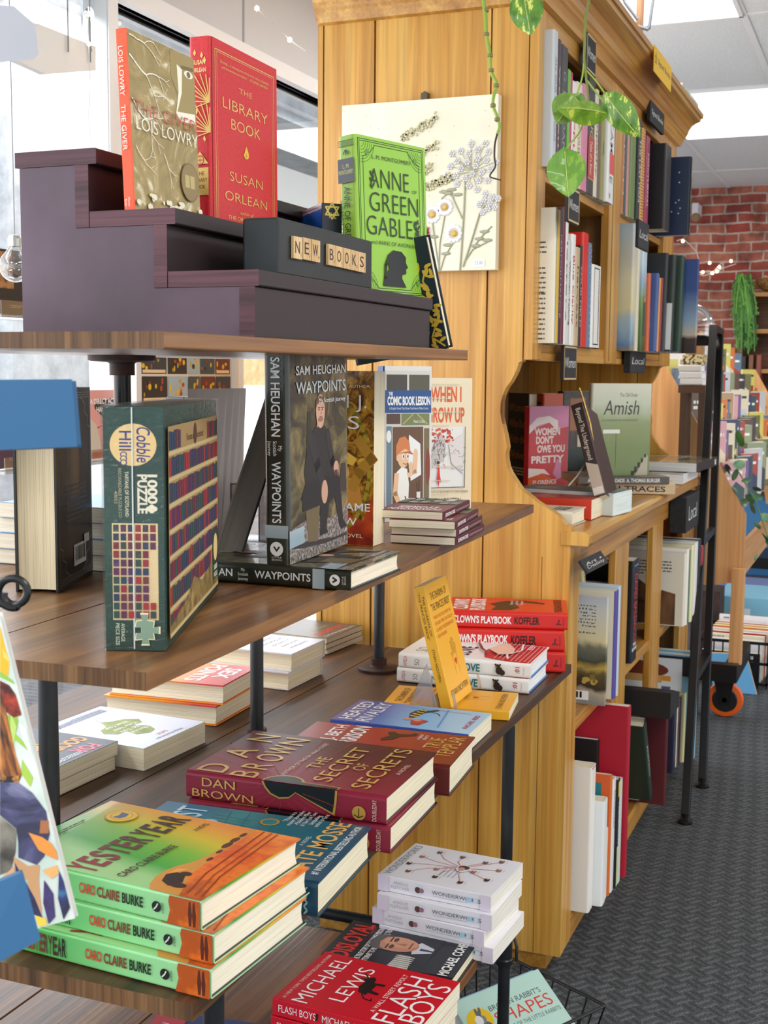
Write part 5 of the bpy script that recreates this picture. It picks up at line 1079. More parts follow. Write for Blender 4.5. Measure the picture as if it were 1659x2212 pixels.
# --- comic drawing guide, and the cream book beside it
def flatpose(px_l, px_r, zb, tilt): 
    return stand(zb, px_l, px_r, tilt)
Mc, Wc = stand(ZM, (829, 1128), (931, 1123), radians(1)); Hc = hgt((829, 1128), ZM, (822, 790))
def dcomic(b, i, F, S):
    W, H, T = b.W, b.H, b.T; BL = '#27508c'
    i.rect(F, W*.03, H*.02, W*.97, H*.97, '#d8d4cc'); i.rect(F, W*.05, H*.83, W*.48, H*.945, '#4a443c'); i.rect(F, W*.52, H*.83, W*.95, H*.945, '#5a5644')
    i.rect(F, W*.0+.001, H*.70, W-.001, H*.845, BL); i.text(F, 'THE', W*.14, H*.812, H*.022, WHITE, w=W*.08, bold=.03); i.text(F, 'COMIC BOOK LESSON', W*.52, H*.752, H*.052, WHITE, w=W*.90, bold=.04); i.text(F, 'A Graphic Novel That Shows You How to Make Comics', W*.52, H*.722, H*.016, '#e8ecf0', w=W*.82)
    i.rect(F, W*.05, H*.63, W*.34, H*.695, '#5a4034'); i.rect(F, W*.36, H*.62, W*.95, H*.695, '#7a8450'); i.text(F, 'Mark Crilley', W*.74, H*.635, H*.02, WHITE, w=W*.24); i.line(F, [(W*.4, H*.63), (W*.6, H*.69)], .002, '#c8b07a'); i.line(F, [(W*.9, H*.63), (W*.7, H*.69)], .002, '#c8b07a')
    i.rect(F, W*.05, H*.05, W*.16, H*.615, '#6a8494'); i.disc(F, W*.10, H*.55, W*.05, '#f0f0ee', H*.04); i.rect(F, W*.18, H*.05, W*.82, H*.61, '#6b4a33'); i.rect(F, W*.84, H*.05, W*.95, H*.60, '#7a6a4a'); i.disc(F, W*.92, H*.35, W*.05, '#8a3a30', H*.12)
    i.poly(F, [(W*.52, H*.56), (W*.76, H*.50), (W*.78, H*.30), (W*.56, H*.26), (W*.50, H*.40)], '#f2f2f0')
    sk = '#f0c49a'
    i.disc(F, W*.40, H*.42, W*.12, sk, H*.075); i.disc(F, W*.56, H*.355, W*.045, sk, H*.03); i.disc(F, W*.285, H*.41, W*.03, sk, H*.02); i.disc(F, W*.66, H*.43, W*.05, sk, H*.04)
    i.poly(F, [(W*.25, H*.42), (W*.25, H*.49), (W*.32, H*.54), (W*.44, H*.55), (W*.53, H*.51), (W*.55, H*.45), (W*.44, H*.47), (W*.34, H*.45)], '#d9824a'); i.poly(F, [(W*.25, H*.44), (W*.55, H*.455), (W*.62, H*.43), (W*.5, H*.44)], '#c06a34')
    for u in (.40, .49): i.disc(F, W*u, H*.42, W*.024, '#f8f8f8', H*.02); i.disc(F, W*(u+.006), H*.42, W*.012, '#2a201a', H*.011)
    i.line(F, [(W*.40, H*.375), (W*.46, H*.368), (W*.49, H*.378)], .0012, '#7a3a2a')
    i.poly(F, [(W*.26, H*.32), (W*.36, H*.35), (W*.48, H*.34), (W*.52, H*.24), (W*.50, H*.08), (W*.26, H*.08), (W*.24, H*.2)], '#f4f4ee'); i.line(F, [(W*.26, H*.30), (W*.23, H*.18), (W*.34, H*.10), (W*.48, H*.10)], .009, sk); i.line(F, [(W*.52, H*.30), (W*.64, H*.32), (W*.66, H*.40)], .008, sk)
    i.poly(F, [(W*.36, H*.09), (W*.80, H*.13), (W*.82, H*.05), (W*.3, H*.05)], '#e0b070'); i.poly(F, [(W*.44, H*.10), (W*.66, H*.115), (W*.68, H*.07), (W*.46, H*.06)], '#f6f0e4'); i.line(F, [(W*.44, H*.16), (W*.50, H*.09)], .002, '#3a2a1a'); i.rect(F, W*.68, H*.12, W*.76, H*.19, '#e8e8e4'); i.line(F, [(W*.70, H*.19), (W*.69, H*.25)], .0015, '#5a4a3a'); i.line(F, [(W*.73, H*.19), (W*.745, H*.26)], .0015, '#5a4a3a')
    i.rect(S, .001, .0004, H*.10, T-.0004, BL); i.rect(S, H*.10, .0004, H*.265, T-.0004, '#efece4'); i.rect(S, H*.265, .0004, H-.001, T-.0004, BL); i.text(S, 'CRILLEY', H*.125, T*.28, T*.42, BL, w=H*.10, anchor='l', bold=.03); i.text(S, 'THE COMIC BOOK LESSON', H*.34, T*.28, T*.42, WHITE, w=H*.36, anchor='l', bold=.03)
plainbook('paperback', 'blue and white comic drawing guide with a child in a cap', Mc, Wc, .022, Hc, '#e6e2da', '#27508c', draw=dcomic)
Mn, Wn = stand(ZM, (917, 1113), (1017, 1111), radians(1)); Hn = hgt((1017, 1111), ZM, (1018, 817))
def dwhen(b, i, F, S):
    W, H = b.W, b.H
    i.text(F, 'WHEN I', W*.44, H*.83, H*.105, '#e2622a', w=W*.66, bold=.03); i.text(F, 'GROW UP', W*.44, H*.68, H*.105, '#e2622a', w=W*.80, bold=.03)
    i.rect(F, W*.08, H*.20, W*.84, H*.645, '#eceae6')
    r = random.Random(2)
    for k in range(60): u, v = r.uniform(.14, .6), r.uniform(.52, .63); i.disc(F, W*u, H*v, r.uniform(.001, .003), r.choice(['#e2622a', '#d84a2a', '#c83a24']), n=6)
    i.poly(F, [(W*.10, H*.46), (W*.34, H*.60), (W*.44, H*.50), (W*.40, H*.40), (W*.12, H*.34)], '#c8c2bc')
    for k in range(26): u, v = r.uniform(.1, .42), r.uniform(.36, .56); i.line(F, [(W*u, H*v), (W*(u+r.uniform(-.04, .06)), H*(v+r.uniform(-.05, .05)))], .0009, r.choice(['#3a3a3c', '#6a4a6a', '#8a3a3a']))
    i.poly(F, [(W*.5, H*.52), (W*.82, H*.60), (W*.82, H*.30), (W*.56, H*.38)], '#e4dcd8')
    for k in range(14): u, v = r.uniform(.52, .82), r.uniform(.30, .56); i.line(F, [(W*u, H*v), (W*(u+.05), H*(v+r.uniform(-.03, .03)))], .0009, r.choice(['#5a5a60', '#7a8a9a', '#a87a7a']))
    i.poly(F, [(W*.24, H*.24), (W*.27, H*.33), (W*.25, H*.36), (W*.30, H*.37), (W*.31, H*.30), (W*.34, H*.24), (W*.30, H*.25), (W*.29, H*.20), (W*.26, H*.25)], '#d8342a'); i.disc(F, W*.275, H*.385, .003, '#5a2a1a')
    i.line(F, [(W*.08, H*.20), (W*.84, H*.205)], .0012, '#3a3a3c'); i.line(F, [(W*.84, H*.2), (W*.85, H*.645)], .0012, '#3a3a3c')
    i.text(F, 'THE LOST AUTOBIOGRAPHIES OF SIX YIDDISH TEENAGERS', W*.5, H*.165, H*.017, '#4a4a44', w=W*.84); i.text(F, 'KEN KRIMSTEIN', W*.46, H*.075, H*.052, '#2c2a26', w=W*.62)
    for k in range(9): i.paragraph(F, W*.02, W*.98, H*(.95-.1*k), .0018, 1, '#dcccae', seed=k)
plainbook('hardcover', 'cream book with orange title at the far end of the middle board', Mn, Wn, .018, Hn, '#f0e0bf', '#f0e0bf', hard=True, draw=dwhen, inner='#e8dcc0')
# --- black hardcover standing with its fore edge forward
g0, g1 = onz((203, 1236), ZM), onz((126, 1281), ZM); ex = (g1-g0); Wg = ex.length; ex.normalize(); ey = ZU.cross(ex); Tg = .050; Hg2 = hgt((203, 1236), ZM, (188.5, 836))
print('DIM blk', Wg, Hg2)
BLKC = noisemat('cover_black_linen', [(.4, '#0d0d10'), (.7, '#17171b')], 60, 3, .4, coat=.2)
b = Book('hardcover', 'black hardcover standing with its pale page edges towards the near end', cols(g0-ey*Tg, ex, ey, ZU), Wg, Tg, Hg2, True, BLKC, BLKC, BLKC, inner='#17171c', pages='#ecdcb8')
i, B_ = b.ink, b.B
for e in (.006, .009, .012): i.frame(B_, e, e, Wg-e, Hg2-e, .0008, '#8d8d92')
for sx_, sy_ in ((0, 0), (1, 0), (0, 1), (1, 1)):
    pts = [(.012, .05), (.022, .046), (.02, .036), (.034, .03), (.032, .02), (.05, .012)]; i.line(B_, [(x if not sx_ else Wg-x, y if not sy_ else Hg2-y) for x, y in pts], .0011, '#a5a5aa')
i.paragraph(B_, Wg*.25, Wg*.8, Hg2*.50, .0022, 8, '#77777c', gap=2.6); i.line(B_, [(Wg*.3, Hg2*.78), (Wg*.3, Hg2*.62), (Wg*.27, Hg2*.6)], .0009, '#8d8d92'); i.line(B_, [(Wg*.55, Hg2*.76), (Wg*.55, Hg2*.63)], .0009, '#8d8d92'); i.line(B_, [(Wg*.75, Hg2*.75), (Wg*.75, Hg2*.66)], .0009, '#8d8d92')
i.barcode(B_, Wg*.42, Hg2*.09, Wg*.34, Hg2*.11); i.rect(B_, Wg*.70, Hg2*.19, Wg*.84, Hg2*.235, '#e8e8e6')
b.done()
# --- blue and white paperbacks lying at the back (four)
h0, h1 = onz((236, 1237), ZM), onz((2, 1218), ZM); TQ = hgt((236, 1237), ZM, (236, 1098))/4
ez = (h0-h1); Hq = ez.length; ez.normalize(); ex = (-ZU).cross(ez); Wq = .15
for k in range(4): plainbook('paperback', 'pale blue paperback, %s of the pile behind the black hardcover' % ['uppermost', 'second down', 'third down', 'lowest'][k], shift(cols(V((h1.x, h1.y, ZM+4*TQ))-ex*Wq, ex, -ZU, ez), .004*(k % 2), .004*k, -TQ*k), Wq, TQ-.0004, Hq, '#7fa9cf', '#7fa9cf', group='pale blue paperbacks', draw=(lambda b, i, F, S: i.text(F, 'SKY', b.W*.5, b.H*.5, .03, WHITE, w=.06)) if False else None, pages='#e9dfca')
# --- clear holder, leaning hardcover and grey booklet at the back of the board
ACR = clearmat('smoky_acrylic', (.80, .80, .82), .06, .05)
e0, e1 = onz((498, 1168), ZM+.001), onz((600, 1172), ZM+.001); ex = (e1-e0); ex.normalize(); ey = ZU.cross(ex); W_ = .10; D_ = .06; H_ = hgt((498, 1168), ZM, (491, 1045))
t = thing('brochure_holder', 'clear plastic brochure holder behind the standing forest hardcover', 'holder', tuple(e0)); t.matrix_world = cols(e0, ex, ey, ZU)
MB().box(0, W_, 0, .0025, 0, H_, ACR).build('front_sheet', t, local=True); MB().box(0, .0025, .003, D_, 0, H_, ACR).build('side_sheet', t, local=True); MB().box(W_*.45, W_*.45+.0025, .003, D_, 0, H_*.99, ACR).build('divider', t, local=True); MB().box(0, W_, .003, D_, 0, .0025, ACR).build('base', t, local=True)
m = MB()
for a in ((0, .0014, -.0006, .0008, 0, H_), (W_*.45, W_*.45+.0014, -.0006, .0008, 0, H_), (0, W_, -.0006, .0008, H_-.0014, H_)): m.box(*a, flat('#17181b', .3))
m.build('edge', t, local=True)
p, q_ = ond((509, 1052), 1.66), ond((592, 800), 1.72); ez = (q_-p).normalized(); vd = ray((550, 930)).normalized(); ex = -(vd-ez*vd.dot(ez)).normalized(); ey = ez.cross(ex)
if ey.dot(_R) < 0: ey = -ey
ex = ey.cross(ez)
Hl_ = (q_-p).length
lean_z = p.z
p2 = p-ez*((p.z-ZM)/ez.z-.0)
plainbook('hardcover', 'hardcover leaning at a slant behind the clear plastic holder', cols(p2-ex*.13, ex, ey, ez), .13, .036, (q_-p2).length, '#83786f', '#2b2a2c', hard=True, inner='#d8d2ca', pages='#8f857b')
f0, f1 = onz((415, 1168), ZM), onz((506, 1150), ZM)
Mgr, Wgr = stand(ZM, (400, 1172), (492, 1150)); Hgr = hgt((492, 1150), ZM, (498, 838))
b = Book('booklet', 'grey booklet with a curling cover behind the puzzle box', Mgr, Wgr, .03, Hgr-.012, False, '#b9b2ae', '#6a6462', '#6a6462', pages='#c9c4c0')
cw = []; n = 8
for k in range(n+1): u = k/n; cw.append((u*Wgr*1.04, -.001-.02*sin(u*pi*.5)**2*0.9))
for (xa, ya), (xb, yb) in zip(cw, cw[1:]): b.mb.add([(xa, ya, .0), (xb, yb-.0, .0), (xb, yb-.012, Hgr), (xa, ya-.006, Hgr)], [(0, 1, 2, 3)], flat('#bdb6b2', .5))
b.ink.barcode(b.B, .02, Hgr*.86, .05, .02)
b.done()
# black scroll foot of the near rack, seen at the edge of the middle board
# ================================================================ top board: stepped riser
RX0, RX1 = 1.189, 1.725
ZT = Z_TOP+.0004
ZS = [0.1055, 0.1725, 0.2405]      # tread tops
YS = [0.622, 0.722, 0.821, 0.929]
TH_ = 0.017
t = thing('step_riser', 'plum painted wooden step riser with three steps on the top board', 'display riser', (RX0, .77, ZT))
fr = [(.645, ZT), (.9235, ZT), (.9235, ZS[2]-TH_), (.849, ZS[2]-TH_), (.849, ZS[1]-.0), (.749, ZS[1]-TH_), (.749, ZS[0]-.0), (.645, ZS[0]-TH_)]
fr = [(.645, ZT), (.9235, ZT), (.9235, ZS[2]-TH_-.0004), (.8495, ZS[2]-TH_-.0004), (.8495, ZS[1]-TH_-.0004), (.7495, ZS[1]-TH_-.0004), (.7495, ZS[0]-TH_-.0004), (.645, ZS[0]-TH_-.0004)]
for x in (RX0+.001, RX1-.019): MB().prism([(x, y, z) for y, z in fr], (.018, 0, 0), PLUM).build('side_board', t, bevel=.001)
for k in range(3):
    y0 = YS[k]; y1 = YS[k+1]+.008 if k < 2 else YS[3]
    y1 = [.7315, .8305, .929][k]
    m = MB(); A = [(RX0, y0), (RX1, y0), (RX1, y1), (RX0, y1)]; zt, zb_ = ZS[k], ZS[k]-TH_
    P8 = [(x, y, zt) for x, y in A]+[(x, y, zb_) for x, y in A]; m.add(P8, [(0, 1, 2, 3), (7, 6, 5, 4), (0, 4, 5, 1), (2, 6, 7, 3)], PLUM2 if False else flat('#2c1e22', .5)); m.add(P8, [(3, 7, 4, 0), (1, 5, 6, 2)], PLUMEND); m.build('tread', t, bevel=.0015)
    ya, yb = [(.6265, .645), (.7325, .749), (.8315, .849)][k]; zlo = [ZT, ZS[0]-TH_, ZS[1]-TH_][k]
    if k: ya, yb = [(0, 0), (.7325, .749), (.8315, .849)][k]
    m = MB(); A = [(RX0, ya), (RX1, ya), (RX1, yb), (RX0, yb)]; zt, zb_ = ZS[k]-TH_-.0003, zlo
    P8 = [(x, y, zt) for x, y in A]+[(x, y, zb_) for x, y in A]; m.add(P8, [(0, 1, 2, 3), (7, 6, 5, 4), (0, 4, 5, 1), (2, 6, 7, 3)], flat('#2a1b1f', .5)); m.add(P8, [(3, 7, 4, 0), (1, 5, 6, 2)], PLUMEND); m.build('riser_board', t, bevel=.001)
# --- books on the riser
def upto(o3, yaw, tilt, T, px_top, roll=0.0):
    """pose standing at o3 and the height that brings the head of the front spine edge to px_top"""
    M = yawstand(o3.z, o3, yaw, tilt, roll); lo_, hi_ = .05, .5
    for _ in range(40):
        mid = (lo_+hi_)/2; p = M @ V((0, 0, mid))
        if prj(p)[1] > px_top[1]: lo_ = mid
        else: hi_ = mid
    return M, lo_
GIV = noisemat('cover_branches', [(.30, '#e8dfc0'), (.42, '#a8915a'), (.6, '#8f7a45'), (.70, '#a08a52'), (.86, '#efe8d0')], 16, 6, .4, dist=3.0, coat=.2)
og = ony((291, 449), .776); og.z = ZS[1]+.0006
Mgv, Hgv = upto(og, radians(0.5), radians(2.5), .013, (274, 59))
def wfor(M, H, px):
    lo_, hi_ = .02, .4
    for _ in range(40):
        m_ = (lo_+hi_)/2
        if prj(M @ V((m_, 0, H)))[0] < px[0]: lo_ = m_
        else: hi_ = m_
    return lo_
Wgv = wfor(Mgv, Hgv, (418, 122))
print('DIM giver', Hgv, Wgv, prj(Mgv @ V((Wgv, 0, Hgv))), prj(Mgv @ V((Wgv, 0, 0))), prj(Mgv @ V((0, .013, Hgv))))
def dgiv(b, i, F, S):
    W, H, T = b.W, b.H, b.T
    i.poly(F, [(W*.62, H*.985), (W*.98, H*.985), (W*.98, H*.55), (W*.80, H*.52), (W*.66, H*.60), (W*.72, H*.74), (W*.62, H*.84)], '#9c8750'); i.poly(F, [(W*.72, H*.92), (W*.80, H*.90), (W*.78, H*.76), (W*.74, H*.70), (W*.70, H*.64), (W*.98, H*.66), (W*.98, H*.60), (W*.74, H*.59), (W*.68, H*.63), (W*.73, H*.76)], '#f0ead6')
    i.disc(F, W*.90, H*.885, W*.07, '#efe8d2', H*.022); i.disc(F, W*.90, H*.885, W*.03, '#6f5e34', H*.018); i.line(F, [(W*.80, H*.915), (W*.97, H*.925)], .004, '#6f5e34')
    r = random.Random(11)
    def branch(u, v, a, L, w_, d):
        if d == 0 or L < .004: return
        p = [(u, v)]
        for k in range(4): u += cos(a)*L/4; v += sin(a)*L/4; a += r.uniform(-.25, .25); p.append((u, v))
        if all(.001 < x < W-.001 and .001 < y < H-.001 for x, y in p): i.line(F, p, w_, '#f2ecd8')
        for s in (-1, 1): branch(u, v, a+s*r.uniform(.25, .7), L*r.uniform(.55, .8), w_*.65, d-1)
    i.lift = .0005
    branch(W*.03, H*.86, -.5, .035, .0022, 4); branch(W*.03, H*.97, .0, .03, .0014, 3); branch(W*.03, H*.62, -.7, .03, .0016, 4); branch(W*.05, H*.36, -.9, .02, .0010, 3); branch(W*.45, H*.36, -1.0, .018, .001, 3)
    for k in range(26): u, v = r.uniform(.03, .97), r.uniform(.005, .09); i.disc(F, W*u, H*v+.002, r.uniform(.002, .006), '#e8e0c6', r.uniform(.002, .004), n=8)
    i.lift = .0022
    i.text(F, 'THE GIVER', W*.50, H*.545, H*.075, '#b5462c', w=W*.94, bold=-.012); i.text(F, 'LOIS LOWRY', W*.52, H*.455, H*.075, '#f2eee0', w=W*.92, bold=-.012)
    i.disc(F, W*.83, H*.235, W*.145, '#6f5a34', W*.155); i.disc(F, W*.83, H*.235, W*.135, '#8a7242', W*.145); i.rect(F, W*.75, H*.20, W*.90, H*.275, '#b8a468'); i.line(F, [(W*.825, H*.2), (W*.825, H*.275)], .0012, '#6f5a34')
    i.text(S, 'LOIS LOWRY', H*.10, T*.30, T*.42, '#f6eadc', w=H*.27, anchor='l'); i.text(S, 'THE GIVER', H*.42, T*.30, T*.42, '#f6eadc', w=H*.25, anchor='l')
    i.text(S, 'Clarion', H*.955, T*.55, T*.18, '#f6eadc', w=H*.05); i.text(S, 'Books', H*.96, T*.25, T*.18, '#f6eadc', w=H*.04)
plainbook('paperback', 'tan paperback with an orange spine standing at the left of the riser', Mgv, Wgv, .0135, Hgv, GIV, '#e4572e', draw=dgiv)
ol = ony((459, 466), .778); ol.z = ZS[1]+.0006
Mlb, Hlb = upto(ol, radians(1), radians(0.5), .03, (466, 76)); Wlb = wfor(Mlb, Hlb, (597, 141))
print('DIM lib', Hlb, Wlb, prj(Mlb @ V((Wlb, 0, Hlb))), prj(Mlb @ V((Wlb, 0, 0))), prj(Mlb @ V((0, .03, Hlb))))
RC = noisemat('cloth_red', [(.4, '#c01c26'), (.6, '#cf2229')], 300, 2, .5)
def dlib(b, i, F, S):
    W, H, T = b.W, b.H, b.T; g = GOLDL
    i.frame(F, W*.06, H*.022, W*.945, H*.945, .0010, g); i.frame(F, W*.085, H*.032, W*.92, H*.935, .0006, g); i.line(F, [(W*.022, .001), (W*.022, H-.001)], .0018, '#a01620')
    i.text(F, '"Riveting ... A sweeping mix of true crime, history, biography,', W*.5, H*.885, H*.013, g, w=W*.74, shear=.2); i.text(F, 'and immersive journalism." - STARRED REVIEW', W*.5, H*.858, H*.013, g, w=W*.70, shear=.2)
    for s, v, h, w_ in (('THE', .765, .030, .20), ('LIBRARY', .655, .058, .68), ('BOOK', .555, .058, .44), ('SUSAN', .275, .052, .50), ('ORLEAN', .165, .052, .64)): i.text(F, s, W*.5, H*v, H*h, g, w=W*w_, bold=-.010)
    i.poly(F, [(W*.5, H*.49), (W*.535, H*.455), (W*.54, H*.435), (W*.52, H*.42), (W*.48, H*.42), (W*.46, H*.435), (W*.475, H*.455)], flat('#e6b83c', .35, .2)); i.poly(F, [(W*.5, H*.455), (W*.515, H*.435), (W*.5, H*.423), (W*.485, H*.435)], '#c9862c')
    i.text(F, 'author of', W*.5, H*.105, H*.018, g, w=W*.2, shear=.25); i.text(F, 'THE ORCHID THIEF', W*.5, H*.065, H*.022, g, w=W*.56)
    for k, (u, v, s) in enumerate(((.065, .3, 1), (.105, .75, -1), (.37, .35, 1), (.515, .7, -1), (.08, .62, 1))): i.poly(S, [(H*u, T*v), (H*u+.004, T*v+.002*s), (H*u+.008, T*v+.0005), (H*u+.005, T*v-.002*s)], g)
    i.text(S, 'SUSAN', H*.145, T*.5, H*.022, flat('#e6cf8a', .4), w=T*.56, rot=pi/2, bold=.02); i.text(S, 'ORLEAN', H*.185, T*.5, H*.022, flat('#e6cf8a', .4), w=T*.62, rot=pi/2, bold=.02)
    for u0, v0 in ((.345, .95), (.50, .98)):
        for k in range(12):
            a = radians(95+17*k) ; i.line(S, [(H*u0, T*v0), (min(H*.99, max(.002, H*u0+.024*cos(a)*1.4)), min(T-.001, max(.001, T*v0+.026*sin(a)-.012)))], .0013, g)
    i.poly(S, [(H*.60, T*.5), (H*.665, T*.12), (H*.665, T*.88)], g); i.disc(S, H*.645, T*.5, .0058, '#b01c24'); i.disc(S, H*.645, T*.5, .0045, g); i.line(S, [(H*.645-.004, T*.5), (H*.645+.004, T*.5)], .0009, '#b01c24'); i.line(S, [(H*.645, T*.5-.004), (H*.645, T*.5+.004)], .0009, '#b01c24')
    i.rect(S, H*.685, T*.12, H*.83, T*.88, g)
    for k, s in enumerate(('THE', 'LIBRARY', 'BOOK')): i.text(S, s, H*(.725+.035*k), T*.5, H*.020, '#7a1418', w=T*(.36, .66, .46)[k], rot=pi/2, bold=.01)
plainbook('hardcover', 'red hardcover with gold border standing on the riser', Mlb, Wlb, .030, Hlb, RC, RC, hard=True, draw=dlib, inner='#c01c26')
# --- black sign block with letter tiles
oB = ony((601, 590), .640); oB.z = ZS[0]+.0006
q1 = ony((601, 590), .640); 
bl = V((ony((601, 468), .640).x, .640, ZS[0]+.0006)); br = V((ony((804, 622), .640).x, .640, 0)); Lb = br.x-bl.x; Hbk = ony((601, 468), .640).z-bl.z
t = thing('sign_block', 'black wooden block with letter tiles standing on the lowest step', 'sign', tuple(bl))
BB = noisemat('block_black', [(.4, '#12191b'), (.7, '#1a2326')], 20, 3, .45)
MB().box(bl.x, bl.x+Lb, .640, .685, bl.z, bl.z+Hbk, BB).build('block', t, bevel=.003)
TIL = woodmat('letter_tile', '#c59a62', '#d9b27c', '#e8c692', 'Z', 2.0, .5, 0, .3)
def tile(p0, p1, ch, n):
    a, b_ = ony(p0, .636), ony(p1, .636); tz = (a.z+b_.z)/2; hw = .0105; hh = .0125; cx = (a.x+b_.x)/2; hw = abs(b_.x-a.x)/2*.97
    m = MB().box(cx-hw, cx+hw, .6355, .6395, tz-hh, tz+hh, TIL); ik = Ink(m)
    put = lambda u, v, l: (u, .6355-l, v)
    ik.text(put, ch, cx-.002, tz-.006, .0135, '#2a2018', w=hw*(1.05 if ch != 'W' else 1.3), bold=.0); ik.text(put, str(n), cx+hw*.62, tz-hh*.72, .004, '#3a2c20')
    m.build('letter_tile', t, bevel=.0006)
NT = [((634, 515), (653, 556), 'N', 1), ((654.5, 518), (672, 558), 'E', 1), ((673, 522), (691, 562), 'W', 4)]+[((709+16.3*k, 532+3.9*k), (724.5+16.3*k, 570+4*k), 'BOOKS'[k], (3, 1, 1, 5, 1)[k]) for k in range(5)]
for a, b_, ch, n in NT: tile(a, b_, ch, n)
# --- green hardcover
oa = V((ony((770, 288), .640).x+.012, .640, ZS[0]+.0006)); oa = ony((777, 612), .690); oa.z = ZS[0]+.0006
Ma, Ha = upto(oa, radians(-20), radians(3), .03, (770, 288)); Wa = wfor(Ma, Ha, (917, 318))
print('DIM anne', Ha, Wa, oa, prj(Ma @ V((Wa, 0, Ha))), prj(Ma @ V((Wa, 0, 0))), prj(Ma @ V((0, .03, Ha))))
LIME = '#8fbf3f'; DK = '#22351a'
def danne(b, i, F, S):
    W, H, T = b.W, b.H, b.T
    for e in (.022, .034): i.frame(F, W*e*1.6, H*e, W*(1-e*1.6), H*(1-e), .0009, DK)
    e = .075; c = .13
    i.line(F, [(W*.10, H*(1-c)), (W*.15, H*(1-c+.01)), (W*.22, H*(1-.085)), (W*.27, H*(1-.05)), (W*.73, H*(1-.05)), (W*.78, H*(1-.085)), (W*.85, H*(1-c+.01)), (W*.90, H*(1-c)), (W*.90, H*c), (W*.85, H*(c-.01)), (W*.78, H*.085), (W*.73, H*.05), (W*.27, H*.05), (W*.22, H*.085), (W*.15, H*(c-.01)), (W*.10, H*c)], .0009, DK, close=True)
    for cu, cv, su, sv in ((.06, .965, 1, -1), (.94, .965, -1, -1), (.06, .035, 1, 1), (.94, .035, -1, 1)):
        for k in range(7):
            r_ = .006+.0042*k; i.line(F, [(W*cu+su*(.002+r_*cos(a)), H*cv+sv*(.002+r_*sin(a))) for a in [pi/2*q/7 for q in range(8)] if r_ < .030], .0006, '#3f6a2c') if r_ < .03 else None
        i.disc(F, W*cu+su*.014, H*cv+sv*.014, .004, '#5c8f34')
    i.text(F, 'L. M. MONTGOMERY', W*.5, H*.865, H*.026, DK, w=W*.56)
    i.text(F, 'ANNE', W*.46, H*.685, H*.125, DK, w=W*.56, bold=-.012); i.text(F, 'OF', W*.82, H*.685, H*.022, DK, w=W*.07); i.text(F, 'GREEN', W*.52, H*.535, H*.125, DK, w=W*.70, bold=-.012); i.text(F, 'GABLES', W*.50, H*.385, H*.125, DK, w=W*.76, bold=-.012)
    for u, v in ((.20, .77), (.195, .73), (.20, .69), (.82, .49), (.84, .455), (.83, .42)): i.disc(F, W*u, H*v, .0016, DK, .0042, rot=.5); i.disc(F, W*(u+.03), H*(v+.012), .0016, DK, .0042, rot=-.5)
    i.text(F, 'and ANNE OF AVONLEA', W*.5, H*.328, H*.024, DK, w=W*.66)
    i.poly(F, [(W*.36, H*.065), (W*.38, H*.15), (W*.42, H*.18), (W*.40, H*.22), (W*.40, H*.265), (W*.48, H*.30), (W*.60, H*.295), (W*.66, H*.262), (W*.66, H*.225), (W*.69, H*.195), (W*.66, H*.185), (W*.66, H*.155), (W*.60, H*.145), (W*.60, H*.12), (W*.66, H*.065)], '#0d0f0c'); i.line(F, [(W*.42, H*.26), (W*.37, H*.20), (W*.36, H*.12), (W*.345, H*.075)], .005, '#0d0f0c')
    i.rect(S, H*.03, .001, H*.034, T-.001, DK); i.rect(S, H*.065, .001, H*.069, T-.001, DK)
    for k in range(14): i.rect(S, H*.037, T*(.03+.068*k), H*.062, T*(.03+.068*k+.03), '#4a7a30')
    i.disc(S, H*.105, T*.5, .004, DK, .0012); i.disc(S, H*.105, T*.5+.003, .004, DK, .001, rot=.6); i.disc(S, H*.105, T*.5-.003, .004, DK, .001, rot=-.6)
    i.rect(S, H*.145, .0005, H*.295, T-.0005, flat('#2a2638', .2)); i.text(S, 'L. M.', H*.205, T*.5, H*.026, flat('#c9d66a', .4), w=T*.38, rot=pi/2); i.text(S, 'MONTGOMERY', H*.242, T*.5, H*.026, flat('#c9d66a', .4), w=T*.86, rot=pi/2)
    i.text(S, 'ANNE OF GREEN GABLES', H*.32, T*.34, T*.34, DK, w=H*.56, anchor='l'); i.text(S, 'and ANNE OF AVONLEA', H*.40, T*.12, T*.14, DK, w=H*.4, anchor='l')
plainbook('hardcover', 'lime green hardcover with dark silhouette standing on the lowest step', Ma, Wa, .032, Ha, LIME, LIME, hard=True, draw=danne, inner=LIME)
# --- blue book with a gold star behind the block
exs = V((.75, .66, 0)).normalized(); eys = ZU.cross(exs)
ps_ = ony((695, 480), .755); ps_.z = ZS[1]+.0006; hs = ony((695, 438), .755).z-ps_.z; os_ = ps_-eys*.030
Wst = .17; b = Book('paperback', 'blue book with a gold star on its dark spine behind the sign block', cols(os_+V((.0, -.0, 0)), exs, eys, ZU), Wst, .030, hs, False, '#1c3f86', '#12182c', gradmat('cover_blue_waves', [(0, '#1c4a96'), (.86, '#1c4a96'), (.9, '#d8a08a'), (.93, '#27457e'), (.97, '#c88a78'), (1, '#23406e')], 2, 0, hs, .3, .06, 30))
i, S = b.ink, b.S
u0, v0 = hs*.17, .015
for o_ in (0, pi): i.line(S, [(u0+.011*cos(o_+a), v0+.011*sin(o_+a)) for a in (0, 2*pi/3, 4*pi/3)], .0022, flat('#e8cf6a', .3), close=True)
i.text(S, 'THE', hs*.34, .015, .008, flat('#e8cf6a', .3), w=.012, rot=pi/2); i.text(b.B, 'Praise for', Wst*.35, hs*.55, .006, '#d8a08a', w=.03)
b.done()
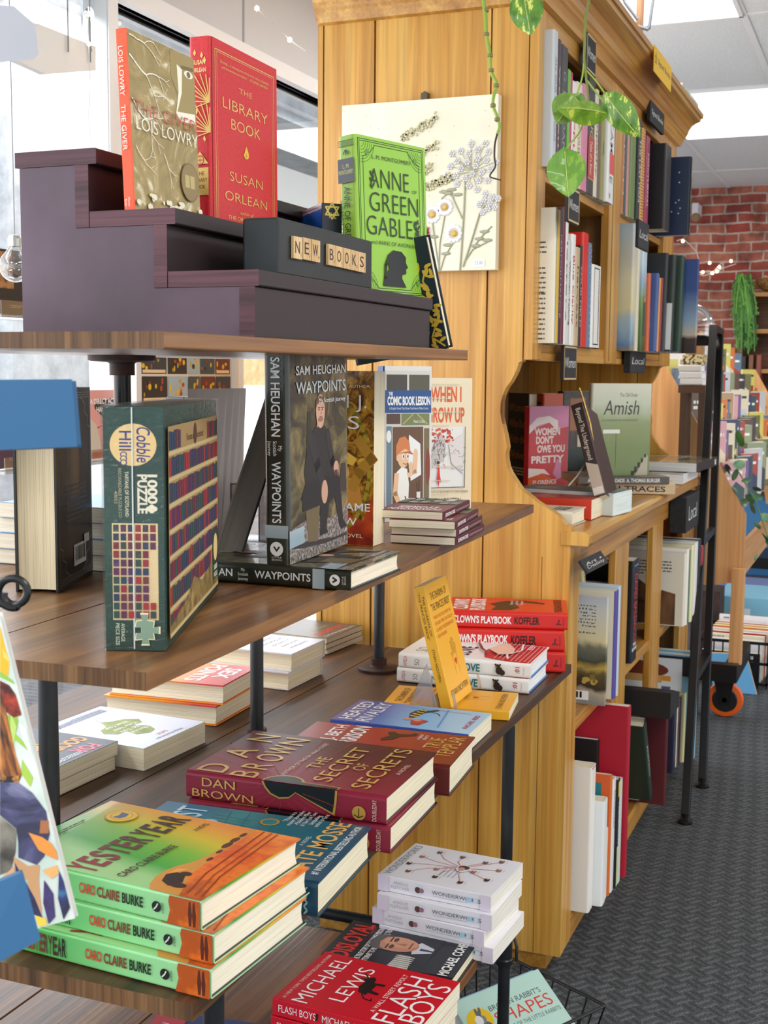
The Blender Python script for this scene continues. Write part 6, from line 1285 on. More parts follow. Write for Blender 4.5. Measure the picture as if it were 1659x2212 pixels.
# --- dark book with gold vines leaning at the far end of the riser
v1, v2 = ony((969, 751), .615), ony((918, 506), .66)
vb = V((v1.x+.02, .612, ZT+.0005)); ezv = (V((v1.x-.06, .655, v2.z))-vb).normalized()
vb = V((ony((969, 752), .607).x, .607, ZT+.0005)); top = ond((919, 508), prj(vb)[0]*0+vb.dot(_F)-.03); ezv = (top-vb); Hv = ezv.length; ezv.normalize()
eyv = V((1, 0, 0)); eyv = (eyv-ezv*eyv.dot(ezv)).normalized(); exv = eyv.cross(ezv)
DKG = '#16252b'
Wv = .15
M_ = cols(vb-exv*Wv, exv, eyv, ezv)
def dvine(b, i, F, S):
    W, H = b.W, b.H; g = flat('#d8b440', .35, .2); r = random.Random(3)
    i.line(F, [(W*.97, H*.03), (W*.86, H*.12), (W*.93, H*.24), (W*.84, H*.36), (W*.93, H*.48), (W*.88, H*.62), (W*.95, H*.75)], .0026, g)
    for k in range(34): i.disc(F, W*r.uniform(.82, .985), H*r.uniform(.02, .75), .0062, g, .0026, n=10, rot=r.uniform(0, 3))
    i.line(F, [(W*.2, H*.1), (W*.4, H*.4), (W*.2, H*.7)], .003, g)
plainbook('hardcover', 'dark hardcover with gold vines leaning beyond the riser', M_, Wv, .022, Hv, DKG, DKG, hard=True, draw=dvine, inner=DKG)
print('DIM vine', vb, top, Hv, exv, ezv)
# ================================================================ flower tile and vine on the hutch side
pTL, pTR, pBR = onx((738, 223), 2.652), onx((1076, 200), 2.652), onx((1069, 580), 2.652)
Hp_ = (pTR.z-pBR.z); Wp_ = (pTL.y-pTR.y); rl = math.atan2(pTL.z-pTR.z, Wp_)
t = thing('flower_plaque', 'cream square plaque of raised wildflowers hung on the hutch side', 'wall plaque', (2.68, (pTL.y+pTR.y)/2, pBR.z))
Mp_ = cols(V((2.6545, pTL.y, pBR.z-.002)), V((0, -1, 0)), V((1, 0, 0)), ZU)
CRM = noisemat('plaque_cream', [(.3, '#e6dfc4'), (.6, '#efe9d2'), (.78, '#f3eeda')], 7, 4, .6)
m = MB().box(0, Wp_, 0, .0245, 0, Hp_, CRM); ik = Ink(m); W, H = Wp_, Hp_
Pp = lambda u, v, l: (u, -l, v)
r = random.Random(21)
for k in range(26): ik.disc(Pp, W*r.uniform(.05, .95), H*r.uniform(.4, .97), .0009, '#8a805e', n=6)
def raised(u, v, rr, c, h=.003, r2=None):
    n = 10; r2 = r2 or rr; pts = [(u+rr*cos(2*pi*k/n), v+r2*sin(2*pi*k/n)) for k in range(n)]
    m.add([(x, -.0004, y) for x, y in pts]+[(u+(x-u)*.6, -h, v+(y-v)*.6) for x, y in pts], [(k, (k+1) % n, n+(k+1) % n, n+k) for k in range(n)]+[tuple(range(n, 2*n))], flat(c, .6))
STM = '#a3a184'
def stem(pts, r_=.0022, c=STM): m.tube([(u*W, -.001, v*H) for u, v in pts], r_, flat(c, .6), 6)
def umbel(u, v, R_, n, c):
    for k in range(n):
        a = 2.4*k; q_ = R_*math.sqrt((k+.5)/n); x, y = u*W+q_*cos(a), v*H+q_*sin(a)*.9
        m.tube([(u*W, -.001, v*H-R_*.2), (x, -.002, y)], .0007, flat('#b5b398', .6), 5)
        for j in range(6): raised(x+.005*cos(j*1.05), y+.005*sin(j*1.05), .0034, '#dcd8d8', .004)
        raised(x, y, .0034, c, .005)
stem([(.78, .0), (.79, .15), (.80, .35), (.805, .52)]); umbel(.845, .60, .060, 26, '#cfcaca')
stem([(.80, .02), (.86, .2), (.90, .33), (.93, .37)]); umbel(.945, .385, .026, 9, '#d8d4d2')
for (u0, v0), (u1, v1), n in (((.40, .78), (.62, .90), 20), ((.50, .66), (.62, .74), 12), ((.46, .50), (.60, .63), 14), ((.46, .47), (.72, .54), 26), ((.46, .42), (.55, .37), 8)):
    m.tube([(u0*W, -.001, v0*H), (u1*W, -.001, v1*H)], .0012, flat(STM, .6), 5)
    for k in range(n*3):
        f_ = r.random(); raised((u0+(u1-u0)*f_)*W+r.uniform(-.008, .008), (v0+(v1-v0)*f_)*H+r.uniform(-.009, .009), .0036, r.choice(['#d2cba6', '#c9c098', '#ddd6b6']), .005)
for u, v, R_ in ((.60, .33, .021), (.68, .37, .020), (.74, .215, .022)):
    for k in range(12): a = 2*pi*k/12; raised(u*W+R_*.68*cos(a), v*H+R_*.68*sin(a), .0062, '#ece8ea', .004)
    raised(u*W, v*H, R_*.36, '#d8b45c', .007)
for k in range(40): raised(.545*W+r.uniform(-.011, .011), .225*H+r.uniform(-.011, .012), .0036, r.choice(['#b8606c', '#a84a5c', '#c87a84']), .006)
for pts in ([(.545, .20), (.53, .08), (.54, .0)], [(.60, .29), (.63, .1), (.65, .0)], [(.68, .33), (.65, .16), (.645, .0)], [(.74, .17), (.68, .08), (.655, .0)], [(.655, .42), (.70, .45), (.735, .42)], [(.66, .47), (.72, .44), (.79, .30)], [(.86, .13), (.92, .20), (.975, .25)], [(.81, .05), (.86, .12), (.97, .17)]): stem(pts, .0016)
for u, v, a in ((.70, .15, .6), (.69, .10, .3), (.61, .2, 2.2), (.70, .45, .8), (.72, .47, 1.6), (.67, .46, 2.4), (.76, .44, 1.0), (.90, .18, .5), (.93, .22, 1.0), (.95, .17, .2), (.88, .14, 2.0), (.52, .05, 2.6), (.57, .07, .4)):
    raised(u*W, v*H, .012, '#a8a68c', .003, .004)
ik.rect(Pp, W*.86, H*.018, W*.935, H*.062, '#f4f4f4'); ik.text(Pp, '25.00', W*.897, H*.032, H*.018, '#5a5a6a', w=W*.05)
o = m.build('tile', t, local=True); o.matrix_world = Mp_; o.parent = None
o.parent = t; o.matrix_parent_inverse = Matrix.Identity(4); o.matrix_local = Matrix.Translation(-V(t['_t'])) @ Mp_
p = onx((918, 205), 2.668); MB().box(2.662, 2.679, p.y-.007, p.y+.007, p.z-.012, p.z+.004, flat('#5a5044', .4, .6)).lathe((2.67, p.y, p.z+.004), [(0, -.004), (.004, -.004), (.004, .004), (0, .004)], flat('#5a5044', .4, .6), 12, 'X').build('hanger', t)
# trailing plant from the hutch top
VAR = None
def leafmat(name, a, b_, c, sc=38):
    return noisemat(name, [(.36, a), (.48, b_), (.555, b_), (.60, c)], sc, 5, .35, stretch=(1, 1, .45), coat=.3, nrough=.65)
LG = [leafmat('leaf_plain', '#4f7a1c', '#5f8f24', '#7fa832', 30), leafmat('leaf_marbled', '#3f6a1a', '#5c8a26', '#d2d766', 70), leafmat('leaf_light', '#5a7f1c', '#769a2c', '#b9c44e', 44)]
STEMC = flat('#8aa63a', .45); STEMB = flat('#6f7a2e', .5)
t = thing('trailing_plant', 'trailing variegated houseplant hanging from the hutch top', 'plant', tuple(ond((1230, -60), 2.36)))
def P_(px, d): return ond(px, d)
def vine(pts, r0, r1, m_, name='stem', d=2.36):
    q_ = [P_(p[:2], p[2] if len(p) > 2 else d) for p in pts]; sm = []
    for k in range(len(q_)-1):
        a = q_[max(k-1, 0)]; b_ = q_[k]; c = q_[k+1]; e = q_[min(k+2, len(q_)-1)]
        for j in range(5): s_ = j/5; sm.append(.5*((2*b_)+(c-a)*s_+(2*a-5*b_+4*c-e)*s_*s_+(3*b_-a-3*c+e)*s_**3))
    sm.append(q_[-1]); MB().tube(sm, [r0+(r1-r0)*k/(len(sm)-1) for k in range(len(sm))], m_, 8).build(name, t, smooth=True)
def leaf(base, tip, wpx, d, mat_, fold=.25, turn=0.0, droop=.15, dt=0.0, up=0):
    a, b_ = P_(base, d), P_(tip, d+dt); ax = (b_-a); L_ = ax.length; ax.normalize(); vd = ray(((base[0]+tip[0])/2, (base[1]+tip[1])/2)).normalized()
    nr = -(vd-ax*vd.dot(ax)).normalized(); nr = (Matrix.Rotation(turn, 3, ax) @ nr); sd = ax.cross(nr); Wl = wpx/2/FPX*d/max(.35, cos(turn))
    m_ = MB(); nu, nv = 12, 8; g = []
    for j in range(nu+1):
        s_ = j/nu; wd = math.sin(pi*min(1, s_*.93+.07)**.62)**.9 if s_ < 1 else 0
        wd = (1-(1-s_*2.6)**2)**.5 if s_ < .38 else (cos((s_-.38)/.62*pi/2))**.85
        off = -.10*L_*(1-s_*4)**2 if s_ < .25 else 0
        for k in range(nv+1):
            c = (k/nv*2-1); x = c*wd*Wl; y = s_*L_+(off*abs(c) if s_ < .25 else 0)
            z = -fold*abs(x)+fold*.25*Wl - droop*L_*(s_-.4)**2 + .02*Wl*sin(s_*14+c*3)
            g.append(a+ax*y+sd*x+nr*z)
    m_.add(g, [(j*(nv+1)+k, j*(nv+1)+k+1, (j+1)*(nv+1)+k+1, (j+1)*(nv+1)+k) for j in range(nu) for k in range(nv)], mat_)
    rib = [a+ax*(s_*L_)+nr*(fold*.25*Wl-droop*L_*(s_-.4)**2+.0008) for s_ in [k/10 for k in range(10)]]
    m_.tube(rib, .0007, flat('#b9c96a', .5), 5)
    m_.build('leaf', t, smooth=True)
vine([(1274, -60), (1272, 0), (1266, 30), (1264, 62), (1263, 100), (1262, 130), (1266, 165), (1270, 205), (1272, 235)], .0030, .0022, STEMB)
vine([(1262, 130), (1258, 165), (1250, 192), (1244, 206)], .0018, .0015, STEMC); vine([(1266, 152), (1285, 172), (1302, 195), (1311, 210)], .0018, .0015, STEMC)
vine([(1265, 170), (1280, 190), (1296, 210), (1306, 225), (1306, 245)], .0019, .0016, STEMC); vine([(1262, 258), (1252, 285), (1234, 308), (1220, 328)], .0018, .0015, STEMC)
leaf((1130, -18), (1146, 75), 74, 2.30, LG[1], .2, .1)
leaf((1128, 6), (1098, -12), 30, 2.31, LG[2], .2, .2)
leaf((1237, 208), (1203, 268), 62, 2.34, LG[2], .3, -.25)
leaf((1240, 206), (1262, 232), 30, 2.38, LG[0], .3, .3)
leaf((1308, 244), (1205, 230), 52, 2.31, LG[2], .8, .35, .5)
leaf((1310, 208), (1381, 298), 62, 2.30, LG[1], .35, .2, .3)
leaf((1220, 327), (1228, 426), 86, 2.29, LG[0], .12, .05, .1)
vine([(1043, -30, 2.58), (1045, 4, 2.58), (1049, 40, 2.58), (1051, 75, 2.58), (1058, 118, 2.58), (1061, 155, 2.58), (1073, 182, 2.58), (1067, 205, 2.58), (1065, 228, 2.58), (1073, 250, 2.58), (1079, 272, 2.58), (1074, 290, 2.58)], .0045, .0030, STEMC, 'stem')
vine([(1074, 290, 2.58), (1069, 312, 2.58), (1068, 340, 2.58), (1070, 360, 2.58), (1058, 380, 2.58), (1070, 386, 2.58), (1082, 389, 2.58)], .0022, .0014, flat('#3a2a1c', .7), 'dry_stem')
for p in ((1050, 22), (1051, 74), (1059, 120), (1061, 152), (1072, 185), (1065, 228), (1074, 258)): c = P_(p, 2.58); MB().lathe(c, [(0, -.006), (.0058, -.003), (.0058, .003), (0, .006)], flat('#7d7440', .6), 8).build('node', t)
# ================================================================ books on the hutch shelves: spines towards the shop
def spinebook(k, shelf, desc, px0, px1, ybot, ytop, ys, z0, col, spine=None, back=None, text=None, tcol='#f2f0ea', W=.17, hard=None, lean=0.0, draw=None, patch=None, group=None, full=None, T=None, pages=PAGES, x=None):
    """px0..px1: where the spine starts and ends along the shelf, at height ybot in the photograph"""
    if x is not None: ys = onx((px0, ybot), x).y
    a = ony((px0, ybot), ys); b_ = ony((px1, ybot), ys); T = T or max(.006, b_.x-a.x-.0008); h = min(ony(((px0+px1)/2, ytop), ys).z-z0, .286 if z0 > .3 else .354)
    ex = V((0, 1, 0)); ey = V((-1, 0, 0)); ez = ZU
    if lean: R = Matrix.Rotation(lean, 3, V((0, 1, 0))); ez = R @ ez; ey = R @ ey
    M = cols(V((a.x+T, ys, z0+.0006+(abs(sin(lean))*T if lean < 0 else 0))), ex, ey, ez)
    b = Book('book', full or ('%s, %s from the left on the %s' % (desc, ORD[k], shelf)), M, W, T, h, T > .022 if hard is None else hard, col, spine or col, back or col, group=group or 'books on the '+shelf, inner='#d8d8d8', pages=pages)
    if text: b.ink.text(b.S, text, h*.5, T*.30, T*.42, tcol, w=h*.62, bold=.01)
    if patch: b.ink.rect(b.S, h*patch[0], .0004, h*patch[1], T-.0004, patch[2])
    if draw: draw(b, b.ink, b.S, b.B)
    return b.done()
yq = .690
UL, UR, LL, LR = 'upper left hutch shelf', 'upper right hutch shelf', 'lower left hutch shelf', 'lower right hutch shelf'
Z1, Z2 = SU1+.0005, SU2+.0005
def row(shelf, z0, items):
    for k, it in enumerate(items):
        d = dict(it[6]) if len(it) > 6 else {}
        nx = items[k+1][6].get('x') if k+1 < len(items) and len(items[k+1]) > 6 else None
        if nx and d.get('x') and 'T' not in d:
            yy = onx((it[1], it[3]), d['x']).y; d['T'] = max(.004, min(nx-d['x']-.0012, max(.008, ony((it[2], it[3]), yy).x-d['x']))) 
        spinebook(k, shelf, it[0], it[1], it[2], it[3], it[4], d.pop('ys', yq), z0, it[5], **d)
row(UL, Z2, [
 ('tall pale grey book', 1193, 1202, 300, 62, '#c3c8cb', dict(text='ALL OUR RELATIONS', tcol='#8a8f94', x=2.722, W=.15)),
 ('dark plum book', 1203, 1209, 300, 82, '#4a2a34', dict(text='women', tcol='#e8d8d0', x=2.80)),
 ('wide charcoal book', 1210, 1224, 300, 86, '#2e3033', dict(text='G. FRIEDAN', tcol='#8f9296', x=2.845)),
 ('thin lime green book', 1225, 1230, 300, 148, '#6fb53a', dict(x=2.93)),
 ('thin magenta book', 1230.3, 1235, 300, 154, '#c4306e', dict(x=2.965)),
 ('white book with red print', 1235, 1244, 300, 175, '#efece6', dict(x=2.985, text='APPLE', tcol='#c8443a')),
 ('cream book', 1245, 1256.5, 300, 178, '#e8dcc0', dict(x=3.03, text='Spinster COLEMAN', tcol='#8a7a5a')),
 ('pink book', 1258, 1270, 300, 182, '#d97fa0', dict(x=3.085, W=.16)),
 ('black and red book', 1271, 1285, 300, 170, '#23262a', dict(x=3.145, text='DAUGHTER', tcol='#d8b878', patch=None, draw=lambda b, i, S, B: (i.rect(S, b.H*.50, .0005, b.H*.86, b.T-.0005, '#b82a2a'), i.text(S, 'Tales of a River', b.H*.68, b.T*.32, b.T*.36, '#f0dcc0', w=b.H*.3), i.rect(S, b.H*.27, .0005, b.H*.28, b.T-.0005, '#c8a050'), i.rect(S, b.H*.86, .0005, b.H*.87, b.T-.0005, '#c8a050')))),
 ('narrow cream book', 1286, 1293, 310, 192, '#ddd2b4', dict(x=3.215, text='empathy', tcol='#6a5a40')),
 ('narrow brown book', 1293.5, 1299, 310, 205, '#6a4a48', dict(x=3.25)),
 ('olive green book', 1300, 1312, 320, 208, '#8f8a45', dict(x=3.275, draw=lambda b, i, S, B: [i.disc(S, b.H*(.45+.02*k), b.T*.5+.003*(-1)**k, .006, '#5a5a2c', .003) for k in range(6)])),
 ('white red-patched book', 1314, 1340, 330, 218, '#efeeea', dict(x=3.315, T=.078, text='CAMILLE', tcol='#8a8a8a', draw=lambda b, i, S, B: (i.rect(S, b.H*.52, b.T*.25, b.H*.72, b.T*.98, '#e0504a'), i.barcode(S, b.H*.90, b.T*.2, b.H*.06, b.T*.3)))),
])
row(UR, Z2, [
 ('orange brown book', 1346, 1350, 350, 228, '#b5753f', dict(x=3.585, text='RIVEN', tcol='#f0e0c0')),
 ('dark teal book', 1351, 1355, 350, 235, '#24434a', dict(x=3.61)),
 ('pink and tan book', 1356, 1361, 350, 236, '#c98a86', dict(x=3.635)),
 ('olive green book', 1363, 1377, 350, 247, '#6f8a4a', dict(x=3.665)),
 ('white lettered black book', 1379, 1385, 360, 258, '#1c1d20', dict(x=3.74, text='THE LAST MAN', tcol='#e8e6e0')),
 ('book with an orange striped spine', 1386, 1395, 370, 277, '#e0a85a', dict(x=3.78, draw=lambda b, i, S, B: [i.rect(S, b.H*(.02+.032*k), .0004, b.H*(.02+.032*k)+.002, b.T-.0004, '#8a5a2a') for k in range(30)])),
 ('dark magenta book', 1396, 1403, 380, 294, '#9c2450', dict(x=3.83, text='NOCTURNAL', tcol='#f0d0dc')),
])
# big black book, navy book with stars pushed out at the end
zt_ = Z2
spinebook(7, UR, '', 1437, 1449, 400, 312, .585, Z2, '#17191c', x=3.98, W=.24, full='thick black book sticking out at the right end of the upper hutch shelf', T=.10)
M = cols(V((4.21, onx((1491, 420), 4.18).y, Z2+.0006)), V((0, 1, 0)), V((-1, 0, 0)), ZU); Hn_ = onx((1491, 338), 4.18).z-Z2
def dstar(b, i, S, B):
    W, H = b.W, b.H; r = random.Random(6)
    for k in range(16): i.disc(B, W*r.uniform(.3, .95), H*r.uniform(.03, .97), .0028, '#c8ccd8', n=6)
    for k in range(6): i.paragraph(B, W*.36, W*.62, H*(.88-.12*k), .004, 2, '#9aa2b4', seed=k)
    i.rect(S, b.H*.01, .0004, b.H*.99, b.T*.5, noisemat('cover_camo', [(.4, '#2f3a1c'), (.55, '#6a6a2a'), (.7, '#a39a3c')], 30, 4, .5))
b = Book('book', 'navy book with small stars sticking out at the end of the upper shelf', M, .20, .03, Hn_, True, '#1e2a48', '#1e2a48', '#22304f', inner='#d8d8d8', group='books on the '+UR); dstar(b, b.ink, b.S, b.B); b.done()
def dblurb(b, i, S, B):
    W, H = b.W, b.H; n = 0
    for k, rows in enumerate((4, 7, 6, 6)): i.paragraph(B, W*.10, W*.88, H*(.74-.19*k), .0035, rows, '#5a564e', gap=3.0, seed=k)
row(LL, Z1, [
 ('tall cream book', 1198, 1201, 590, 447, '#ece4cf', dict(x=2.725, W=.16, draw=dblurb, full='cream book showing its printed back cover at the left end of the lower hutch shelf', T=.012)),
 ('thin teal and yellow book', 1203, 1208, 590, 452, '#e0b23a', dict(back='#3fa0a8', x=2.742)),
 ('dark purple book', 1208.5, 1213.5, 590, 450, '#3a1c34', dict(text='PERFORMANCE', tcol='#c8a8c0', x=2.775)),
 ('maroon book', 1214, 1221, 590, 447, '#6a1c38', dict(x=2.81)),
 ('thin white book', 1221.5, 1227, 590, 468, '#e8e4da', dict(text='letters', tcol='#5a5a5a', x=2.855)),
 ('pale grey book', 1227.5, 1234, 600, 520, '#cfcfca', dict(text='Women Talking', tcol='#4a4a4a', x=2.895)),
 ('white book with red script', 1234.5, 1243, 600, 506, '#f0ece4', dict(text='Blue Clarity', tcol='#b5443a', x=2.94)),
 ('tan book', 1243.5, 1252, 620, 534, '#c9b08a', dict(text='harvest', tcol='#6a5030', x=2.995)),
 ('dark brown book', 1252.5, 1257, 620, 530, '#2c2422', dict(x=3.045, text='YOUR FIELD', tcol='#d8d0c8')),
 ('bright red book', 1258, 1271.5, 620, 503, '#e0281f', dict(x=3.075, draw=lambda b, i, S, B: [i.disc(S, b.H*(.02+.03*k), b.T*.2, .0016, '#8a1410', n=6) for k in range(32)])),
 ('blue patterned book', 1272, 1278.5, 620, 525, '#5a7a9a', dict(x=3.135, draw=lambda b, i, S, B: [i.disc(S, b.H*(.03+.032*k), b.T*(.3+.4*(k % 2)), .003, '#c8d8e4', n=6) for k in range(30)])),
 ('white book with a black border', 1279, 1297, 660, 573, '#efece4', dict(x=3.165, draw=lambda b, i, S, B: (i.frame(S, b.H*.04, b.T*.2, b.H*.96, b.T*.8, .003, '#22242a'), [i.rect(S, b.H*(.06+.03*k), b.T*.72, b.H*(.06+.03*k)+.004, b.T*.78, '#22242a') for k in range(29)]))),
])
PAINT = gradmat('cover_watercolour', [(0, '#8f7a58'), (.06, '#5f83a8'), (.20, '#9fb8c8'), (.30, '#d8cfa0'), (.55, '#d9d4b4'), (.75, '#c2c2b4'), (.92, '#aebfc6'), (1, '#9fb0b8')], 2, 0, .36, .35, .25, 14)
def dpaint(b, i, S, B):
    r = random.Random(9)
    for k in range(60): i.disc(B, b.W*(.12+abs(r.gauss(0, .10))), b.H*r.uniform(.25, .78), r.uniform(.002, .006), r.choice(['#c8925a', '#b5744a', '#d8a870']), n=7)
    i.rect(B, b.W*.04, b.H*.02, b.W*.75, b.H*.09, noisemat('cover_shore', [(.4, '#6a5638'), (.6, '#a38c5e')], 60, 4, .5))
MEAD = gradmat('cover_meadow', [(0, '#2c4a1c'), (.35, '#4f7a2c'), (.55, '#7a9a5a'), (.7, '#8aa8b8'), (1, '#c8d8e4')], 2, 0, .26, .35, .4, 14)
def dman(b, i, S, B):
    W, H = b.W, b.H; i.lift = .0006
    for P, w_ in ((S, b.T), ):
        u = H*.52; i.poly(P, [(u, w_*.30), (u+.10, w_*.25), (u+.10, w_*.8), (u, w_*.75)], '#39434f'); i.disc(P, u-.006, w_*.5, .010, '#b58a70', w_*.22); i.poly(P, [(u-.014, w_*.2), (u-.008, w_*.2), (u-.008, w_*.8), (u-.018, w_*.7)], '#8a8478')
row(LR, Z1, [
 ('tall landscape book', 1367, 1377, 620, 482, PAINT, dict(W=.22, x=3.60, draw=dpaint, full='tall book with a painted shore at the left of the lower right shelf')),
 ('cream book', 1378, 1384, 620, 490, '#ddd2b8', dict(x=3.645)),
 ('meadow-covered book', 1388, 1400, 640, 533, MEAD, dict(x=3.675, draw=dman, W=.2)),
 ('thin red and orange book', 1401, 1405, 680, 590, '#d8642c', dict(x=3.735)),
 ('leaning blue book', 1417, 1421, 680, 590, '#3f5f9c', dict(x=3.765, lean=radians(4), draw=lambda b, i, S, B: (i.paragraph(B, b.W*.3, b.W*.9, b.H*.35, .003, 4, '#a8b8d8'), i.barcode(B, b.W*.5, b.H*.05, .03, .03)))),
 ('leaning thin orange book', 1422, 1426, 680, 600, '#e8963a', dict(x=3.80, lean=radians(4))),
 ('leaning thin dark red book', 1427, 1431, 680, 600, '#8a2a30', dict(x=3.825, lean=radians(4))),
 ('leaning black ringed book', 1436, 1440, 660, 545, '#22262a', dict(x=3.85, lean=radians(4))),
 ('leaning black and white book', 1452, 1457, 660, 550, '#1c2a22', dict(x=3.89, lean=radians(4), draw=lambda b, i, S, B: i.rect(B, b.W*.05, b.H*.02, b.W*.99, b.H*.5, '#e8e8e4'))),
 ('leaning dark green book', 1470, 1476, 660, 552, '#1e3d2c', dict(x=3.95, lean=radians(4))),
])
SKYC = gradmat('cover_sailing', [(0, '#2c1c1a'), (.14, '#3a2420'), (.18, '#c8bca8'), (.32, '#8fa8c0'), (.6, '#2f4f8c'), (1, '#27428a')], 2, 0, .32, .35, .1, 10)
def dsail(b, i, S, B):
    W, H = b.W, b.H
    i.disc(B, W*.40, H*.76, .030, '#c8242c', n=20); i.text(B, '19', W*.40, H*.745, .012, WHITE, w=.02)
    i.barcode(B, W*.12, H*.52, W*.5, H*.10); i.text(B, '$39.95', W*.36, H*.485, .010, WHITE, w=W*.45)
    for k in range(3): i.poly(B, [(W*(.25+.2*k), H*.12), (W*(.32+.2*k), H*.24), (W*(.34+.2*k), H*.13)], ['#c8242c', '#e8e0d0', '#c8242c'][k])
    for k in range(3): i.rect(B, W*.2, H*(.90-.02*k), W*.8, H*(.904-.02*k), '#8aa0c8')
xe = 4.06; Hs_ = onx((1503, 560), xe-.03).z-Z1
b = Book('book', 'blue book with a red starburst at the right end of the lower hutch shelf', cols(V((xe, onx((1505, 660), xe-.03).y, Z1+.0006)), V((0, 1, 0)), V((-1, 0, 0)), ZU), .22, .03, Hs_, False, SKYC, SKYC, SKYC, group='books on the '+LR, pages='#f2f2f0'); dsail(b, b.ink, b.S, b.B); b.done()
# ---------------------------------------------------------------- chalk signs on the hutch
CHALK = noisemat('chalkboard', [(.4, '#17181a'), (.7, '#232527')], 60, 3, .7)
def chalk(lab, word, x, z, w_, h, y, frame=False, th=.008, M=None, size=1.0):
    t = thing('chalk_sign', lab, 'sign', (x, y, z), 'chalk signs on the hutch'); t.matrix_world = M or cols(V((x, y, z)), V((1, 0, 0)), V((0, 1, 0)), ZU)
    m = MB().box(0, w_, 0, th, 0, h, CHALK); ik = Ink(m); P = lambda u, v, l: (u, -l, v)
    lines = word if isinstance(word, list) else [word]
    for k, s in enumerate(lines): ik.text(P, s, w_*.5, h*(.5-.13*size+(.20*(len(lines)-1)/2-.24*k if len(lines) > 1 else 0)), h*.30*size if len(lines) == 1 else h*.22, '#e6e6e2', w=w_*.80, shear=.15, bold=-.006)
    if frame: ik.frame(P, .004, .004, w_-.004, h-.004, .004, '#cfae7a')
    m.build('slate', t, local=True, bevel=.0015); return t
def xs(px, y): return ony(px, y)
ysg = YU-.012
def sign_at(lab, word, tr, br, lx, y, frame=False, th=.008, size=1.0):
    b_ = ony(br, y); z1 = hz(b_.x, y, tr[1]); a = ony((lx, (tr[1]+br[1])/2), y); chalk(lab, word, a.x, b_.z, b_.x-a.x, z1-b_.z, y, frame, th, None, size)
def hz(x, y, ypx):
    lo_, hi_ = -2.0, 1.5
    for _ in range(40):
        m_ = (lo_+hi_)/2
        if prj((x, y, m_))[1] > ypx: lo_ = m_
        else: hi_ = m_
    return lo_
sign_at('narrow chalk sign hanging from the top rail over the left shelf', 'Women', (1291, 90), (1287, 169), 1267, ysg-.01, True)
sign_at('dark chalk sign hanging at the right end of the top rail', 'Signed Books', (1437, 246), (1434, 292), 1404, ysg-.012, False, .01, .8)
sign_at('chalk sign hanging under the trailing leaf between the two left shelves', 'Women', (1253, 414), (1251, 489), 1227, ysg-.062, True)
sign_at('chalk sign between the two right shelves, beside the meadow-covered book', 'Local', (1403, 486), (1401, 545), 1379, ysg-.10, False)
sign_at('framed chalk sign hanging below the left shelves over the counter', 'Women', (1247, 748), (1245, 822), 1218, ysg-.012, True)
sign_at('unframed chalk sign hanging below the right shelves over the counter', 'Local', (1395, 757), (1394, 806), 1362, ysg-.012, False, .02)
t = thing('chalk_block', 'black chalk block fixed under the counter edge at the right', 'sign', tuple(ony((1490, 1130), .59)))
a, b_ = ony((1484, 1075), .585), ony((1509, 1132), .585); m = MB().box(a.x, b_.x, .585, .637, b_.z, a.z, CHALK); ik = Ink(m)
ik.text(lambda u, v, l: (u, .585-l, v), 'Local', (a.x+b_.x)/2, b_.z+(a.z-b_.z)*.3, (a.z-b_.z)*.42, '#e6e6e2', w=(b_.x-a.x)*.62, bold=-.006); m.build('block', t, bevel=.002)
a, b_, c_ = ond((1330, 1163), 2.88), ond((1285, 1240), 2.76), ond((1300, 1190), 2.74)
ex = (ony((1343, 1163), .60)-ony((1300, 1195), .60)); ex = ex.normalized()
c0 = ony((1271, 1238), .592); c1 = ony((1300, 1188), .612); c2 = ony((1343, 1162), .612); c3 = ony((1315, 1215), .592)
ex = (c3-c0); w_ = ex.length; ex.normalize(); ez = (c1-c0); ez = (ez-ex*ez.dot(ex)); h_ = ez.length; ez.normalize(); ey = ez.cross(ex)
chalk('tilted chalk sign stuck under the counter above the landscape book', ['Art +', 'Creativity'], 0, 0, w_, h_, 0, False, .006, cols(c0, ex, ey, ez))
# yellow sign and things on top of the hutch
ycf = YU-.078
a, b_ = ony((1412, 96), ycf), ony((1449, 150), ycf)
t = thing('yellow_sign', 'yellow paper sign with black writing on the hutch cornice', 'sign', (a.x, ycf, b_.z))
xa, xb = ony((1412, 120), ycf).x, ony((1449, 160), ycf).x; z0_, z1_ = ony((1412, 155), ycf).z, ony((1412, 95), ycf).z
m = MB().box(xa, xb, ycf-.002, ycf, z0_, z1_, flat('#f2bf1e', .5)); ik = Ink(m); P = lambda u, v, l: (u, ycf-.002-l, v)
ik.text(P, 'Signed Books', (xa+xb)/2+.02, z0_+(z1_-z0_)*.45, (z1_-z0_)*.22, '#2a2a22', w=(xb-xa)*.72, bold=-.004)
st = [(xa+(xb-xa)*.09+.014*(1 if k % 2 == 0 else .45)*sin(k*pi/5), z0_+(z1_-z0_)*.55+.016*(1 if k % 2 == 0 else .45)*cos(k*pi/5)) for k in range(10)]; ik.line(P, st, .0025, '#2a2a22', close=True)
m.build('paper', t)
BLKW = woodmat('block_wood', '#b5824a', '#d2a468', '#e4be86', 'X', 1.0, .5)
for k, (p0, p1, lab) in enumerate((((1330, 8), (1357, 40), 'pale rounded wooden block on the hutch beside the pole'), ((1388, 92), (1425, 140), 'pale rounded wooden block behind the yellow paper sign'))):
    yb_ = .73; a, b_ = ony(p0, yb_), ony(p1, yb_); MB().prism([(a.x, yb_, ZTOPCAB), (b_.x, yb_, ZTOPCAB), (b_.x, yb_, a.z-.015), (b_.x-.012, yb_, a.z), (a.x+.012, yb_, a.z), (a.x, yb_, a.z-.015)], (0, .07, 0), BLKW).build('wooden_block'); o = bpy.context.scene.objects[-1] if False else None
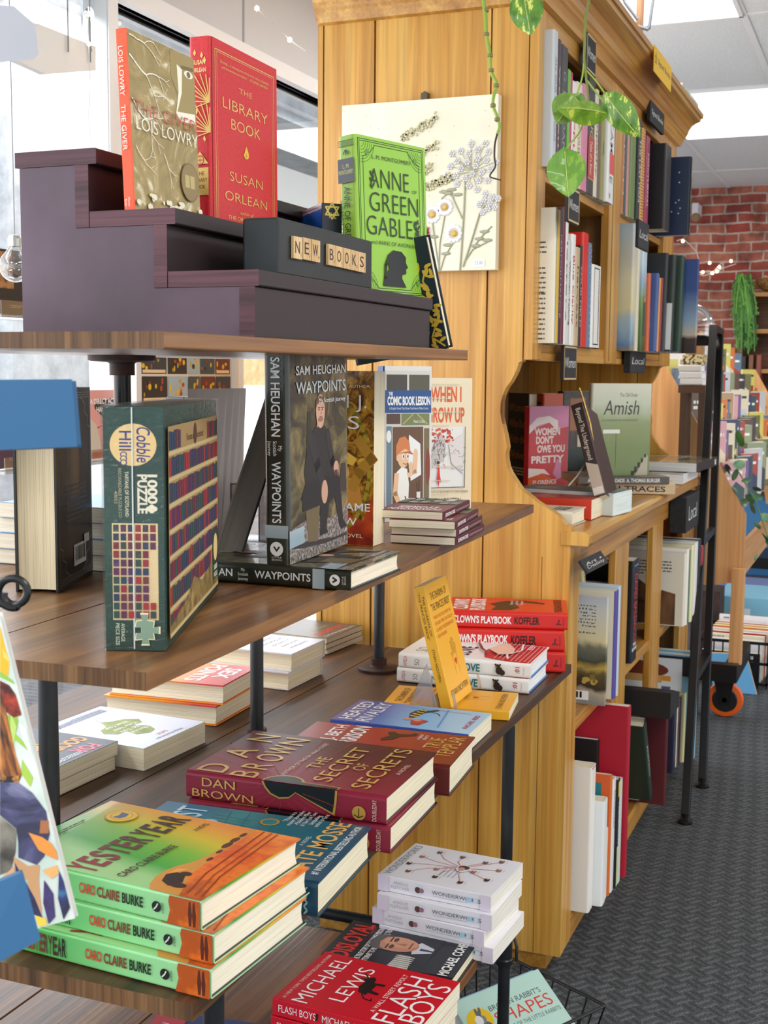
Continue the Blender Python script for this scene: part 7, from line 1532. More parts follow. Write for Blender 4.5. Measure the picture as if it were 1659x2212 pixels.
for o in [o for o in bpy.data.objects if o.name.startswith('wooden_block')]:
    tag(o, 'pale rounded wooden block on the hutch beside the pole' if o.name == 'wooden_block' else 'pale rounded wooden block behind the yellow paper sign', 'wooden block', 'wooden blocks on the hutch')
pb = ony((1382, 84), .84); t = thing('wooden_pole', 'brown wooden pole with black metal arms standing on the hutch', 'pole', (pb.x, .84, ZTOPCAB))
BRK = woodmat('branch', '#5a3c24', '#7a5636', '#8f6a48', 'Z', 1.5, .7); d_ = pb.dot(_F)
MB().tube([(pb.x, .84, ZTOPCAB), (pb.x+.002, .84, ZTOPCAB+.12), (pb.x, .842, ZTOPCAB+.26), (pb.x+.003, .84, CEIL-.012)], .013, BRK, 12).build('pole_shaft', t, smooth=True)
IRON = flat('#3d444c', .5, .3)
for pts in (((1338, -30), (1350, 6), (1377, 42)), ((1360, 52), (1400, 64), (1402, 60)), ((1414, -20), (1408, 20), (1402, 62))): MB().tube([ond(p, d_-.03) for p in pts], .0055, IRON, 10).build('metal_arm', t, smooth=True)
a = ony((1472, 180), .74); b_ = ony((1512, 240), .70)
Mbt = cols(V((a.x+.05, .69, ZTOPCAB+.03)), V((0, 1, 0)), -ZU, V((-1, 0, 0)).cross(V((0,0,0))) if False else V((-1, 0, 0)))
xx0, xx1 = ony((1470, 200), .68).x, ony((1508, 238), .68).x
Mbt = cols(V((min(xx1, XE+.05), .675, ZTOPCAB+.0305)), V((0, 1, 0)), -ZU, V((-1, 0, 0)))
plainbook('book', 'pale blue book lying on top of the hutch at its right end', Mbt, .2, .03, max(.2, min(xx1, XE+.05)-xx0), noisemat('cover_pale_blue', [(.4, '#8fa3a8'), (.6, '#d8dcd4')], 20, 3, .4), hard=False)
# ---------------------------------------------------------------- counter: books standing and lying
ZK = ZC+.0008
def cst(lab, A, C, top, T, front, spine=None, tilt=0.0, draw=None, hard=True, zb=None, name='book', W=None, d=None):
    M, W_ = stand(zb or ZK, A, C, tilt); H_ = hgt(A, zb or ZK, top)/max(.5, cos(tilt)); return plainbook(name, lab, M, W or W_, T, H_, front, spine, hard=hard, draw=draw, inner='#e0e0e0')
def dwob(b, i, F, S): 
    for k, s in enumerate(('Women', 'Who Run', 'With the', 'Wolves')): i.text(F, s, b.W*.5, b.H*(.80-.17*k), b.H*.09, '#b5824a', w=b.W*.8)
    i.paragraph(F, b.W*.2, b.W*.9, b.H*.18, .005, 4, '#d8d8dc')
def dpink(b, i, F, S):
    W, H = b.W, b.H
    i.poly(F, [(.001, H*.001), (W-.001, .001), (W-.001, H*.74), (W*.75, H*.72), (W*.55, H*.80), (W*.2, H*.74), (.001, H*.72)], '#cf2f36')
    i.poly(F, [(.001, H*.76), (W*.2, H*.86), (W*.5, H*.88), (W*.72, H*.82), (W*.74, H*.70), (W*.66, H*.72), (W*.5, H*.80), (W*.2, H*.76), (.001, H*.66)], '#f6e8e2'); i.poly(F, [(.001, H*.001), (W*.75, .001), (W*.6, H*.10), (W*.35, H*.17), (.001, H*.12)], '#e0622c'); i.poly(F, [(.001, H*.12), (W*.35, H*.17), (W*.55, H*.14), (W*.4, H*.22), (.001, H*.24)], '#f6e8e2')
    i.poly(F, [(W*.72, H*.34), (W*.62, H*.16), (W*.74, H*.08), (W*.90, H*.12), (W*.82, H*.2), (W*.84, H*.32)], '#dd8ab4')
    for k, s in enumerate(('WOMEN', "DON'T", 'OWE YOU', 'PRETTY')): i.text(F, s, W*(.46, .40, .56, .48)[k], H*(.645, .54, .43, .30)[k], H*.085, '#f6e8e2', w=W*(.64, .44, .70, .82)[k], bold=.04)
    i.text(F, 'FLORENCE', W*.42, H*.035, H*.05, '#f6e8e2', w=W*.6, bold=.03)
def dred(b, i, F, S): i.text(S, 'BLEED', b.H*.3, b.T*.3, b.T*.4, '#2a1a14', w=b.H*.4, bold=.03)
ROOM = noisemat('cover_dim_room', [(.35, '#15120f'), (.55, '#3a2c20'), (.72, '#7a5a38')], 14, 4, .35)
def droom(b, i, F, S): i.rect(F, b.W*.2, b.H*.55, b.W*.62, b.H*.92, '#a86a3a'); i.disc(F, b.W*.42, b.H*.75, b.W*.14, '#e8b46a', b.H*.1); i.rect(F, b.W*.12, b.H*.1, b.W*.9, b.H*.34, '#20302c'); i.rect(F, b.W*.42, b.H*.36, b.W*.62, b.H*.5, '#d8c8a8')
AM = gradmat('cover_amish', [(0, '#6a7a4a'), (.3, '#7a8a52'), (.5, '#8f9c6a'), (.62, '#c8ccb4'), (.75, '#dcd8c4'), (1, '#cfcab4')], 2, 0, .42, .35, .12, 12)
def dam(b, i, F, S):
    W, H = b.W, b.H
    i.text(F, 'Amish', W*.5, H*.72, H*.13, '#3a3a34', w=W*.6, shear=.2); i.text(F, 'The Old Order', W*.62, H*.88, H*.035, '#6a6a5a', w=W*.3); i.text(F, 'in prose words and pictures', W*.48, H*.66, H*.025, '#6a6a5a', w=W*.6, shear=.2)
    i.poly(F, [(W*.55, .001), (W*.97, .001), (W*.97, H*.34), (W*.93, H*.36), (W*.80, H*.2)], '#b5aa94')
    for k in range(7): i.rect(F, W*(.58+.055*k), H*(.06+.045*k), W*(.64+.05*k), H*(.13+.038*k), '#23231f'); i.disc(F, W*(.59+.055*k), H*(.06+.045*k), W*.018*(1-.08*k), '#1a1a18')
    i.rect(F, W*.42, H*.24, W*.425, H*.58, '#5a5a4a'); i.rect(F, W*.2, H*.55, W*.48, H*.585, '#e8e6dc')
cst('dark book with brown lettering standing at the left end of the counter', (1093, 1044), (1138, 1052), (1090, 848), .03, noisemat('cover_dark_wood', [(.35, '#14161c'), (.6, '#2a2c34'), (.8, '#4a3424')], 10, 4, .4), '#2a241f', draw=dwob)
cst('pink and red book with white lettering standing on the counter', (1140, 1054), (1225, 1048), (1132, 878), .02, '#df86b0', '#cf2f36', draw=dpink, hard=False)
cst('orange spined book standing behind the pink book', (1170, 1038), (1212, 1036), (1167, 850), .04, '#d8541f', '#d8541f', draw=dred, d=1)
cst('dark book with a glowing room on its cover, standing behind the slanted book', (1212, 1034), (1290, 1030), (1208, 845), .03, ROOM, '#1c1612', draw=droom)
Mam = yawstand(ZK, (4.02, .900), radians(-62), radians(2)); 
am0, am1 = ond((1283, 1010), 3.7), ond((1410, 1010), 3.7); am0.z = am1.z = 0
lf_, rt_ = ond((1279, 828), 3.55), ond((1408, 828), 3.62)
ex = (rt_-lf_); ex.z = 0; Wam = ex.length; ex.normalize(); ey = ZU.cross(ex)
Mam = cols(V((lf_.x, lf_.y, ZK)), ex, ey, ZU); plainbook('book', 'wide pale landscape book with black script standing on the counter', Mam, Wam, .02, lf_.z-ZK, AM, '#c8c4b0', hard=True, draw=dam, inner='#e8e8e0')
# slanting book on a wire easel
p0, p1 = ond((1291, 1052), 3.02), ond((1245, 872), 3.08); ez = (p1-p0); Hsl = ez.length; ez.normalize(); vd = ray((1280, 960)); vd.z = 0; vd.normalize(); sp = -(vd-ez*vd.dot(ez)).normalized(); sp = (Matrix.Rotation(radians(-12), 3, ez) @ sp); ex = -sp; ey = ez.cross(ex)
p0z = p0-ez*((p0.z-ZK-.05)/ez.z)
def dund(b, i, F, S): i.text(S, 'Beyond The Underground', b.H*.33, b.T*.32, b.T*.40, '#e8dcc8', w=b.H*.56); i.poly(S, [(b.H*.62, .001), (b.H*.98, .001), (b.H*.98, b.T-.001), (b.H*.68, b.T-.001)], '#c8b4a0'); i.rect(S, b.H*.90, .002, b.H*.97, b.T*.9, '#e6ddd2')
plainbook('book', 'slanting dark spined book propped on a wire easel on the counter', cols(p0z-ey*.015, ex, ey, ez), .13, .03, (p1-p0z).length, '#3a2a28', '#3a2a28', draw=dund)
t = thing('wire_easel', 'thin wire easel with a chain behind the slanting book', 'easel', (p0z.x+.05, p0z.y+.03, ZK))
WIRE = flat('#b5924a', .35, .6); dd = p0.dot(_F)+.06
MB().tube([ond((1251, 838), dd), ond((1256, 850), dd), ond((1275, 915), dd), ond((1296, 1048), dd-.06)], .0022, WIRE, 8).build('wire_frame', t, smooth=True)
MB().tube([ond((1228, 1049), dd-.08), ond((1245, 1030), dd-.04), ond((1262, 1005), dd)], .0022, flat('#c8c0b0', .4, .4), 6).build('chain', t, smooth=True)
# lying books: three near the left, and the pile on the right
def lieK(lab, zt_, T, near, far_, W, front, spine=None, hard=True, draw=None, pages=PAGES, inner='#e0e0dc', ez=None, H=None):
    """tail edge towards the shop: near = spine/tail, far_ = fore/tail"""
    M, W_, H_ = lie(zt_, A=near, C=far_, B=None, D=None, H=H or .22) if False else (None, None, None)
    a, c = onz(near, zt_), onz(far_, zt_); ex = (c-a); ex.z = 0; W_ = W or ex.length; ex.normalize(); ez = ex.cross(-ZU)
    return plainbook('book', lab, cols(a, ex, -ZU, ez), W_, T-.0006, H or .22, front, spine, hard=hard, draw=draw, pages=pages, inner=inner)
T1 = hgt((1228, 1140), ZK, (1232, 1107)); T2 = hgt((1300, 1117), ZK, (1300, 1074)) ; T3 = hgt((1372, 1104), ZK, (1372, 1056))
def dcr(b, i, F, S): i.paragraph(F, b.W*.2, b.W*.8, b.H*.3, .005, 4, '#5a5a50'); i.text(F, 'Pride', b.W*.5, b.H*.12, .014, '#4a4a40', w=.07, shear=.2)
lieK('cream book lying nearest the counter edge', ZK+T1, T1, (1236, 1106), (1278, 1090), .125, '#e6dfca', '#e6dfca', draw=dcr, inner='#3a5a8a', H=.17)
lieK('red and white book lying between the cream and the grey books', ZK+T2, T2, (1278, 1080), (1324, 1064), .13, '#b8332a', '#d8402a', hard=False, draw=lambda b, i, F, S: i.rect(F, .001, b.H*.5, b.W-.001, b.H*.98, noisemat('cover_red_mix', [(.4, '#a8262a'), (.6, '#d87a64')], 20, 4, .4)), H=.18)
lieK('grey green book lying behind the red and white book', ZK+T3, T3, (1325, 1066), (1372, 1055), .14, noisemat('cover_grey_sea', [(.4, '#4a5a58'), (.6, '#7a8a84')], 14, 4, .4), '#c8d0cc', hard=False, draw=lambda b, i, F, S: i.disc(F, b.W*.4, b.H*.75, .028, '#b5846a'), pages='#e4ece6', H=.26)
zk = ZK
def dsp(word, c='#e8e4dc'):
    def f(b, i, F, S): i.text(S, word, b.H*.5, b.T*.25, b.T*.5, c, w=b.H*.8, bold=.02)
    return f
def pile(lab, a_px, b_px, zt_, T, front, spine, draw=None, W=.2):
    """spine along the counter: a_px head end, b_px tail end of the spine at its top edge"""
    a, b_ = onz(a_px, zt_), onz(b_px, zt_); ez = (a-b_); ez.z = 0; H_ = ez.length; ez.normalize(); ex = (-ZU).cross(ez)
    return plainbook('book', lab, cols(b_, ex, -ZU, ez), W, T-.0006, H_, front, spine, hard=False, draw=draw, pages='#efe9dc')
BEI = '#d8bd94'; GREYB = '#55504f'
TA = hgt((1459, 1067), ZK, (1459, 1044))
pile('tan book at the bottom of the pile on the counter, black lettering on its spine', (1248, 1042), (1459, 1046), ZK+TA, TA, BEI, BEI, dsp('AMISH TRACES', '#2a2622'))
TB = hgt((1447, 1044), ZK+TA, (1447, 1028))
pile('dark grey spined book on top of the tan book', (1250, 1030), (1446, 1030), ZK+TA+TB, TB, noisemat('cover_sepia', [(.4, '#4a4038'), (.6, '#8f8270')], 12, 4, .4), GREYB, dsp('ALONG THEIR ROADS  A. THOMAS BURGER'))
AUT = noisemat('cover_autumn_lake', [(.30, '#1c2418'), (.45, '#5a5a34'), (.56, '#a8a890'), (.68, '#dfe4e0'), (.8, '#c8803a')], 16, 5, .2, stretch=(1, 1, .5), dist=1.5, coat=.6)
za_ = ZK+TA+TB
qa, qb = ony((1495, 1010), .60), ony((1553, 1005), .56)
xg0, xg1 = 3.62, 4.40
plainbook('book', 'glossy lake picture book with a bent corner on top of the counter pile', cols(V((4.44, .555, ZK+.062)), V((0.05, 1, 0)).normalized(), -ZU, V((-1, .05, 0)).normalized()), .28, .030, .36, AUT, '#2a2c2e', hard=False, draw=lambda b, i, F, S: i.rect(S, b.H*.86, b.T*.2, b.H*.93, b.T*.8, '#e8dcdc'), pages='#f0eeea')
plainbook('book', 'white edged picture book lying under the glossy lake book', cols(V((4.30, .60, ZK+.031)), V((0.0, 1, 0)), -ZU, V((-1, 0, 0))), .26, .030, .32, AUT, '#e8e6e0', hard=False, pages='#f4f4f2')
plainbook('book', 'autumn picture book lying behind the dark grey spined book', cols(V((4.05, .70, ZK+.075)), V((0.0, 1, 0)), -ZU, V((-1, 0, 0))), .2, .014, .42, AUT, '#3a3a34', hard=False) if False else None
# ---------------------------------------------------------------- lower hutch: upright books
ylw = YL-.03
LB, MBAY, RB = 'lowest left hutch bay', 'lowest middle hutch bay', 'lowest right hutch bay'
Z5 = ZB0+.0605; Z4 = SM+.0006
def low(lab, spx, ymid, ytop, z0, T, col, x, W=.2, spine=None, back=None, draw=None, hard=True, pages=PAGES):
    """spx: pixel of the near edge of the spine, half way up; x: where the book stands along the shelf"""
    ys = onx((spx, ymid), x).y; h = max(.05, hz(x, ys, ytop)-z0)
    b = Book('book', lab, cols(V((x+T, ys, z0+.0004)), V((0, 1, 0)), V((-1, 0, 0)), ZU), W, T, h, hard, col, spine or col, back or col, inner='#d8d8d8', group='books in the lower hutch', pages=pages)
    if draw: draw(b, b.ink, b.S, b.B)
    return b.done()
# bottom left: white, teal and orange, reference books, big red book
low('tall white hardcover at the left of the lowest shelf, its top edged in red', 1274, 1850, 1660, Z5, .045, '#efebe2', 2.8, W=.22, draw=lambda b, i, S, B: i.rect(S, b.H*.005, .002, b.H*.012, b.T-.002, '#c8442c'))
low('shorter white hardcover next to the tall white one', 1302, 1870, 1733, Z5, .04, '#eef0f0', 2.848, W=.20)
low('cream paperback behind the shorter white hardcover', 1308, 1880, 1792, Z5, .018, '#efe6d0', 2.892, W=.2, hard=False)
def dteal(b, i, S, B):
    W, H = b.W, b.H
    i.rect(B, W*.02, H*.02, W*.90, H*.93, '#2a8088'); i.rect(B, W*.02, H*.02, W*.90, H*.45, '#27508c'); i.poly(B, [(W*.02, H*.86), (W*.45, H*.86), (W*.72, H*.78), (W*.55, H*.72), (W*.75, H*.66), (W*.4, H*.64), (W*.02, H*.62)], '#dcd8cc')
low('orange and teal picture book with pale torn shapes', 1318, 1800, 1676, Z5, .014, '#e0642c', 2.915, W=.24, draw=dteal, spine='#e0702c')
low('white dictionary with grey lettering', 1321, 1850, 1685, Z5, .032, '#e8e8e6', 2.934, W=.2, draw=lambda b, i, S, B: i.text(S, 'DICTIONARY', b.H*.28, b.T*.3, b.T*.45, '#8a8a90', w=b.H*.34))
low('black and yellow spined reference book', 1333, 1800, 1686, Z5, .022, '#23252a', 2.97, W=.2, draw=lambda b, i, S, B: (i.rect(S, b.H*.02, .0006, b.H*.16, b.T-.0006, '#e8d02c'), i.text(S, 'THESAURUS', b.H*.4, b.T*.3, b.T*.45, '#d8d8d8', w=b.H*.4), i.rect(S, b.H*.62, .0006, b.H*.99, b.T-.0006, '#cfd89a')))
low('pale green book beside the reference books', 1338, 1780, 1687, Z5, .03, '#cfe0da', 2.996, W=.2)
low('big red hardcover standing out from the lowest shelf', 1355, 1700, 1528, Z5, .026, '#b3192f', 3.045, W=.145)
low('black book with a coil of rope on its cover, behind the white hardcovers', 1292, 1640, 1600, Z5, .016, '#121214', 3.028, W=.2, draw=lambda b, i, S, B: [i.line(B, [(b.W*.35+.05*k_*cos(a*.35), b.H*.75+.05*k_*sin(a*.35)) for a in range(18)], .0022, '#4a4a4e') for k_ in (.4, .6, .8, 1.0)])
# middle shelf, left bay: landscape back cover sticking out, cream and violet books
LAND = gradmat('cover_pine_shore', [(0, '#8a8a84'), (.08, '#b8a890'), (.12, '#3a3024'), (.22, '#6a5c34'), (.26, '#c8a850'), (.32, '#4a4a38'), (.42, '#7a7a68'), (.48, '#e6d8a8'), (.65, '#d9d8cc'), (.8, '#c4cad4'), (1, '#aab4c4')], 2, 0, .33, .35, .16, 22)
def dland(b, i, S, B):
    W, H = b.W, b.H
    for k, s in enumerate(('series aims', 'slice of skills,', 'providing a', 'need are', 'so leads you', 'natural ability', 'which he has', '', 'one of these titles')):
        if s: i.text(B, s, W*.90, H*(.905-.031*k), H*.017, '#3a3c40', anchor='r', w=W*.045*len(s))
    for k in range(9): i.poly(B, [(W*(.72-.03*k*.5), H*(.30+.02*k)), (W*(.80+.0*k), H*(.31+.022*k)), (W*(.90+.01*(9-k)), H*(.30+.02*k)), (W*.8, H*(.315+.02*k))], '#5f6a62')
    r = random.Random(12)
    for k in range(36): i.disc(B, W*r.uniform(.05, .9), H*r.uniform(.12, .33), r.uniform(.004, .012), r.choice(['#2c2a1e', '#4a4430', '#8a7440', '#c8a450', '#6a5a3a']), r.uniform(.003, .007), n=9)
    i.barcode(B, W*.30, H*.04, W*.55, H*.085)
zL = ony((1304, 1600), .52).z
low('picture book with a painted pine shore, sticking out of the left bay', 1308, 1450, 1291, Z4, .016, LAND, 2.93, W=.26, draw=dland, hard=False)
low('cream hardcover with a violet edge behind the painted picture book', 1328, 1420, 1278, Z4, .03, '#e6dec8', 3.0, W=.26, spine='#5a4a9a')
low('pale blue hardcover next to the violet edged one', 1335, 1420, 1266, Z4, .018, '#c4d4e2', 3.035, W=.26)
M = yawstand(Z4, (3.02, .76), radians(90)); ez = (V((-.30, 0, .95))).normalized(); ey = V((-.95, 0, -.30)).normalized()
plainbook('book', 'slanting cream spined book under the tilted chalk sign', cols(V((3.19, .70, Z4+.012)), V((0, 1, 0)), ey, ez), .16, .03, .34, '#8a7a5a', '#d8c890', hard=True, draw=lambda b, i, F, S: i.text(S, 'In Search', b.H*.3, b.T*.3, b.T*.45, '#4a3a20', w=b.H*.36))
# middle bay
def dbald(b, i, S, B): i.text(S, 'DAVID BALDACCI', b.H*.47, b.T*.26, b.T*.5, '#d8242c', w=b.H*.66, bold=.01); i.text(S, 'THE', b.H*.845, b.T*.5, b.H*.03, WHITE, w=b.T*.6, rot=pi/2, bold=.03); i.text(S, 'EDGE', b.H*.89, b.T*.5, b.H*.03, WHITE, w=b.T*.8, rot=pi/2, bold=.03); i.text(S, 'BESTSELLING', b.H*.06, b.T*.5, b.H*.012, WHITE, w=b.T*.7, rot=pi/2)
low('black thriller with red lettering standing in the middle bay', 1366, 1340, 1213, Z4, .075, '#14161c', 3.40, W=.16, draw=dbald, spine=noisemat('spine_night', [(.4, '#0c0d12'), (.62, '#1c2836'), (.8, '#4a6a8a')], 9, 4, .3))
ez = V((-.42, 0, .9)).normalized(); ey = V((-.9, 0, -.42)).normalized()
plainbook('book', 'small cream spined book slumped against the black thriller', cols(V((3.415, .672, Z4+.02)), V((0, 1, 0)), ey, ez), .13, .035, .24, '#2a2a3a', '#e6dab0', hard=True, draw=lambda b, i, F, S: (i.text(S, 'DIARY', b.H*.3, b.T*.3, b.T*.4, '#6a5a3a', w=b.H*.2), i.disc(S, b.H*.88, b.T*.5, .005, '#4a3a2a')))
def dbird(b, i, S, B):
    W, H = b.W, b.H
    i.poly(B, [(W*.02, H*.01), (W*.9, H*.01), (W*.9, H*.44), (W*.6, H*.52), (W*.4, H*.68), (W*.02, H*.72)], noisemat('cover_planks', [(.4, '#4a3018'), (.6, '#7a5430')], 18, 3, .5, stretch=(1, 6, .4)))
    i.disc(B, W*.30, H*.48, W*.09, '#d8d8d4', H*.05); i.disc(B, W*.28, H*.53, W*.06, '#22242a', H*.02); i.disc(B, W*.32, H*.38, W*.10, '#b5aca0', H*.07); i.line(B, [(W*.35, H*.34), (W*.62, H*.30)], .006, '#2a2622'); i.line(B, [(W*.1, H*.26), (W*.6, H*.3)], .005, '#3a2a1c')
    i.paragraph(B, W*.05, W*.85, H*.86, .0045, 5, '#6a665e', gap=2.2)
low('large pale book with a painted bird on planks in the right bay', 1478, 1300, 1196, Z4, .02, '#e8e2d0', 3.98, W=.28, draw=dbird)
for k, (c, d_, tp, T_, nm) in enumerate((('#f2ede0', .485, 1186, .03, 'cream book'), ('#3a6a5a', .48, 1190, .02, 'green spined book'), ('#efe6b4', .475, 1178, .03, 'pale yellow book'), ('#e8e8e2', .47, 1172, .045, 'white book'), ('#2a2c30', .465, 1166, .03, 'black edged book'), ('#b52a34', .46, 1180, .022, 'red spined book'))):
    low('%s, %s behind the large bird book' % (nm, ORD[k]), [1483, 1487, 1493, 1500, 1508, 1514][k], 1300, tp, Z4, T_, c, 4.005+[0, .035, .058, .092, .14, .173][k], W=.28)
# lower middle and right bays
def dmar(b, i, S, B): i.rect(B, b.W*.0+.002, b.H*.10, b.W*.76, b.H*.95, '#b5925c'); i.rect(B, b.W*.56, b.H*.16, b.W*.8, b.H*.9, '#d9b982'); i.paragraph(B, b.W*.05, b.W*.5, b.H*.85, .004, 20, '#8a6f44', gap=3); i.barcode(B, b.W*.58, b.H*.02, b.W*.2, b.H*.07)
low('maroon and tan hardcover standing out behind the post', 1440, 1620, 1535, Z5, .02, '#5c1f24', 3.62, W=.34, draw=dmar)
ez = V((-.5, 0, .86)).normalized(); ey = V((-.86, 0, -.5)).normalized()
plainbook('book', 'dark green book slumped on the lowest shelf behind the big red one', cols(V((3.62, .60, Z5+.04)), V((0, 1, 0)), ey, ez), .2, .04, .30, '#33483f', '#2c3f37', hard=True, draw=lambda b, i, F, S: i.text(S, 'ANIMALS', b.H*.5, b.T*.3, b.T*.4, '#b8c4a8', w=b.H*.4))
for k, (c, d_, tp, T_, x_, nm) in enumerate((('#1c1e3c', .49, 1500, .06, 3.93, 'navy and white book'), ('#e6dfd0', .478, 1490, .025, 3.995, 'cream book'), ('#6a4a44', .474, 1480, .016, 4.02, 'brown book'), ('#23243a', .468, 1476, .02, 4.038, 'dark blue book'), ('#d8cc94', .462, 1468, .022, 4.06, 'yellow spined book'))):
    low('%s, %s after the maroon and tan hardcover' % (nm, ORD[k]), [1456, 1462, 1466, 1470, 1479][k], 1560, tp+30, Z5, T_, c, x_, W=.3, draw=(lambda b, i, S, B: (i.rect(B, .002, b.H*.01, b.W*.95, b.H*.12, '#121214'), i.rect(B, .002, b.H*.3, b.W*.9, b.H*.42, '#d8d4d0'), i.barcode(B, b.W*.7, b.H*.02, b.W*.18, b.H*.09))) if k == 0 else None)
def dcut(b, i, S, B): i.rect(B, .003, b.H*.80, b.W*.97, b.H*.985, '#1c2228'); i.rect(B, .003, .003, b.W*.9, b.H*.96, '#e4e8ec'); i.disc(B, b.W*.5, b.H*.84, b.W*.28, '#7a3a24', b.H*.08); i.rect(B, b.W*.2, b.H*.72, b.W*.72, b.H*.79, '#d8a868'); [i.rect(B, b.W*.72, b.H*(.74-.1*k), b.W*.80, b.H*(.79-.1*k), '#e89a2c' if k % 2 == 0 else '#5a5a8a') for k in range(7)]
low('large white and pale blue book at the right end of the lowest shelf', 1494, 1560, 1418, Z5, .03, '#7fb0cc', 4.085, W=.36, draw=dcut, spine='#e8ecf0')
low('second pale blue hardcover beyond the large white and blue book', 1502, 1560, 1410, Z5, .026, '#86b4d0', 4.117, W=.36)
t = thing('card_file', 'black box with white scribbles sitting on the books behind the post', 'box', (3.75, .60, -.95))
for k in range(3):
    zz = Z5+.36+.03*k
xb = ony((1468, 1500), .53).x; xa = xb-.16
MB().prism([(xa, .53, hz(xb, .53, 1524)), (xb, .53, hz(xb, .53, 1524)), (xb, .53, hz(xb, .53, 1494)), (xa+.03, .53, hz(xb, .53, 1468)), (xa, .53, hz(xb, .53, 1470))], (0, .30, 0), flat('#141416', .5)).build('box_body', t)
# ================================================================ black rack beside the hutch
BLK = flat('#0d0d0f', .35)
rack = thing('metal_rack', 'tall black metal rack at the far end of the hutch', 'rack', (4.1, .55, FLOOR))
fa, fb = onz((1480, 1778), FLOOR), onz((1517, 1700), FLOOR)
ztr = ond((1547, 700), fb.dot(_F)-.1).z
def post(x, y, z1):
    o = MB().box(x-.013, x+.013, y-.013, y+.013, FLOOR+.012, z1, BLK).build('post', rack, bevel=.002); MB().lathe((x, y, FLOOR), [(0, 0), (.022, 0), (.022, .008), (.012, .012), (.012, .03), (0, .03)], BLK, 16).build('foot', o, smooth=True)
ta_, tb_2 = onx((1541, 702), XE+.14), onx((1556, 708), XE+.52); zr = (ta_.z+tb_2.z)/2
def slant(f, top):
    b0 = V((f.x, f.y, FLOOR+.012)); R = [V((-.013, -.013, 0)), V((.013, -.013, 0)), V((.013, .013, 0)), V((-.013, .013, 0))]; tp = V((top.x, top.y, zr))
    o = MB().hexa([b0+r_ for r_ in R], [tp+r_ for r_ in R], BLK).build('post', rack, bevel=.002); MB().lathe((f.x, f.y, FLOOR), [(0, 0), (.022, 0), (.022, .008), (.012, .012), (.012, .03), (0, .03)], BLK, 16).build('foot', o, smooth=True)
    return lambda q_: b0.lerp(tp, (q_-b0.z)/(tp.z-b0.z))
pA1, pB1 = slant(fa, ta_), slant(fb, tb_2)
for z_, nm in ((zr-.013, 'top_rail'), (onx((1500, 1165), fa.x+.5).z, 'side_rail'), (onx((1492, 1470), fa.x+.2).z, 'side_rail')):
    a, b_ = pA1(z_), pB1(z_); MB().hexa([a+V((.013, -.010, -.012)), a+V((.013, .010, -.012)), a+V((.013, .010, .012)), a+V((.013, -.010, .012))], [b_+V((-.013, -.010, -.012)), b_+V((-.013, .010, -.012)), b_+V((-.013, .010, .012)), b_+V((-.013, -.010, .012))], BLK).build(nm, rack)
pb_ = (tb_2.x, tb_2.y)
post(XE+.14, 1.013, zr-.045); post(XE+.45, 1.013, zr-.045)
MB().box(XE+.128, XE+.152, ta_.y+.013, 1.0, zr-.075, zr-.045, BLK).build('back_rail', rack)
tr_ = MB().box(XE+.078, XE+.46, ta_.y+.02, 1.0, zr-.045, zr-.040, BLK); tr_.build('tray', rack)
# glass dome on the rack tray, white books under it on a board
dm = ond((1512, 735), 4.75); dm.y = max(dm.y, .62); DOME = clearmat('dome_glass', (.98, .98, .98), .12, .03)
t = thing('glass_dome', 'clear glass dome standing on the black rack', 'dome', (XE+.27, .70, zr-.0395))
prof = [(.0, .0), (.075, .0), (.078, .03)]+[(.078*cos(a), .04+.078*sin(a)) for a in [pi/2*k/10 for k in range(11)]]
MB().lathe((XE+.27, .70, zr-.0395), prof[:-1]+[(.0, .118)], DOME, 28).build('glass', t, smooth=True)
MB().lathe((XE+.27, .70, zr-.039), [(0, 0), (.070, 0), (.070, .006), (0, .006)], flat('#e8e8e8', .3), 28).build('base', t)
zsh = onx((1510, 833), 4.85).z
t = thing('wall_board', 'dark wood side table behind the rack carrying white books', 'table', (4.85, .8, FLOOR))
yb0 = onx((1528, 835), 4.97).y
MB().box(4.97, 5.115, yb0, yb0+.11, zsh-.03, zsh, flat('#5a3f2a', .5)).build('table_top', t)
for x, y in ((4.985, yb0+.02), (5.10, yb0+.02), (4.985, yb0+.09), (5.10, yb0+.09)): MB().box(x-.012, x+.012, y-.012, y+.012, FLOOR, zsh-.03, flat('#4a3424', .5)).build('leg', t)
for k, (c, lab) in enumerate((('#f0efec', 'lowest white book under the patterned box behind the rack'), ('#f4f3f0', 'second white book under the patterned box behind the rack'), ('#ebe9e4', 'third white book under the patterned box behind the rack'))):
    plainbook('book', lab, cols(V((4.975, yb0+.02+.004*k, zsh+.0006+.026*(k+1))), V((1, 0, 0)), -ZU, V((0, 1, 0))), .135, .0255, .085, c, c, hard=True, inner='#f2f2f0', pages='#f4f4f2')
t = thing('patterned_box', 'leopard patterned gift box on the white books behind the rack', 'box', (4.9, yb0+.14, zsh+.079))
MB().box(4.978, 5.10, yb0+.022, yb0+.10, zsh+.079, zsh+.118, noisemat('leopard', [(.42, '#2a1c10'), (.5, '#e8d49a'), (.7, '#f2e6c0')], 90, 2, .5)).build('box_body', t)
MB().box(4.99, 5.08, yb0+.03, yb0+.09, zsh+.118, zsh+.18, flat('#b5885a', .5)).box(4.985, 5.09, yb0+.025, yb0+.095, zsh+.18, zsh+.20, flat('#e8b64a', .4)).build('ornament', t)
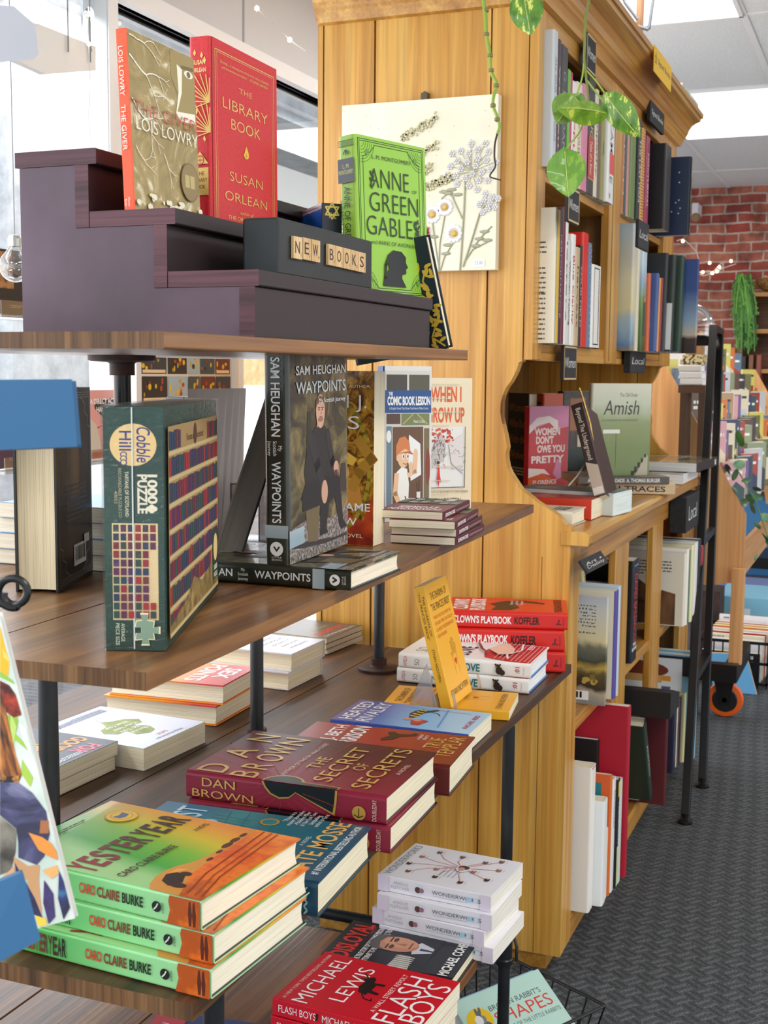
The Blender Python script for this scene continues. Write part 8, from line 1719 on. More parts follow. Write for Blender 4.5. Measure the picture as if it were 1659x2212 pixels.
# ================================================================ plywood book cart
XC = 5.12
cpx = [(1425, 790), (1439, 790), (1512, 925), (1562, 1020), (1612, 1112), (1605, 1255), (1540, 1264), (1478, 1262), (1440, 1000), (1404, 935), (1410, 825)]
cart = thing('book_cart', 'tiered plywood book cart on casters beyond the rack', 'book cart', (XC, .6, FLOOR))
pts = [onx(p, XC) for p in cpx]
cy = [(p.y, p.z) for p in pts]
SHIFT_ = 0
MB().prism([tuple(p) for p in pts], (.018, 0, 0), PLY).build('end_panel', cart)
XF = 8.6
MB().prism([(XF, p.y, p.z) for p in pts], (.018, 0, 0), PLY).build('end_panel', cart)
s0, s1 = pts[1], pts[4]      # the slanting front edge
NT_ = 5
tiers = []
for k in range(NT_):
    f = (k+.22)/NT_; y = s0.y+(s1.y-s0.y)*f; z = s0.z+(s1.z-s0.z)*f
    tiers.append((y, z)); MB().box(XC+.0185, XF-.0005, y+.0085, y+.077, z-.10, z-.09, PLYX).build('tier_board', cart)
    MB().box(XC+.0185, XF-.0005, y, y+.008, z-.10, z-.0905, PLYX).build('tier_lip', cart)
    MB().box(XC+.0185, XF-.0005, y+.0775, y+.0815, z-.10, z-.03, PLYX).build('tier_back', cart)
MB().box(XC+.0185, XF-.0005, s1.y+.0, s1.y+.016, pts[5].z+.02, s1.z-.11, PLYX).build('front_board', cart)
# leg and caster
lp0, lp1 = onx((1593, 1228), 5.07), onx((1572, 1432), 5.07)
MB().box(5.055, 5.085, onx((1606, 1330), 5.07).y, onx((1578, 1330), 5.07).y, lp1.z, lp0.z, PLY).build('leg', cart)
a, b_ = onx((1596, 1432), 5.06), onx((1520, 1462), 5.06)
MB().box(5.00, 5.48, a.y+.0, a.y+.05, b_.z, a.z, BLK).box(5.0, 5.05, a.y+.05, a.y+.5, b_.z, a.z, BLK).build('base_frame', cart); MB().box(8.1, 8.6, a.y, a.y+.5, b_.z, a.z, BLK).build('base_frame', cart)
def caster(c, lab):
    o = MB().lathe(c, [(.0, -.016), (.052, -.016), (.068, -.014), (.071, -.008), (.071, .008), (.068, .014), (.052, .016), (0, .016)], flat('#f0671a', .4), 32, 'X').build('caster', cart, smooth=True)
    MB().lathe(c, [(.0, -.020), (.046, -.020), (.050, -.0165), (.050, .0165), (.046, .020), (0, .020)], flat('#17181b', .4), 24, 'X').lathe(V(c)+V((-.02, 0, 0)), [(0, -.006), (.010, -.006), (.010, 0), (0, 0)], flat('#c8ccd0', .3, .8), 12, 'X').build('hub', o, smooth=True)
    f = MB(); cx_, cy_, cz_ = c
    for s in (-1, 1): f.prism([(cx_+s*.026, cy_-.018, cz_-.02), (cx_+s*.026, cy_+.018, cz_-.02), (cx_+s*.026, cy_+.045, cz_+.085), (cx_+s*.026, cy_-.035, cz_+.085)], (.003, 0, 0), BLK)
    f.box(cx_-.04, cx_+.04, cy_-.05, cy_+.055, cz_+.085, cz_+.095, BLK).build('fork', o)
cc = onx((1567, 1494), 5.10); caster((5.10, cc.y, FLOOR+.0715), ''); caster((8.2, cc.y, FLOOR+.0715), ''); 
# books standing face out on the tiers
TIERN = ['top', 'second', 'third', 'fourth', 'lowest']
CN = [('white', '#ece9e4'), ('pale grey', '#c4c8cc'), ('slate blue', '#5f7690'), ('dark teal', '#2c4a50'), ('yellow', '#d9cf6a'), ('cream', '#e2d6b8'), ('charcoal', '#33343a'), ('pink', '#d8a0a8'), ('sage', '#8f9a78'), ('tan', '#b5946a'), ('brick red', '#a83c30'), ('orange', '#d8742c'), ('navy', '#26345c'), ('olive', '#6a6a3a'), ('violet', '#6a5a8a'), ('brown', '#5c4030')]
rr = random.Random(31)
for ti, (y, z) in enumerate(tiers):
    x = XC+.03; k = 0; off = rr.randrange(16)
    while x < 8.3 and k < 15:
        w_ = rr.uniform(.12, .15); h_ = rr.uniform(.19, .25); nm, c = CN[(off+k*7+ti*3) % 16]; th = rr.choice((.014, .018, .024))
        yw = radians(rr.uniform(24, 33))
        M = cols(V((x, y+.050, z-.0885)), V((cos(yw), -sin(yw), 0)), V((sin(yw), cos(yw), 0)), ZU)
        if ti == 0 and k < 3: nm, c = 'white', '#ece9e4'
        c2 = CN[(off+k*5+ti+4) % 16][1]
        def dcb(b, i, F, S, c2=c2, q=rr.random()):
            W, H = b.W, b.H
            if q < .35: i.rect(F, W*.1, H*.12, W*.9, H*.6, c2); i.paragraph(F, W*.12, W*.9, H*.82, H*.05, 2, '#f4f2ec' if nm in ('charcoal', 'navy', 'brown', 'dark teal', 'brick red') else '#2a2a2c', gap=1.8)
            elif q < .7: i.disc(F, W*.5, H*.42, W*.33, c2, H*.22); i.paragraph(F, W*.15, W*.85, H*.82, H*.045, 1, '#f4f2ec'); i.paragraph(F, W*.2, W*.8, H*.08, H*.03, 1, '#2a2a2c')
            else: i.poly(F, [(W*.02, H*.02), (W*.98, H*.02), (W*.98, H*.45), (W*.6, H*.6), (W*.3, H*.4), (W*.02, H*.55)], c2); i.paragraph(F, W*.12, W*.88, H*.75, H*.06, 2, '#f4f2ec')
        plainbook('display_book', '%s book, %s along the %s tier of the plywood cart' % (nm, ORD[k], TIERN[ti]), M, w_, th, h_, c, c, group='books on the plywood cart', draw=dcb)
        x += rr.uniform(.10, .15)*(1 if k < 9 else 1.8); k += 1
# eucalyptus sprays on the cart
GL = noisemat('eucalyptus', [(.4, '#3f6a4a'), (.65, '#6f9a70')], 20, 3, .5)
for nm, p0, p1, lab in (('a', (1590, 1000), (1662, 1210), 'grey green leafy spray hanging at the right of the plywood cart'), ('b', (1500, 985), (1590, 990), 'bright green leaves among the books of the plywood cart')):
    t = thing('leafy_spray', lab, 'artificial plant', tuple(ond(p0, 4.98)), 'leafy sprays on the book cart')
    r = random.Random(ord(nm)); N_ = 20 if nm == 'a' else 5
    a, b_ = ond((1596, 1020) if nm == 'a' else (1578, 1000), 5.0 if nm == 'a' else 5.35), ond((1668, 1190) if nm == 'a' else (1600, 960), 4.9 if nm == 'a' else 5.4)
    MB().tube([a, a.lerp(b_, .5)+V((0, 0, .04)), b_], .0025, flat('#5a7a4a', .6), 6).build('stem', t)
    m = MB()
    for k in range(N_):
        c = a.lerp(b_, r.random())+V((0, r.uniform(-.06, .06), r.uniform(-.05, .05))); rad = r.uniform(.018, .032) if nm == 'a' else r.uniform(.03, .045); d1 = V((r.uniform(-1, 1), r.uniform(-1, 1), r.uniform(-1, 1))).normalized(); d2 = d1.orthogonal().normalized()
        n = 9; ring = [c+d1*rad*cos(2*pi*j/n)+d2*rad*.72*sin(2*pi*j/n) for j in range(n)]; m.add(ring+[c+d1.cross(d2)*.006], [(j, (j+1) % n, n) for j in range(n)], GL if nm == 'a' else flat('#4f8a3a', .5))
    m.build('leaves', t)
# ================================================================ back of the shop
XW = XB
t = thing('wall_bookcase', 'tall brown wooden bookcase against the brick wall', 'bookcase', (9.35, .1, FLOOR))
BRN = woodmat('bookcase_brown', '#4a2c18', '#6a4226', '#7c5232', 'Y', .5, .5); BRNE = woodmat('bookcase_edge', '#a06a30', '#c08a44', '#d29c56', 'Y', .5, .5)
yl_ = onx((1606, 760), 9.25).y; zt__ = onx((1640, 634), 9.2).z
MB().box(9.50, 9.545, -1.6, yl_, FLOOR, zt__+.02, BRN).build('back', t); MB().box(9.20, 9.50, yl_, yl_+.025, FLOOR, zt__+.03, BRN).build('side', t); MB().box(9.20, 9.50, -1.62, -1.6, FLOOR, zt__+.03, BRN).build('side', t)
for p in (640, 720, 806, 905): z_ = onx((1640, p), 9.2).z; MB().box(9.20, 9.50, -1.6, yl_, z_, z_+.028, BRNE).build('shelf', t)
bz = zt__+.03
for k, (c, nm, h_, x_) in enumerate((('#e8e4e0', 'white', .26, 0), ('#3f5f9c', 'blue', .28, .035), ('#23252a', 'black', .26, .07), ('#7a4a2a', 'brown', .27, .11), ('#8a4434', 'russet', .27, .15))):
    yy = onx((1572, 850), 9.25).y-x_*1.3
    plainbook('book', '%s book standing at the left of the brown wall bookcase' % nm, cols(V((9.17, yy-.032, onx((1580, 850), 9.2).z)), V((1, 0, 0)), V((0, 1, 0)), ZU), .16, .032, h_, c, c, group='books by the wall bookcase', hard=True)
t = thing('book_ledge', 'narrow brown ledge left of the wall bookcase', 'ledge', (9.3, yl_+.1, FLOOR))
MB().box(9.15, 9.54, yl_+.03, yl_+.25, FLOOR, onx((1580, 850), 9.2).z-.0006, BRN).build('ledge_body', t)
eg = onx((1652, 634), 9.3); t = thing('egg_basket', 'woven bowl of brown eggs on top of the wall bookcase', 'bowl', (9.35, eg.y-.02, bz-.002))
bc = V((9.35, eg.y-.03, zt__+.028)); WICK = noisemat('wicker', [(.4, '#7a5428'), (.65, '#b5854a')], 60, 3, .7)
MB().lathe(bc, [(0, .0), (.05, .0), (.085, .03), (.105, .085), (.098, .085), (.078, .035), (.045, .010), (0, .010)], WICK, 24).build('bowl', t, smooth=True)
for k, (dx, dy) in enumerate(((-.05, .03), (-.05, -.02), (.0, -.045), (.01, .02))):
    c = bc+V((dx, dy, .075)); o = MB().lathe(c, [(0, -.030), (.016, -.025), (.0225, -.008), (.021, .008), (.012, .025), (0, .031)], flat('#d2a87c', .6), 14).build('egg', smooth=True); tag(o, ['brown egg at the left front of the woven bowl', 'brown egg at the middle front of the woven bowl', 'brown egg at the right of the woven bowl', 'brown egg at the back of the woven bowl'][k], 'egg', 'eggs in the woven bowl')
# hanging fern
t = thing('hanging_fern', 'bright green artificial fern hanging over the corner of the wall bookcase', 'artificial plant', tuple(onx((1605, 600), 9.1)))
m = MB(); r = random.Random(17); FERN = [flat('#4f8a34', .6), flat('#6fae44', .6), flat('#2f5f2a', .6)]
for k in range(150):
    sx0 = r.uniform(1590, 1622); sy0 = r.uniform(590, 625); ex_ = sx0+r.uniform(-12, 16); ey_ = r.choice((r.uniform(640, 700), r.uniform(660, 735), r.uniform(690, 765)))
    dep = r.uniform(8.75, 8.98); p0 = ond((sx0, sy0), dep); p1 = ond((ex_, (sy0+ey_)/2), dep-.04); p2 = ond((ex_+r.uniform(-4, 4), ey_), dep-.02)
    q_ = [p0.lerp(p1, s/4).lerp(p1.lerp(p2, s/4), s/4) for s in range(5)]; w_ = .004; mt = r.choice(FERN)
    for a, b_ in zip(q_, q_[1:]): m.add([a-V((0, w_, 0)), a+V((0, w_, 0)), b_+V((0, w_, 0)), b_-V((0, w_, 0))], [(0, 1, 2, 3)], mt)
    for s in range(6):
        c = q_[0].lerp(q_[-1], s/6*.9+.1); d_ = r.choice((-1, 1)); m.add([c, c+V((0, d_*.028, -.02)), c+V((0, d_*.022, -.034))], [(0, 1, 2)], mt)
m.build('fronds', t)
MB().tube([ond((1604, 602), 8.9), ond((1604, 590), 9.2), ond((1604, 584), 9.4)], .004, flat('#3a5a2a', .6), 6).build('hook', t)
# fairy lights on the brick wall
BULB = flat((1.0, .82, .5), .4, emit=6.0)
def fairy(lab, wires, bulbs, depth, group, wr=.0022, wc='#d8d0d0', br=.008):
    c0 = ond(wires[0][0], depth); t = thing('fairy_lights', lab, 'string lights', tuple(c0), group)
    m = MB()
    for wv in wires: m.tube([ond(p, depth) for p in wv], wr, flat(wc, .5), 6)
    m.build('wire', t)
    for p in bulbs: MB().lathe(ond(p, depth-.01), [(0, -br), (br*.8, -br*.5), (br*.8, br*.5), (0, br)], BULB, 8).build('bulb', t)
fairy('string of warm fairy lights along the brick wall', [[(1462, 520), (1475, 516), (1490, 528), (1505, 545), (1512, 570)], [(1500, 583), (1512, 588), (1530, 585), (1545, 590), (1560, 580), (1575, 575), (1590, 570)], [(1505, 590), (1520, 596), (1538, 590), (1560, 566)]], [(1475, 521), (1506, 584), (1518, 588), (1533, 568), (1539, 590), (1549, 586), (1554, 577), (1579, 564)], 9.0, 'fairy lights', .0035, '#d8c8c8', .012)
t = thing('bell_garland', 'garland of small brass bells across the brick wall', 'garland', tuple(ond((1540, 640), 9.3)), None)
MB().tube([ond(p, 9.3) for p in ((1525, 645), (1545, 640), (1575, 644), (1600, 650))], .002, flat('#8a7a5a', .5), 5).build('cord', t)
for p in ((1526, 646), (1554, 646), (1573, 646), (1563, 657), (1601, 647), (1601, 583), (1561, 594), (1578, 588), (1537, 607)): MB().lathe(ond(p, 9.28), [(0, .010), (.010, .006), (.016, -.004), (.018, -.008), (0, -.008)], flat('#b59a5a', .3, .7), 10).build('bell', t)
t = thing('white_camera', 'small white security camera on the brick wall', 'camera', tuple(ond((1500, 445), 9.0)))
MB().box(9.35, 9.54, onx((1506, 450), 9.3).y, onx((1492, 450), 9.3).y, onx((1500, 462), 9.3).z, onx((1500, 436), 9.3).z, flat('#e4e4e8', .4)).build('camera_body', t, bevel=.006)
MB().lathe(ond((1503, 470), 8.95), [(0, -.03), (.03, -.03), (.034, .02), (0, .02)], flat('#8a6a4a', .5), 14, 'X').build('camera_lens', t)
t = thing('wall_hook', 'thin dark wire hook hanging on the brick wall', 'hook', tuple(ond((1570, 460), 9.1)))
MB().tube([ond(p, 9.28) for p in ((1567, 432), (1569, 455), (1566, 475), (1572, 488), (1570, 494), (1564, 492), (1568, 482), (1572, 500), (1572, 506), (1568, 508), (1565, 503))], .0035, flat('#5a3a34', .6), 6).build('wire', t)
# blue counter, blue boxes and crate on the floor at the far right
BLUEF = flat('#3f7fb5', .5); PERI = flat('#6f7fae', .6)
za, zb2 = onx((1640, 1130), 8.9).z, onx((1640, 1250), 8.9).z
t = thing('blue_counter', 'blue panelled counter at the back right', 'counter', (9.0, .1, FLOOR))
m = MB().box(8.9, 9.15, -1.6, onx((1590, 1200), 8.9).y, zb2, onx((1640, 1080), 8.9).z, BLUEF)
for k in range(12): m.box(8.896, 8.9, -.6+.1*k, -.594+.1*k, zb2, onx((1640, 1080), 8.9).z, flat('#2f6596', .5))
m.build('panel', t); MB().box(8.92, 9.15, -1.6, onx((1590, 1200), 8.9).y, FLOOR, zb2, BLK).build('base', t)
def fbox(name, lab, cat, x0, x1, pl, pr, ptop, mat_, pbot=None, part='box_body', extra=None):
    """box standing on the floor (or from pbot) with its near face in the plane x0"""
    yl2, yr2 = onx((pl, ptop), x0).y, onx((pr, ptop), x0).y; z1 = onx(((pl+pr)/2, ptop), x0).z; z0 = FLOOR+.001 if pbot is None else onx(((pl+pr)/2, pbot), x0).z
    t = thing(name, lab, cat, (x0, yr2, z0)); MB().box(x0, x1, yr2, yl2, z0, z1, mat_).build(part, t, bevel=.003)
    if extra: extra(t, x0, x1, yr2, yl2, z0, z1)
    return t
def labels(t, x0, x1, y0, y1, z0, z1):
    m = MB(); ik = Ink(m); P = lambda u, v, l: (x0-l, y1-u, v)
    ik.rect(P, (y1-y0)*.36, z0+(z1-z0)*.45, (y1-y0)*.52, z0+(z1-z0)*.80, '#d4dce0'); ik.rect(P, (y1-y0)*.84, z0+(z1-z0)*.3, (y1-y0)*.97, z0+(z1-z0)*.6, '#d4dce0')
    for k in range(8): ik.rect(P, (y1-y0)*(.375+.017*k), z0+(z1-z0)*.5, (y1-y0)*(.382+.017*k), z0+(z1-z0)*.6, '#3a4a50')
    for k in range(3): ik.rect(P, (y1-y0)*(.56+.08*k), z0+(z1-z0)*.35, (y1-y0)*(.565+.08*k), z0+(z1-z0)*.85, '#7fb8cc')
    m.build('paper_label', t)
fbox('storage_box', 'pale periwinkle box standing behind the light blue one', 'box', 7.4, 7.7, 1490, 1690, 1262, PERI)
fbox('storage_box', 'light blue storage box with white stickers behind the crate', 'box', 6.3, 6.7, 1549, 1690, 1291, flat('#7fb8d0', .5), extra=labels)
fbox('dark_bag', 'dark brown bag on the floor behind the black rack post', 'bag', 6.10, 6.28, 1500, 1556, 1275, noisemat('bag_brown', [(.4, '#2c1e1c'), (.7, '#4a322c')], 12, 4, .7))
# crate of magazines and records
crate = thing('record_crate', 'black wire crate of magazines on the carpet beyond the cart caster', 'crate', (5.72, .5, FLOOR))
cyl, cyr = onx((1500, 1500), 5.62).y, onx((1655, 1500), 5.62).y
m = MB()
for z_ in (FLOOR+.02, FLOOR+.11, FLOOR+.20):
    for (x0, y0, x1, y1) in ((5.62, cyl, 5.62, cyr), (6.05, cyl, 6.05, cyr), (5.62, cyl, 6.05, cyl), (5.62, cyr, 6.05, cyr)): m.box(min(x0, x1)-.004, max(x0, x1)+.004, min(y0, y1)-.004, max(y0, y1)+.004, z_-.006, z_+.006, BLK)
for k in range(9):
    y0 = cyl+(cyr-cyl)*k/8
    for x0 in (5.62, 6.05): m.box(x0-.003, x0+.003, y0-.003, y0+.003, FLOOR, FLOOR+.20, BLK)
m.build('crate_frame', crate)
MAG = [('black magazine with a white label at the front of the crate', '#1c2024', 1405), ('white magazine second in the crate', '#e8e8ea', 1378), ('cream magazine third in the crate', '#e0d8c0', 1368), ('red edged magazine fourth in the crate', '#b5322c', 1362), ('white magazine fifth in the crate', '#dcdcd8', 1356), ('orange magazine sixth in the crate', '#d8742c', 1350), ('yellow magazine seventh in the crate', '#d8b84a', 1345), ('magenta magazine eighth in the crate', '#b5405c', 1341), ('tall white magazine at the back of the crate', '#eceaf0', 1326)]
for k, (lab, c, tp) in enumerate(MAG):
    x_ = 5.66+.04*k; yl2 = cyl-.02-.004*k; wd_ = (cyl-cyr)*.82; h_ = onx((1560, tp), x_).z-FLOOR-.012
    def dmg(b, i, F, S, k=k):
        if k in (0, 8): i.barcode(F, b.W*.70, b.H*.80, b.W*.18, b.H*.10)
        i.paragraph(F, b.W*.08, b.W*.6, b.H*.93, b.H*.03, 1, '#8a8a8e')
    plainbook('magazine', lab, cols(V((x_, yl2, FLOOR+.010)), V((0, -1, 0)), V((1, 0, 0)), ZU), wd_, .02, h_, c, c, group='magazines in the crate', draw=dmg)
# leaning blue board
t = thing('blue_board', 'blue wooden board on edge leaning by the orange caster', 'board', tuple(onz((1590, 1505), FLOOR)))
q0, q1 = onx((1530, 1410), 5.56), onx((1612, 1413), 5.56); r0_, r1_ = onx((1540, 1500), 5.50), onx((1634, 1512), 5.50)
r0_.z = r1_.z = FLOOR+.002
nrm = V((.018, 0, 0)); MB().prism([r0_, r1_, q1, q0], tuple(nrm), flat('#5b9cc8', .5), flat('#d8b487', .5)).build('panel', t)
# ================================================================ window display
t = thing('window_rack', 'clear plastic display strip hanging in the shop window', 'display rack', (2.9, 1.80, .0)); ACL = clearmat('clear_strip', (.98, .98, .98), .05, .05)
YD = 1.82
zA, zB = ony((20, 683), YD).z, ony((215, 992), YD).z
xl, xr = ony((-40, 683), YD).x, ony((262, 992), YD).x
for z_ in (zA, zB): MB().box(xl, xr, YD-.05, YD+.012, z_-.006, z_, ACL).box(xl, xr, YD-.053, YD-.05, z_-.006, z_+.03, ACL).build('ledge', t)
for x_ in (xl+.03, xr-.02): MB().tube([(x_, YD+.01, zB), (x_, YD+.01, HZ)], .0016, flat('#c8c8cc', .4), 6).build('wire', t)
def wbk(lab, pl, pr, pt, z_, col, draw, W=None, T=.015):
    a, b_ = ony((pl, pt), YD), ony((pr, pt), YD); plainbook('book', lab, cols(V((a.x, YD-.012, z_+.0026)), V((1, 0, 0)), V((0, 1, 0)), ZU) @ Matrix.Rotation(radians(-3), 4, 'X'), b_.x-a.x, T, a.z-z_, col, col, draw=draw, group='books in the window display')
wbk('dark book with red lips on its cover at the left of the window display', -25, 48, 536, zA, '#141416', lambda b, i, F, S: (i.rect(F, b.W*.1, b.H*.4, b.W*.62, b.H*.96, noisemat('cover_library', [(.4, '#4a2c18'), (.6, '#a87444')], 40, 3, .5)), i.poly(F, [(b.W*.9, b.H*.5), (b.W*.96, b.H*.6), (b.W*.98, b.H*.3), (b.W*.9, b.H*.38)], '#c8443c'), i.paragraph(F, b.W*.5, b.W*.9, b.H*.14, b.H*.015, 2, '#b5aa90')))
def dheart(b, i, F, S):
    W, H = b.W, b.H
    i.disc(F, W*.36, H*.77, W*.20, '#2a2022', H*.11); i.disc(F, W*.66, H*.77, W*.20, '#2a2022', H*.11); i.poly(F, [(W*.18, H*.72), (W*.86, H*.72), (W*.52, H*.52)], '#2a2022')
    i.text(F, 'A DIRECT ACTION', W*.5, H*.80, H*.075, '#f4f2ee', w=W*.92, bold=.03); i.text(F, 'HANDBOOK', W*.52, H*.68, H*.075, '#f4f2ee', w=W*.62, bold=.03); i.line(F, [(W*.2, H*.45), (W*.45, H*.5), (W*.7, H*.35)], .003, '#b5443a'); i.rect(F, W*.03, H*.02, W*.97, H*.10, '#c8302c'); i.poly(F, [(.001, H*.1), (W*.3, H*.14), (W*.18, H*.5), (.001, H*.6)], '#cfc4b4')
wbk('pink book with a black heart on its cover in the window display', 187, 262, 845, zB, '#dfa09a', dheart)
wbk('dark purple book at the left of the lower window ledge', -30, 45, 845, zB, '#4a2a42', lambda b, i, F, S: i.paragraph(F, b.W*.5, b.W*.95, b.H*.12, b.H*.015, 2, '#9a8a9a'))
fairy('thin string of clear fairy lights hanging at the window', [[(190, 30), (192, 100), (195, 180), (191, 250), (197, 310)]], [(193, 30), (192, 95), (194, 182), (47, 252)][:3], 3.05, 'fairy lights', .0012, '#d8dcde', .006)
fairy('string of clear fairy lights looped along the window header', [[(540, -20), (555, 18), (600, 60), (626, 86), (660, 110)]], [(555, 18), (626, 86), (626, 196), (632, 40)][:2], 3.7, 'fairy lights', .0012, '#c8ccce', .008)
t = thing('suction_hook', 'clear suction hook with a wire at the top of the window', 'hook', tuple(ond((192, 30), 3.1)))
MB().lathe(ond((192, 30), 3.1), [(0, -.004), (.016, -.004), (.012, .004), (.005, .012), (0, .012)], clearmat('suction', (.95, .95, .95), .25, .1), 16, 'Y').build('suction_cup', t)
MB().tube([ond(p, 3.08) for p in ((192, 36), (191, 70), (194, 95), (197, 110), (193, 112))], .0025, flat('#9aa0a4', .3, .6), 6).build('hook_wire', t)
t = thing('hanging_sign', 'white sign board hanging in the top corner of the window', 'sign', tuple(ony((120, 120), 1.90)), None)
pp = [ony(p, 1.88) for p in ((30, 40), (85, 52), (207, 101), (207, 152), (101, 160), (30, 128))]
MB().prism(pp, (0, .02, 0), flat('#e9e9e6', .5)).build('sign_board', t)
for p in ((147, 75), (195, 98)): a = ony(p, 1.876); MB().tube([a+V((0, 0, -.04)), a, a+V((0, 0, HZ-a.z+.0))], .0018, flat('#8a8f94', .4, .5), 6).build('wire', t)
t = thing('clear_bulb', 'clear glass light bulb ornament beside the plum riser', 'ornament', tuple(ond((33, 570), 2.6)))
c = ond((33, 575), 2.35); MB().lathe(c, [(0, -.030)]+[(.030*cos(a), .030*sin(a)) for a in [radians(-70+15*k) for k in range(9)]]+[(.012, .034), (.012, .036), (0, .036)], clearmat('bulb_glass', (.97, .97, .95), .15, .03), 18).build('glass', t, smooth=True)
MB().lathe(c, [(0, .036), (.012, .036), (.013, .050), (.010, .056), (0, .058)], flat('#b5b5b0', .3, .8), 14).tube([c+V((0, 0, .058)), V((c.x, c.y, HZ))], .0012, flat('#8a8f94', .5), 5).build('bulb_cap', t)
# comic panel poster in a pale frame at the window
YP = 1.78
a, b_ = ony((303, 730), YP), ony((497, 900), YP); zlo = ony((400, 1010), YP).z
t = thing('comic_poster', 'poster of bright comic panels in a white frame at the window', 'poster', (a.x, YP, zlo))
m = MB().box(a.x-.012, b_.x+.012, YP, YP+.012, zlo, a.z+.05, flat('#e6e4de', .5)); ik = Ink(m); P = lambda u, v, l: (u, YP-l, v); r = random.Random(41)
xw = b_.x-a.x; rows_ = [(ony((400, 808), YP).z, ony((400, 745), YP).z), (ony((400, 866), YP).z, ony((400, 813), YP).z), (ony((400, 924), YP).z, ony((400, 871), YP).z)]
for z0, z1 in rows_:
    xs_ = [0, .27, .49, .63, .81, 1.0]
    for k in range(5):
        u0, u1 = a.x+xw*(xs_[k]+.005), a.x+xw*(xs_[k+1]-.005); ik.rect(P, u0, z0, u1, z1, ['#2c3a44', '#20262c', '#a8c4d4', '#34505c', '#6a2a24'][(k+int(z0*50)) % 5])
        for j in range(9): ik.disc(P, r.uniform(u0+.008, u1-.008), r.uniform(z0+.006, z1-.012), r.uniform(.003, .008), r.choice(['#e8c41e', '#e8c41e', '#8a2a24', '#b5443a', '#1c1c1e', '#c8a83a']), r.uniform(.004, .010), n=8)
        if r.random() < .5: ik.rect(P, u0+.006, z0+.003, u1-.006, z0+.011, '#f2d8b4')
m.build('print', t)
MB().box(b_.x+.012, b_.x+.035, YP-.01, YP+.02, zlo, a.z+.08, WHITEF).build('frame_stile', t); MB().box(a.x-.035, a.x-.012, YP-.01, YP+.02, zlo, a.z+.08, WHITEF).build('frame_stile', t)
MB().box(a.x-.035, b_.x+.035, YP-.01, YP+.02, zlo-.02, zlo, WHITEF).box(a.x-.02, a.x+.0, YP, YP+.02, -.92, zlo-.02, WHITEF).box(b_.x, b_.x+.02, YP, YP+.02, -.92, zlo-.02, WHITEF).build('stand', t)
# ================================================================ near rack at the left edge
NB = flat('#245f8c', .5)
t = thing('display_spinner', 'near book rack with blue lips and a grey head at the left edge', 'book rack', tuple(ond((-60, 1500), .95)))
def slab(pts, dep, th, mat_, name, bev=.002):
    q_ = [ond(p, d) for p, d in zip(pts, dep)]; n = (q_[1]-q_[0]).cross(q_[2]-q_[0]).normalized()
    if n.dot(_F) < 0: n = -n
    MB().prism(q_, tuple(n*th), mat_).build(name, t, bevel=bev)
slab([(-220, 822), (155, 819), (167, 965), (-220, 980)], (.86, .86, .86, .86), .012, NB, 'lip')
slab([(-140, 1960), (50, 1884), (88, 2030), (-60, 2110)], (.80, .82, .82, .80), .010, NB, 'lip')
GREYH = flat('#a9abb4', .4)
pz = [(-180, 0), (30, 12), (76, 52), (83, 116), (74, 128), (-180, 150)]
q_ = [ond(p, .82) for p in pz]; MB().prism(q_, tuple(ray((0, 60)).normalized()*.10), GREYH).build('head', t, bevel=.006)
pc = ond((-420, 1400), 1.0); MB().lathe((pc.x, pc.y, 0), [(0, FLOOR), (.016, FLOOR), (.016, .35), (0, .35)], BLK, 16).lathe((pc.x, pc.y, FLOOR), [(0, 0), (.22, 0), (.22, .02), (0, .02)], BLK, 28).build('column', t, smooth=True)
for zz, p in ((0, (-60, 890)), (0, (-60, 2010)), (0, (-60, 70))):
    e = ond(p, .87); MB().tube([e, V((pc.x, pc.y, e.z))], .006, BLK, 8).build('arm', t)
c = ond((28, 1281), 1.0); rx = _R; uz = V((0, 0, 1)); R_ = 34/FPX*1.0
sp = []
for k in range(34):
    a = radians(150-k*15.5); rr_ = R_*(1 if k < 20 else 1-(k-20)*.030); sp.append(c+rx*rr_*cos(a+pi)*.95+uz*rr_*sin(a+pi)*.95)
MB().tube([c+rx*-.06+uz*.004, c+rx*-.045-uz*.004]+sp[2:], .0032, BLK, 10).build('scroll', t, smooth=True)
# illustrated picture book on the near rack
TLp, TRp, BRp, BLp = ond((-150, 1330), .97), ond((-3, 1322), .97), ond((161, 1984), .95), ond((-40, 2095), .95)
ez = (TRp-BRp); Hb_ = ez.length; ez.normalize(); vd = ray((50, 1700)).normalized(); ex = (BRp-BLp); ex = (ex-ez*ex.dot(ez)).normalized(); Wb_ = .12; ey = ez.cross(ex)
if ey.dot(vd) < 0: ex = -ex; ey = ez.cross(ex)
KN = noisemat('printed_knit', [(.35, '#2a1408'), (.5, '#7a4418'), (.7, '#d88a3a')], 70, 4, .5, stretch=(3, 3, .5), dist=.5)
DEN = noisemat('printed_denim', [(.35, '#2c2c48'), (.5, '#4a4a72'), (.68, '#8a8aa8'), (.8, '#b5b09a')], 28, 5, .5, dist=1.5)
PALEB = noisemat('printed_pale_leaves', [(.4, '#c4d6cc'), (.6, '#dfe4de')], 24, 4, .4)
ROCKP = noisemat('printed_stone', [(.35, '#3a3632'), (.55, '#8a8478'), (.75, '#d8d2c4')], 26, 5, .5)
PEA = noisemat('printed_blue_leaf', [(.4, '#1c1c40'), (.55, '#2c3a7a'), (.7, '#3a8aa8')], 60, 4, .4)
b = Book('picture_book', 'picture book with a sitting child in a knitted jumper on the near rack', cols(BRp-ex*Wb_, ex, ey, ez), Wb_, .010, Hb_, True, PALEB, '#d8d8d4', inner='#e8e8e8')
i, F = b.ink, b.F; W, H = b.W, b.H
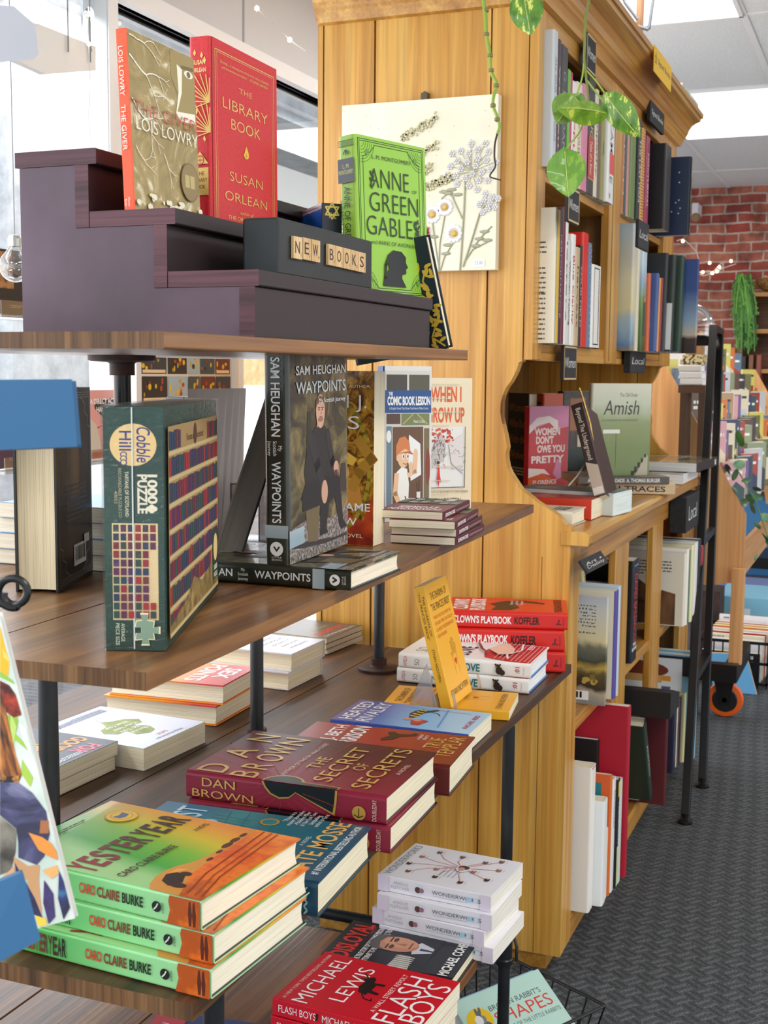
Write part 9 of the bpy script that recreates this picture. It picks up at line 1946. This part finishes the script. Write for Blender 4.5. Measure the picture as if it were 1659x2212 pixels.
def L_(px, py):
    d_ = ray((px, py)); o_ = BRp-ex*Wb_; k_ = o_.dot(ey)/d_.dot(ey); q__ = d_*k_-o_; return (min(W-.001, max(.001, q__.dot(ex))), min(H-.001, max(.001, q__.dot(ez))))
def pl(pts, c): i.poly(F, [L_(*p) for p in pts], c)
pl([(0, 1350), (12, 1400), (22, 1428), (18, 1462), (0, 1450)], '#f0b41e'); pl([(5, 1400), (22, 1420), (20, 1430), (8, 1420)], '#f7cf5a'); pl([(0, 1450), (28, 1470), (32, 1478), (0, 1462)], '#8fbf3f')
for a, c in (([(10, 1560), (70, 1620), (66, 1625), (5, 1575)], '#9ac43a'), ([(30, 1500), (40, 1560), (20, 1640), (14, 1560)], '#8fb83a'), ([(40, 1560), (74, 1570), (76, 1640), (50, 1600)], '#e4ece8'), ([(48, 1640), (72, 1680), (66, 1700), (46, 1670)], '#a4c84a'), ([(24, 1540), (36, 1570), (30, 1610), (22, 1580)], '#b5d46a')): pl(a, c)
pl([(0, 1470), (20, 1480), (34, 1500), (46, 1540), (46, 1545), (30, 1550), (14, 1538), (0, 1528)], noisemat('printed_red_knit', [(.4, '#3a1008'), (.6, '#a8341c'), (.8, '#d8743a')], 80, 4, .5))
pl([(0, 1485), (12, 1530), (24, 1580), (34, 1630), (48, 1672), (40, 1692), (0, 1690)], KN); pl([(0, 1680), (42, 1674), (40, 1690), (0, 1692)], noisemat('printed_beads', [(.45, '#1c1008'), (.6, '#c88a3a')], 160, 2, .4))
pl([(0, 1690), (40, 1690), (70, 1712), (100, 1752), (108, 1800), (96, 1850), (80, 1868), (40, 1852), (40, 1820), (36, 1790), (0, 1760)], DEN); pl([(0, 1762), (36, 1792), (34, 1840), (24, 1880), (0, 1890)], ROCKP); pl([(88, 1772), (106, 1772), (106, 1800), (86, 1800)], '#a8683a')
pl([(30, 1850), (60, 1870), (86, 1868), (84, 1900), (92, 1990), (70, 1960), (60, 1900), (34, 1890)], '#c8986a'); pl([(0, 1900), (34, 1868), (30, 1886), (0, 1915)], '#d8a87a')
pl([(62, 1798), (92, 1808), (112, 1822), (122, 1838), (126, 1858), (108, 1850), (84, 1836)], '#e8923a'); pl([(92, 1880), (124, 1868), (128, 1886), (112, 1898)], '#ecb06a'); pl([(32, 1862), (48, 1890), (76, 1940), (96, 1990), (70, 1972), (40, 1910)], PEA); pl([(96, 1900), (116, 1930), (120, 1980), (106, 1996), (94, 1950)], noisemat('printed_violet_leaf', [(.4, '#241a48'), (.65, '#4a3a7a')], 40, 4, .4)); pl([(128, 1880), (146, 1900), (152, 1960), (138, 1986), (126, 1940)], PEA); pl([(76, 1976), (100, 1984), (102, 1996), (86, 2006)], '#f0c83a')
b.done()
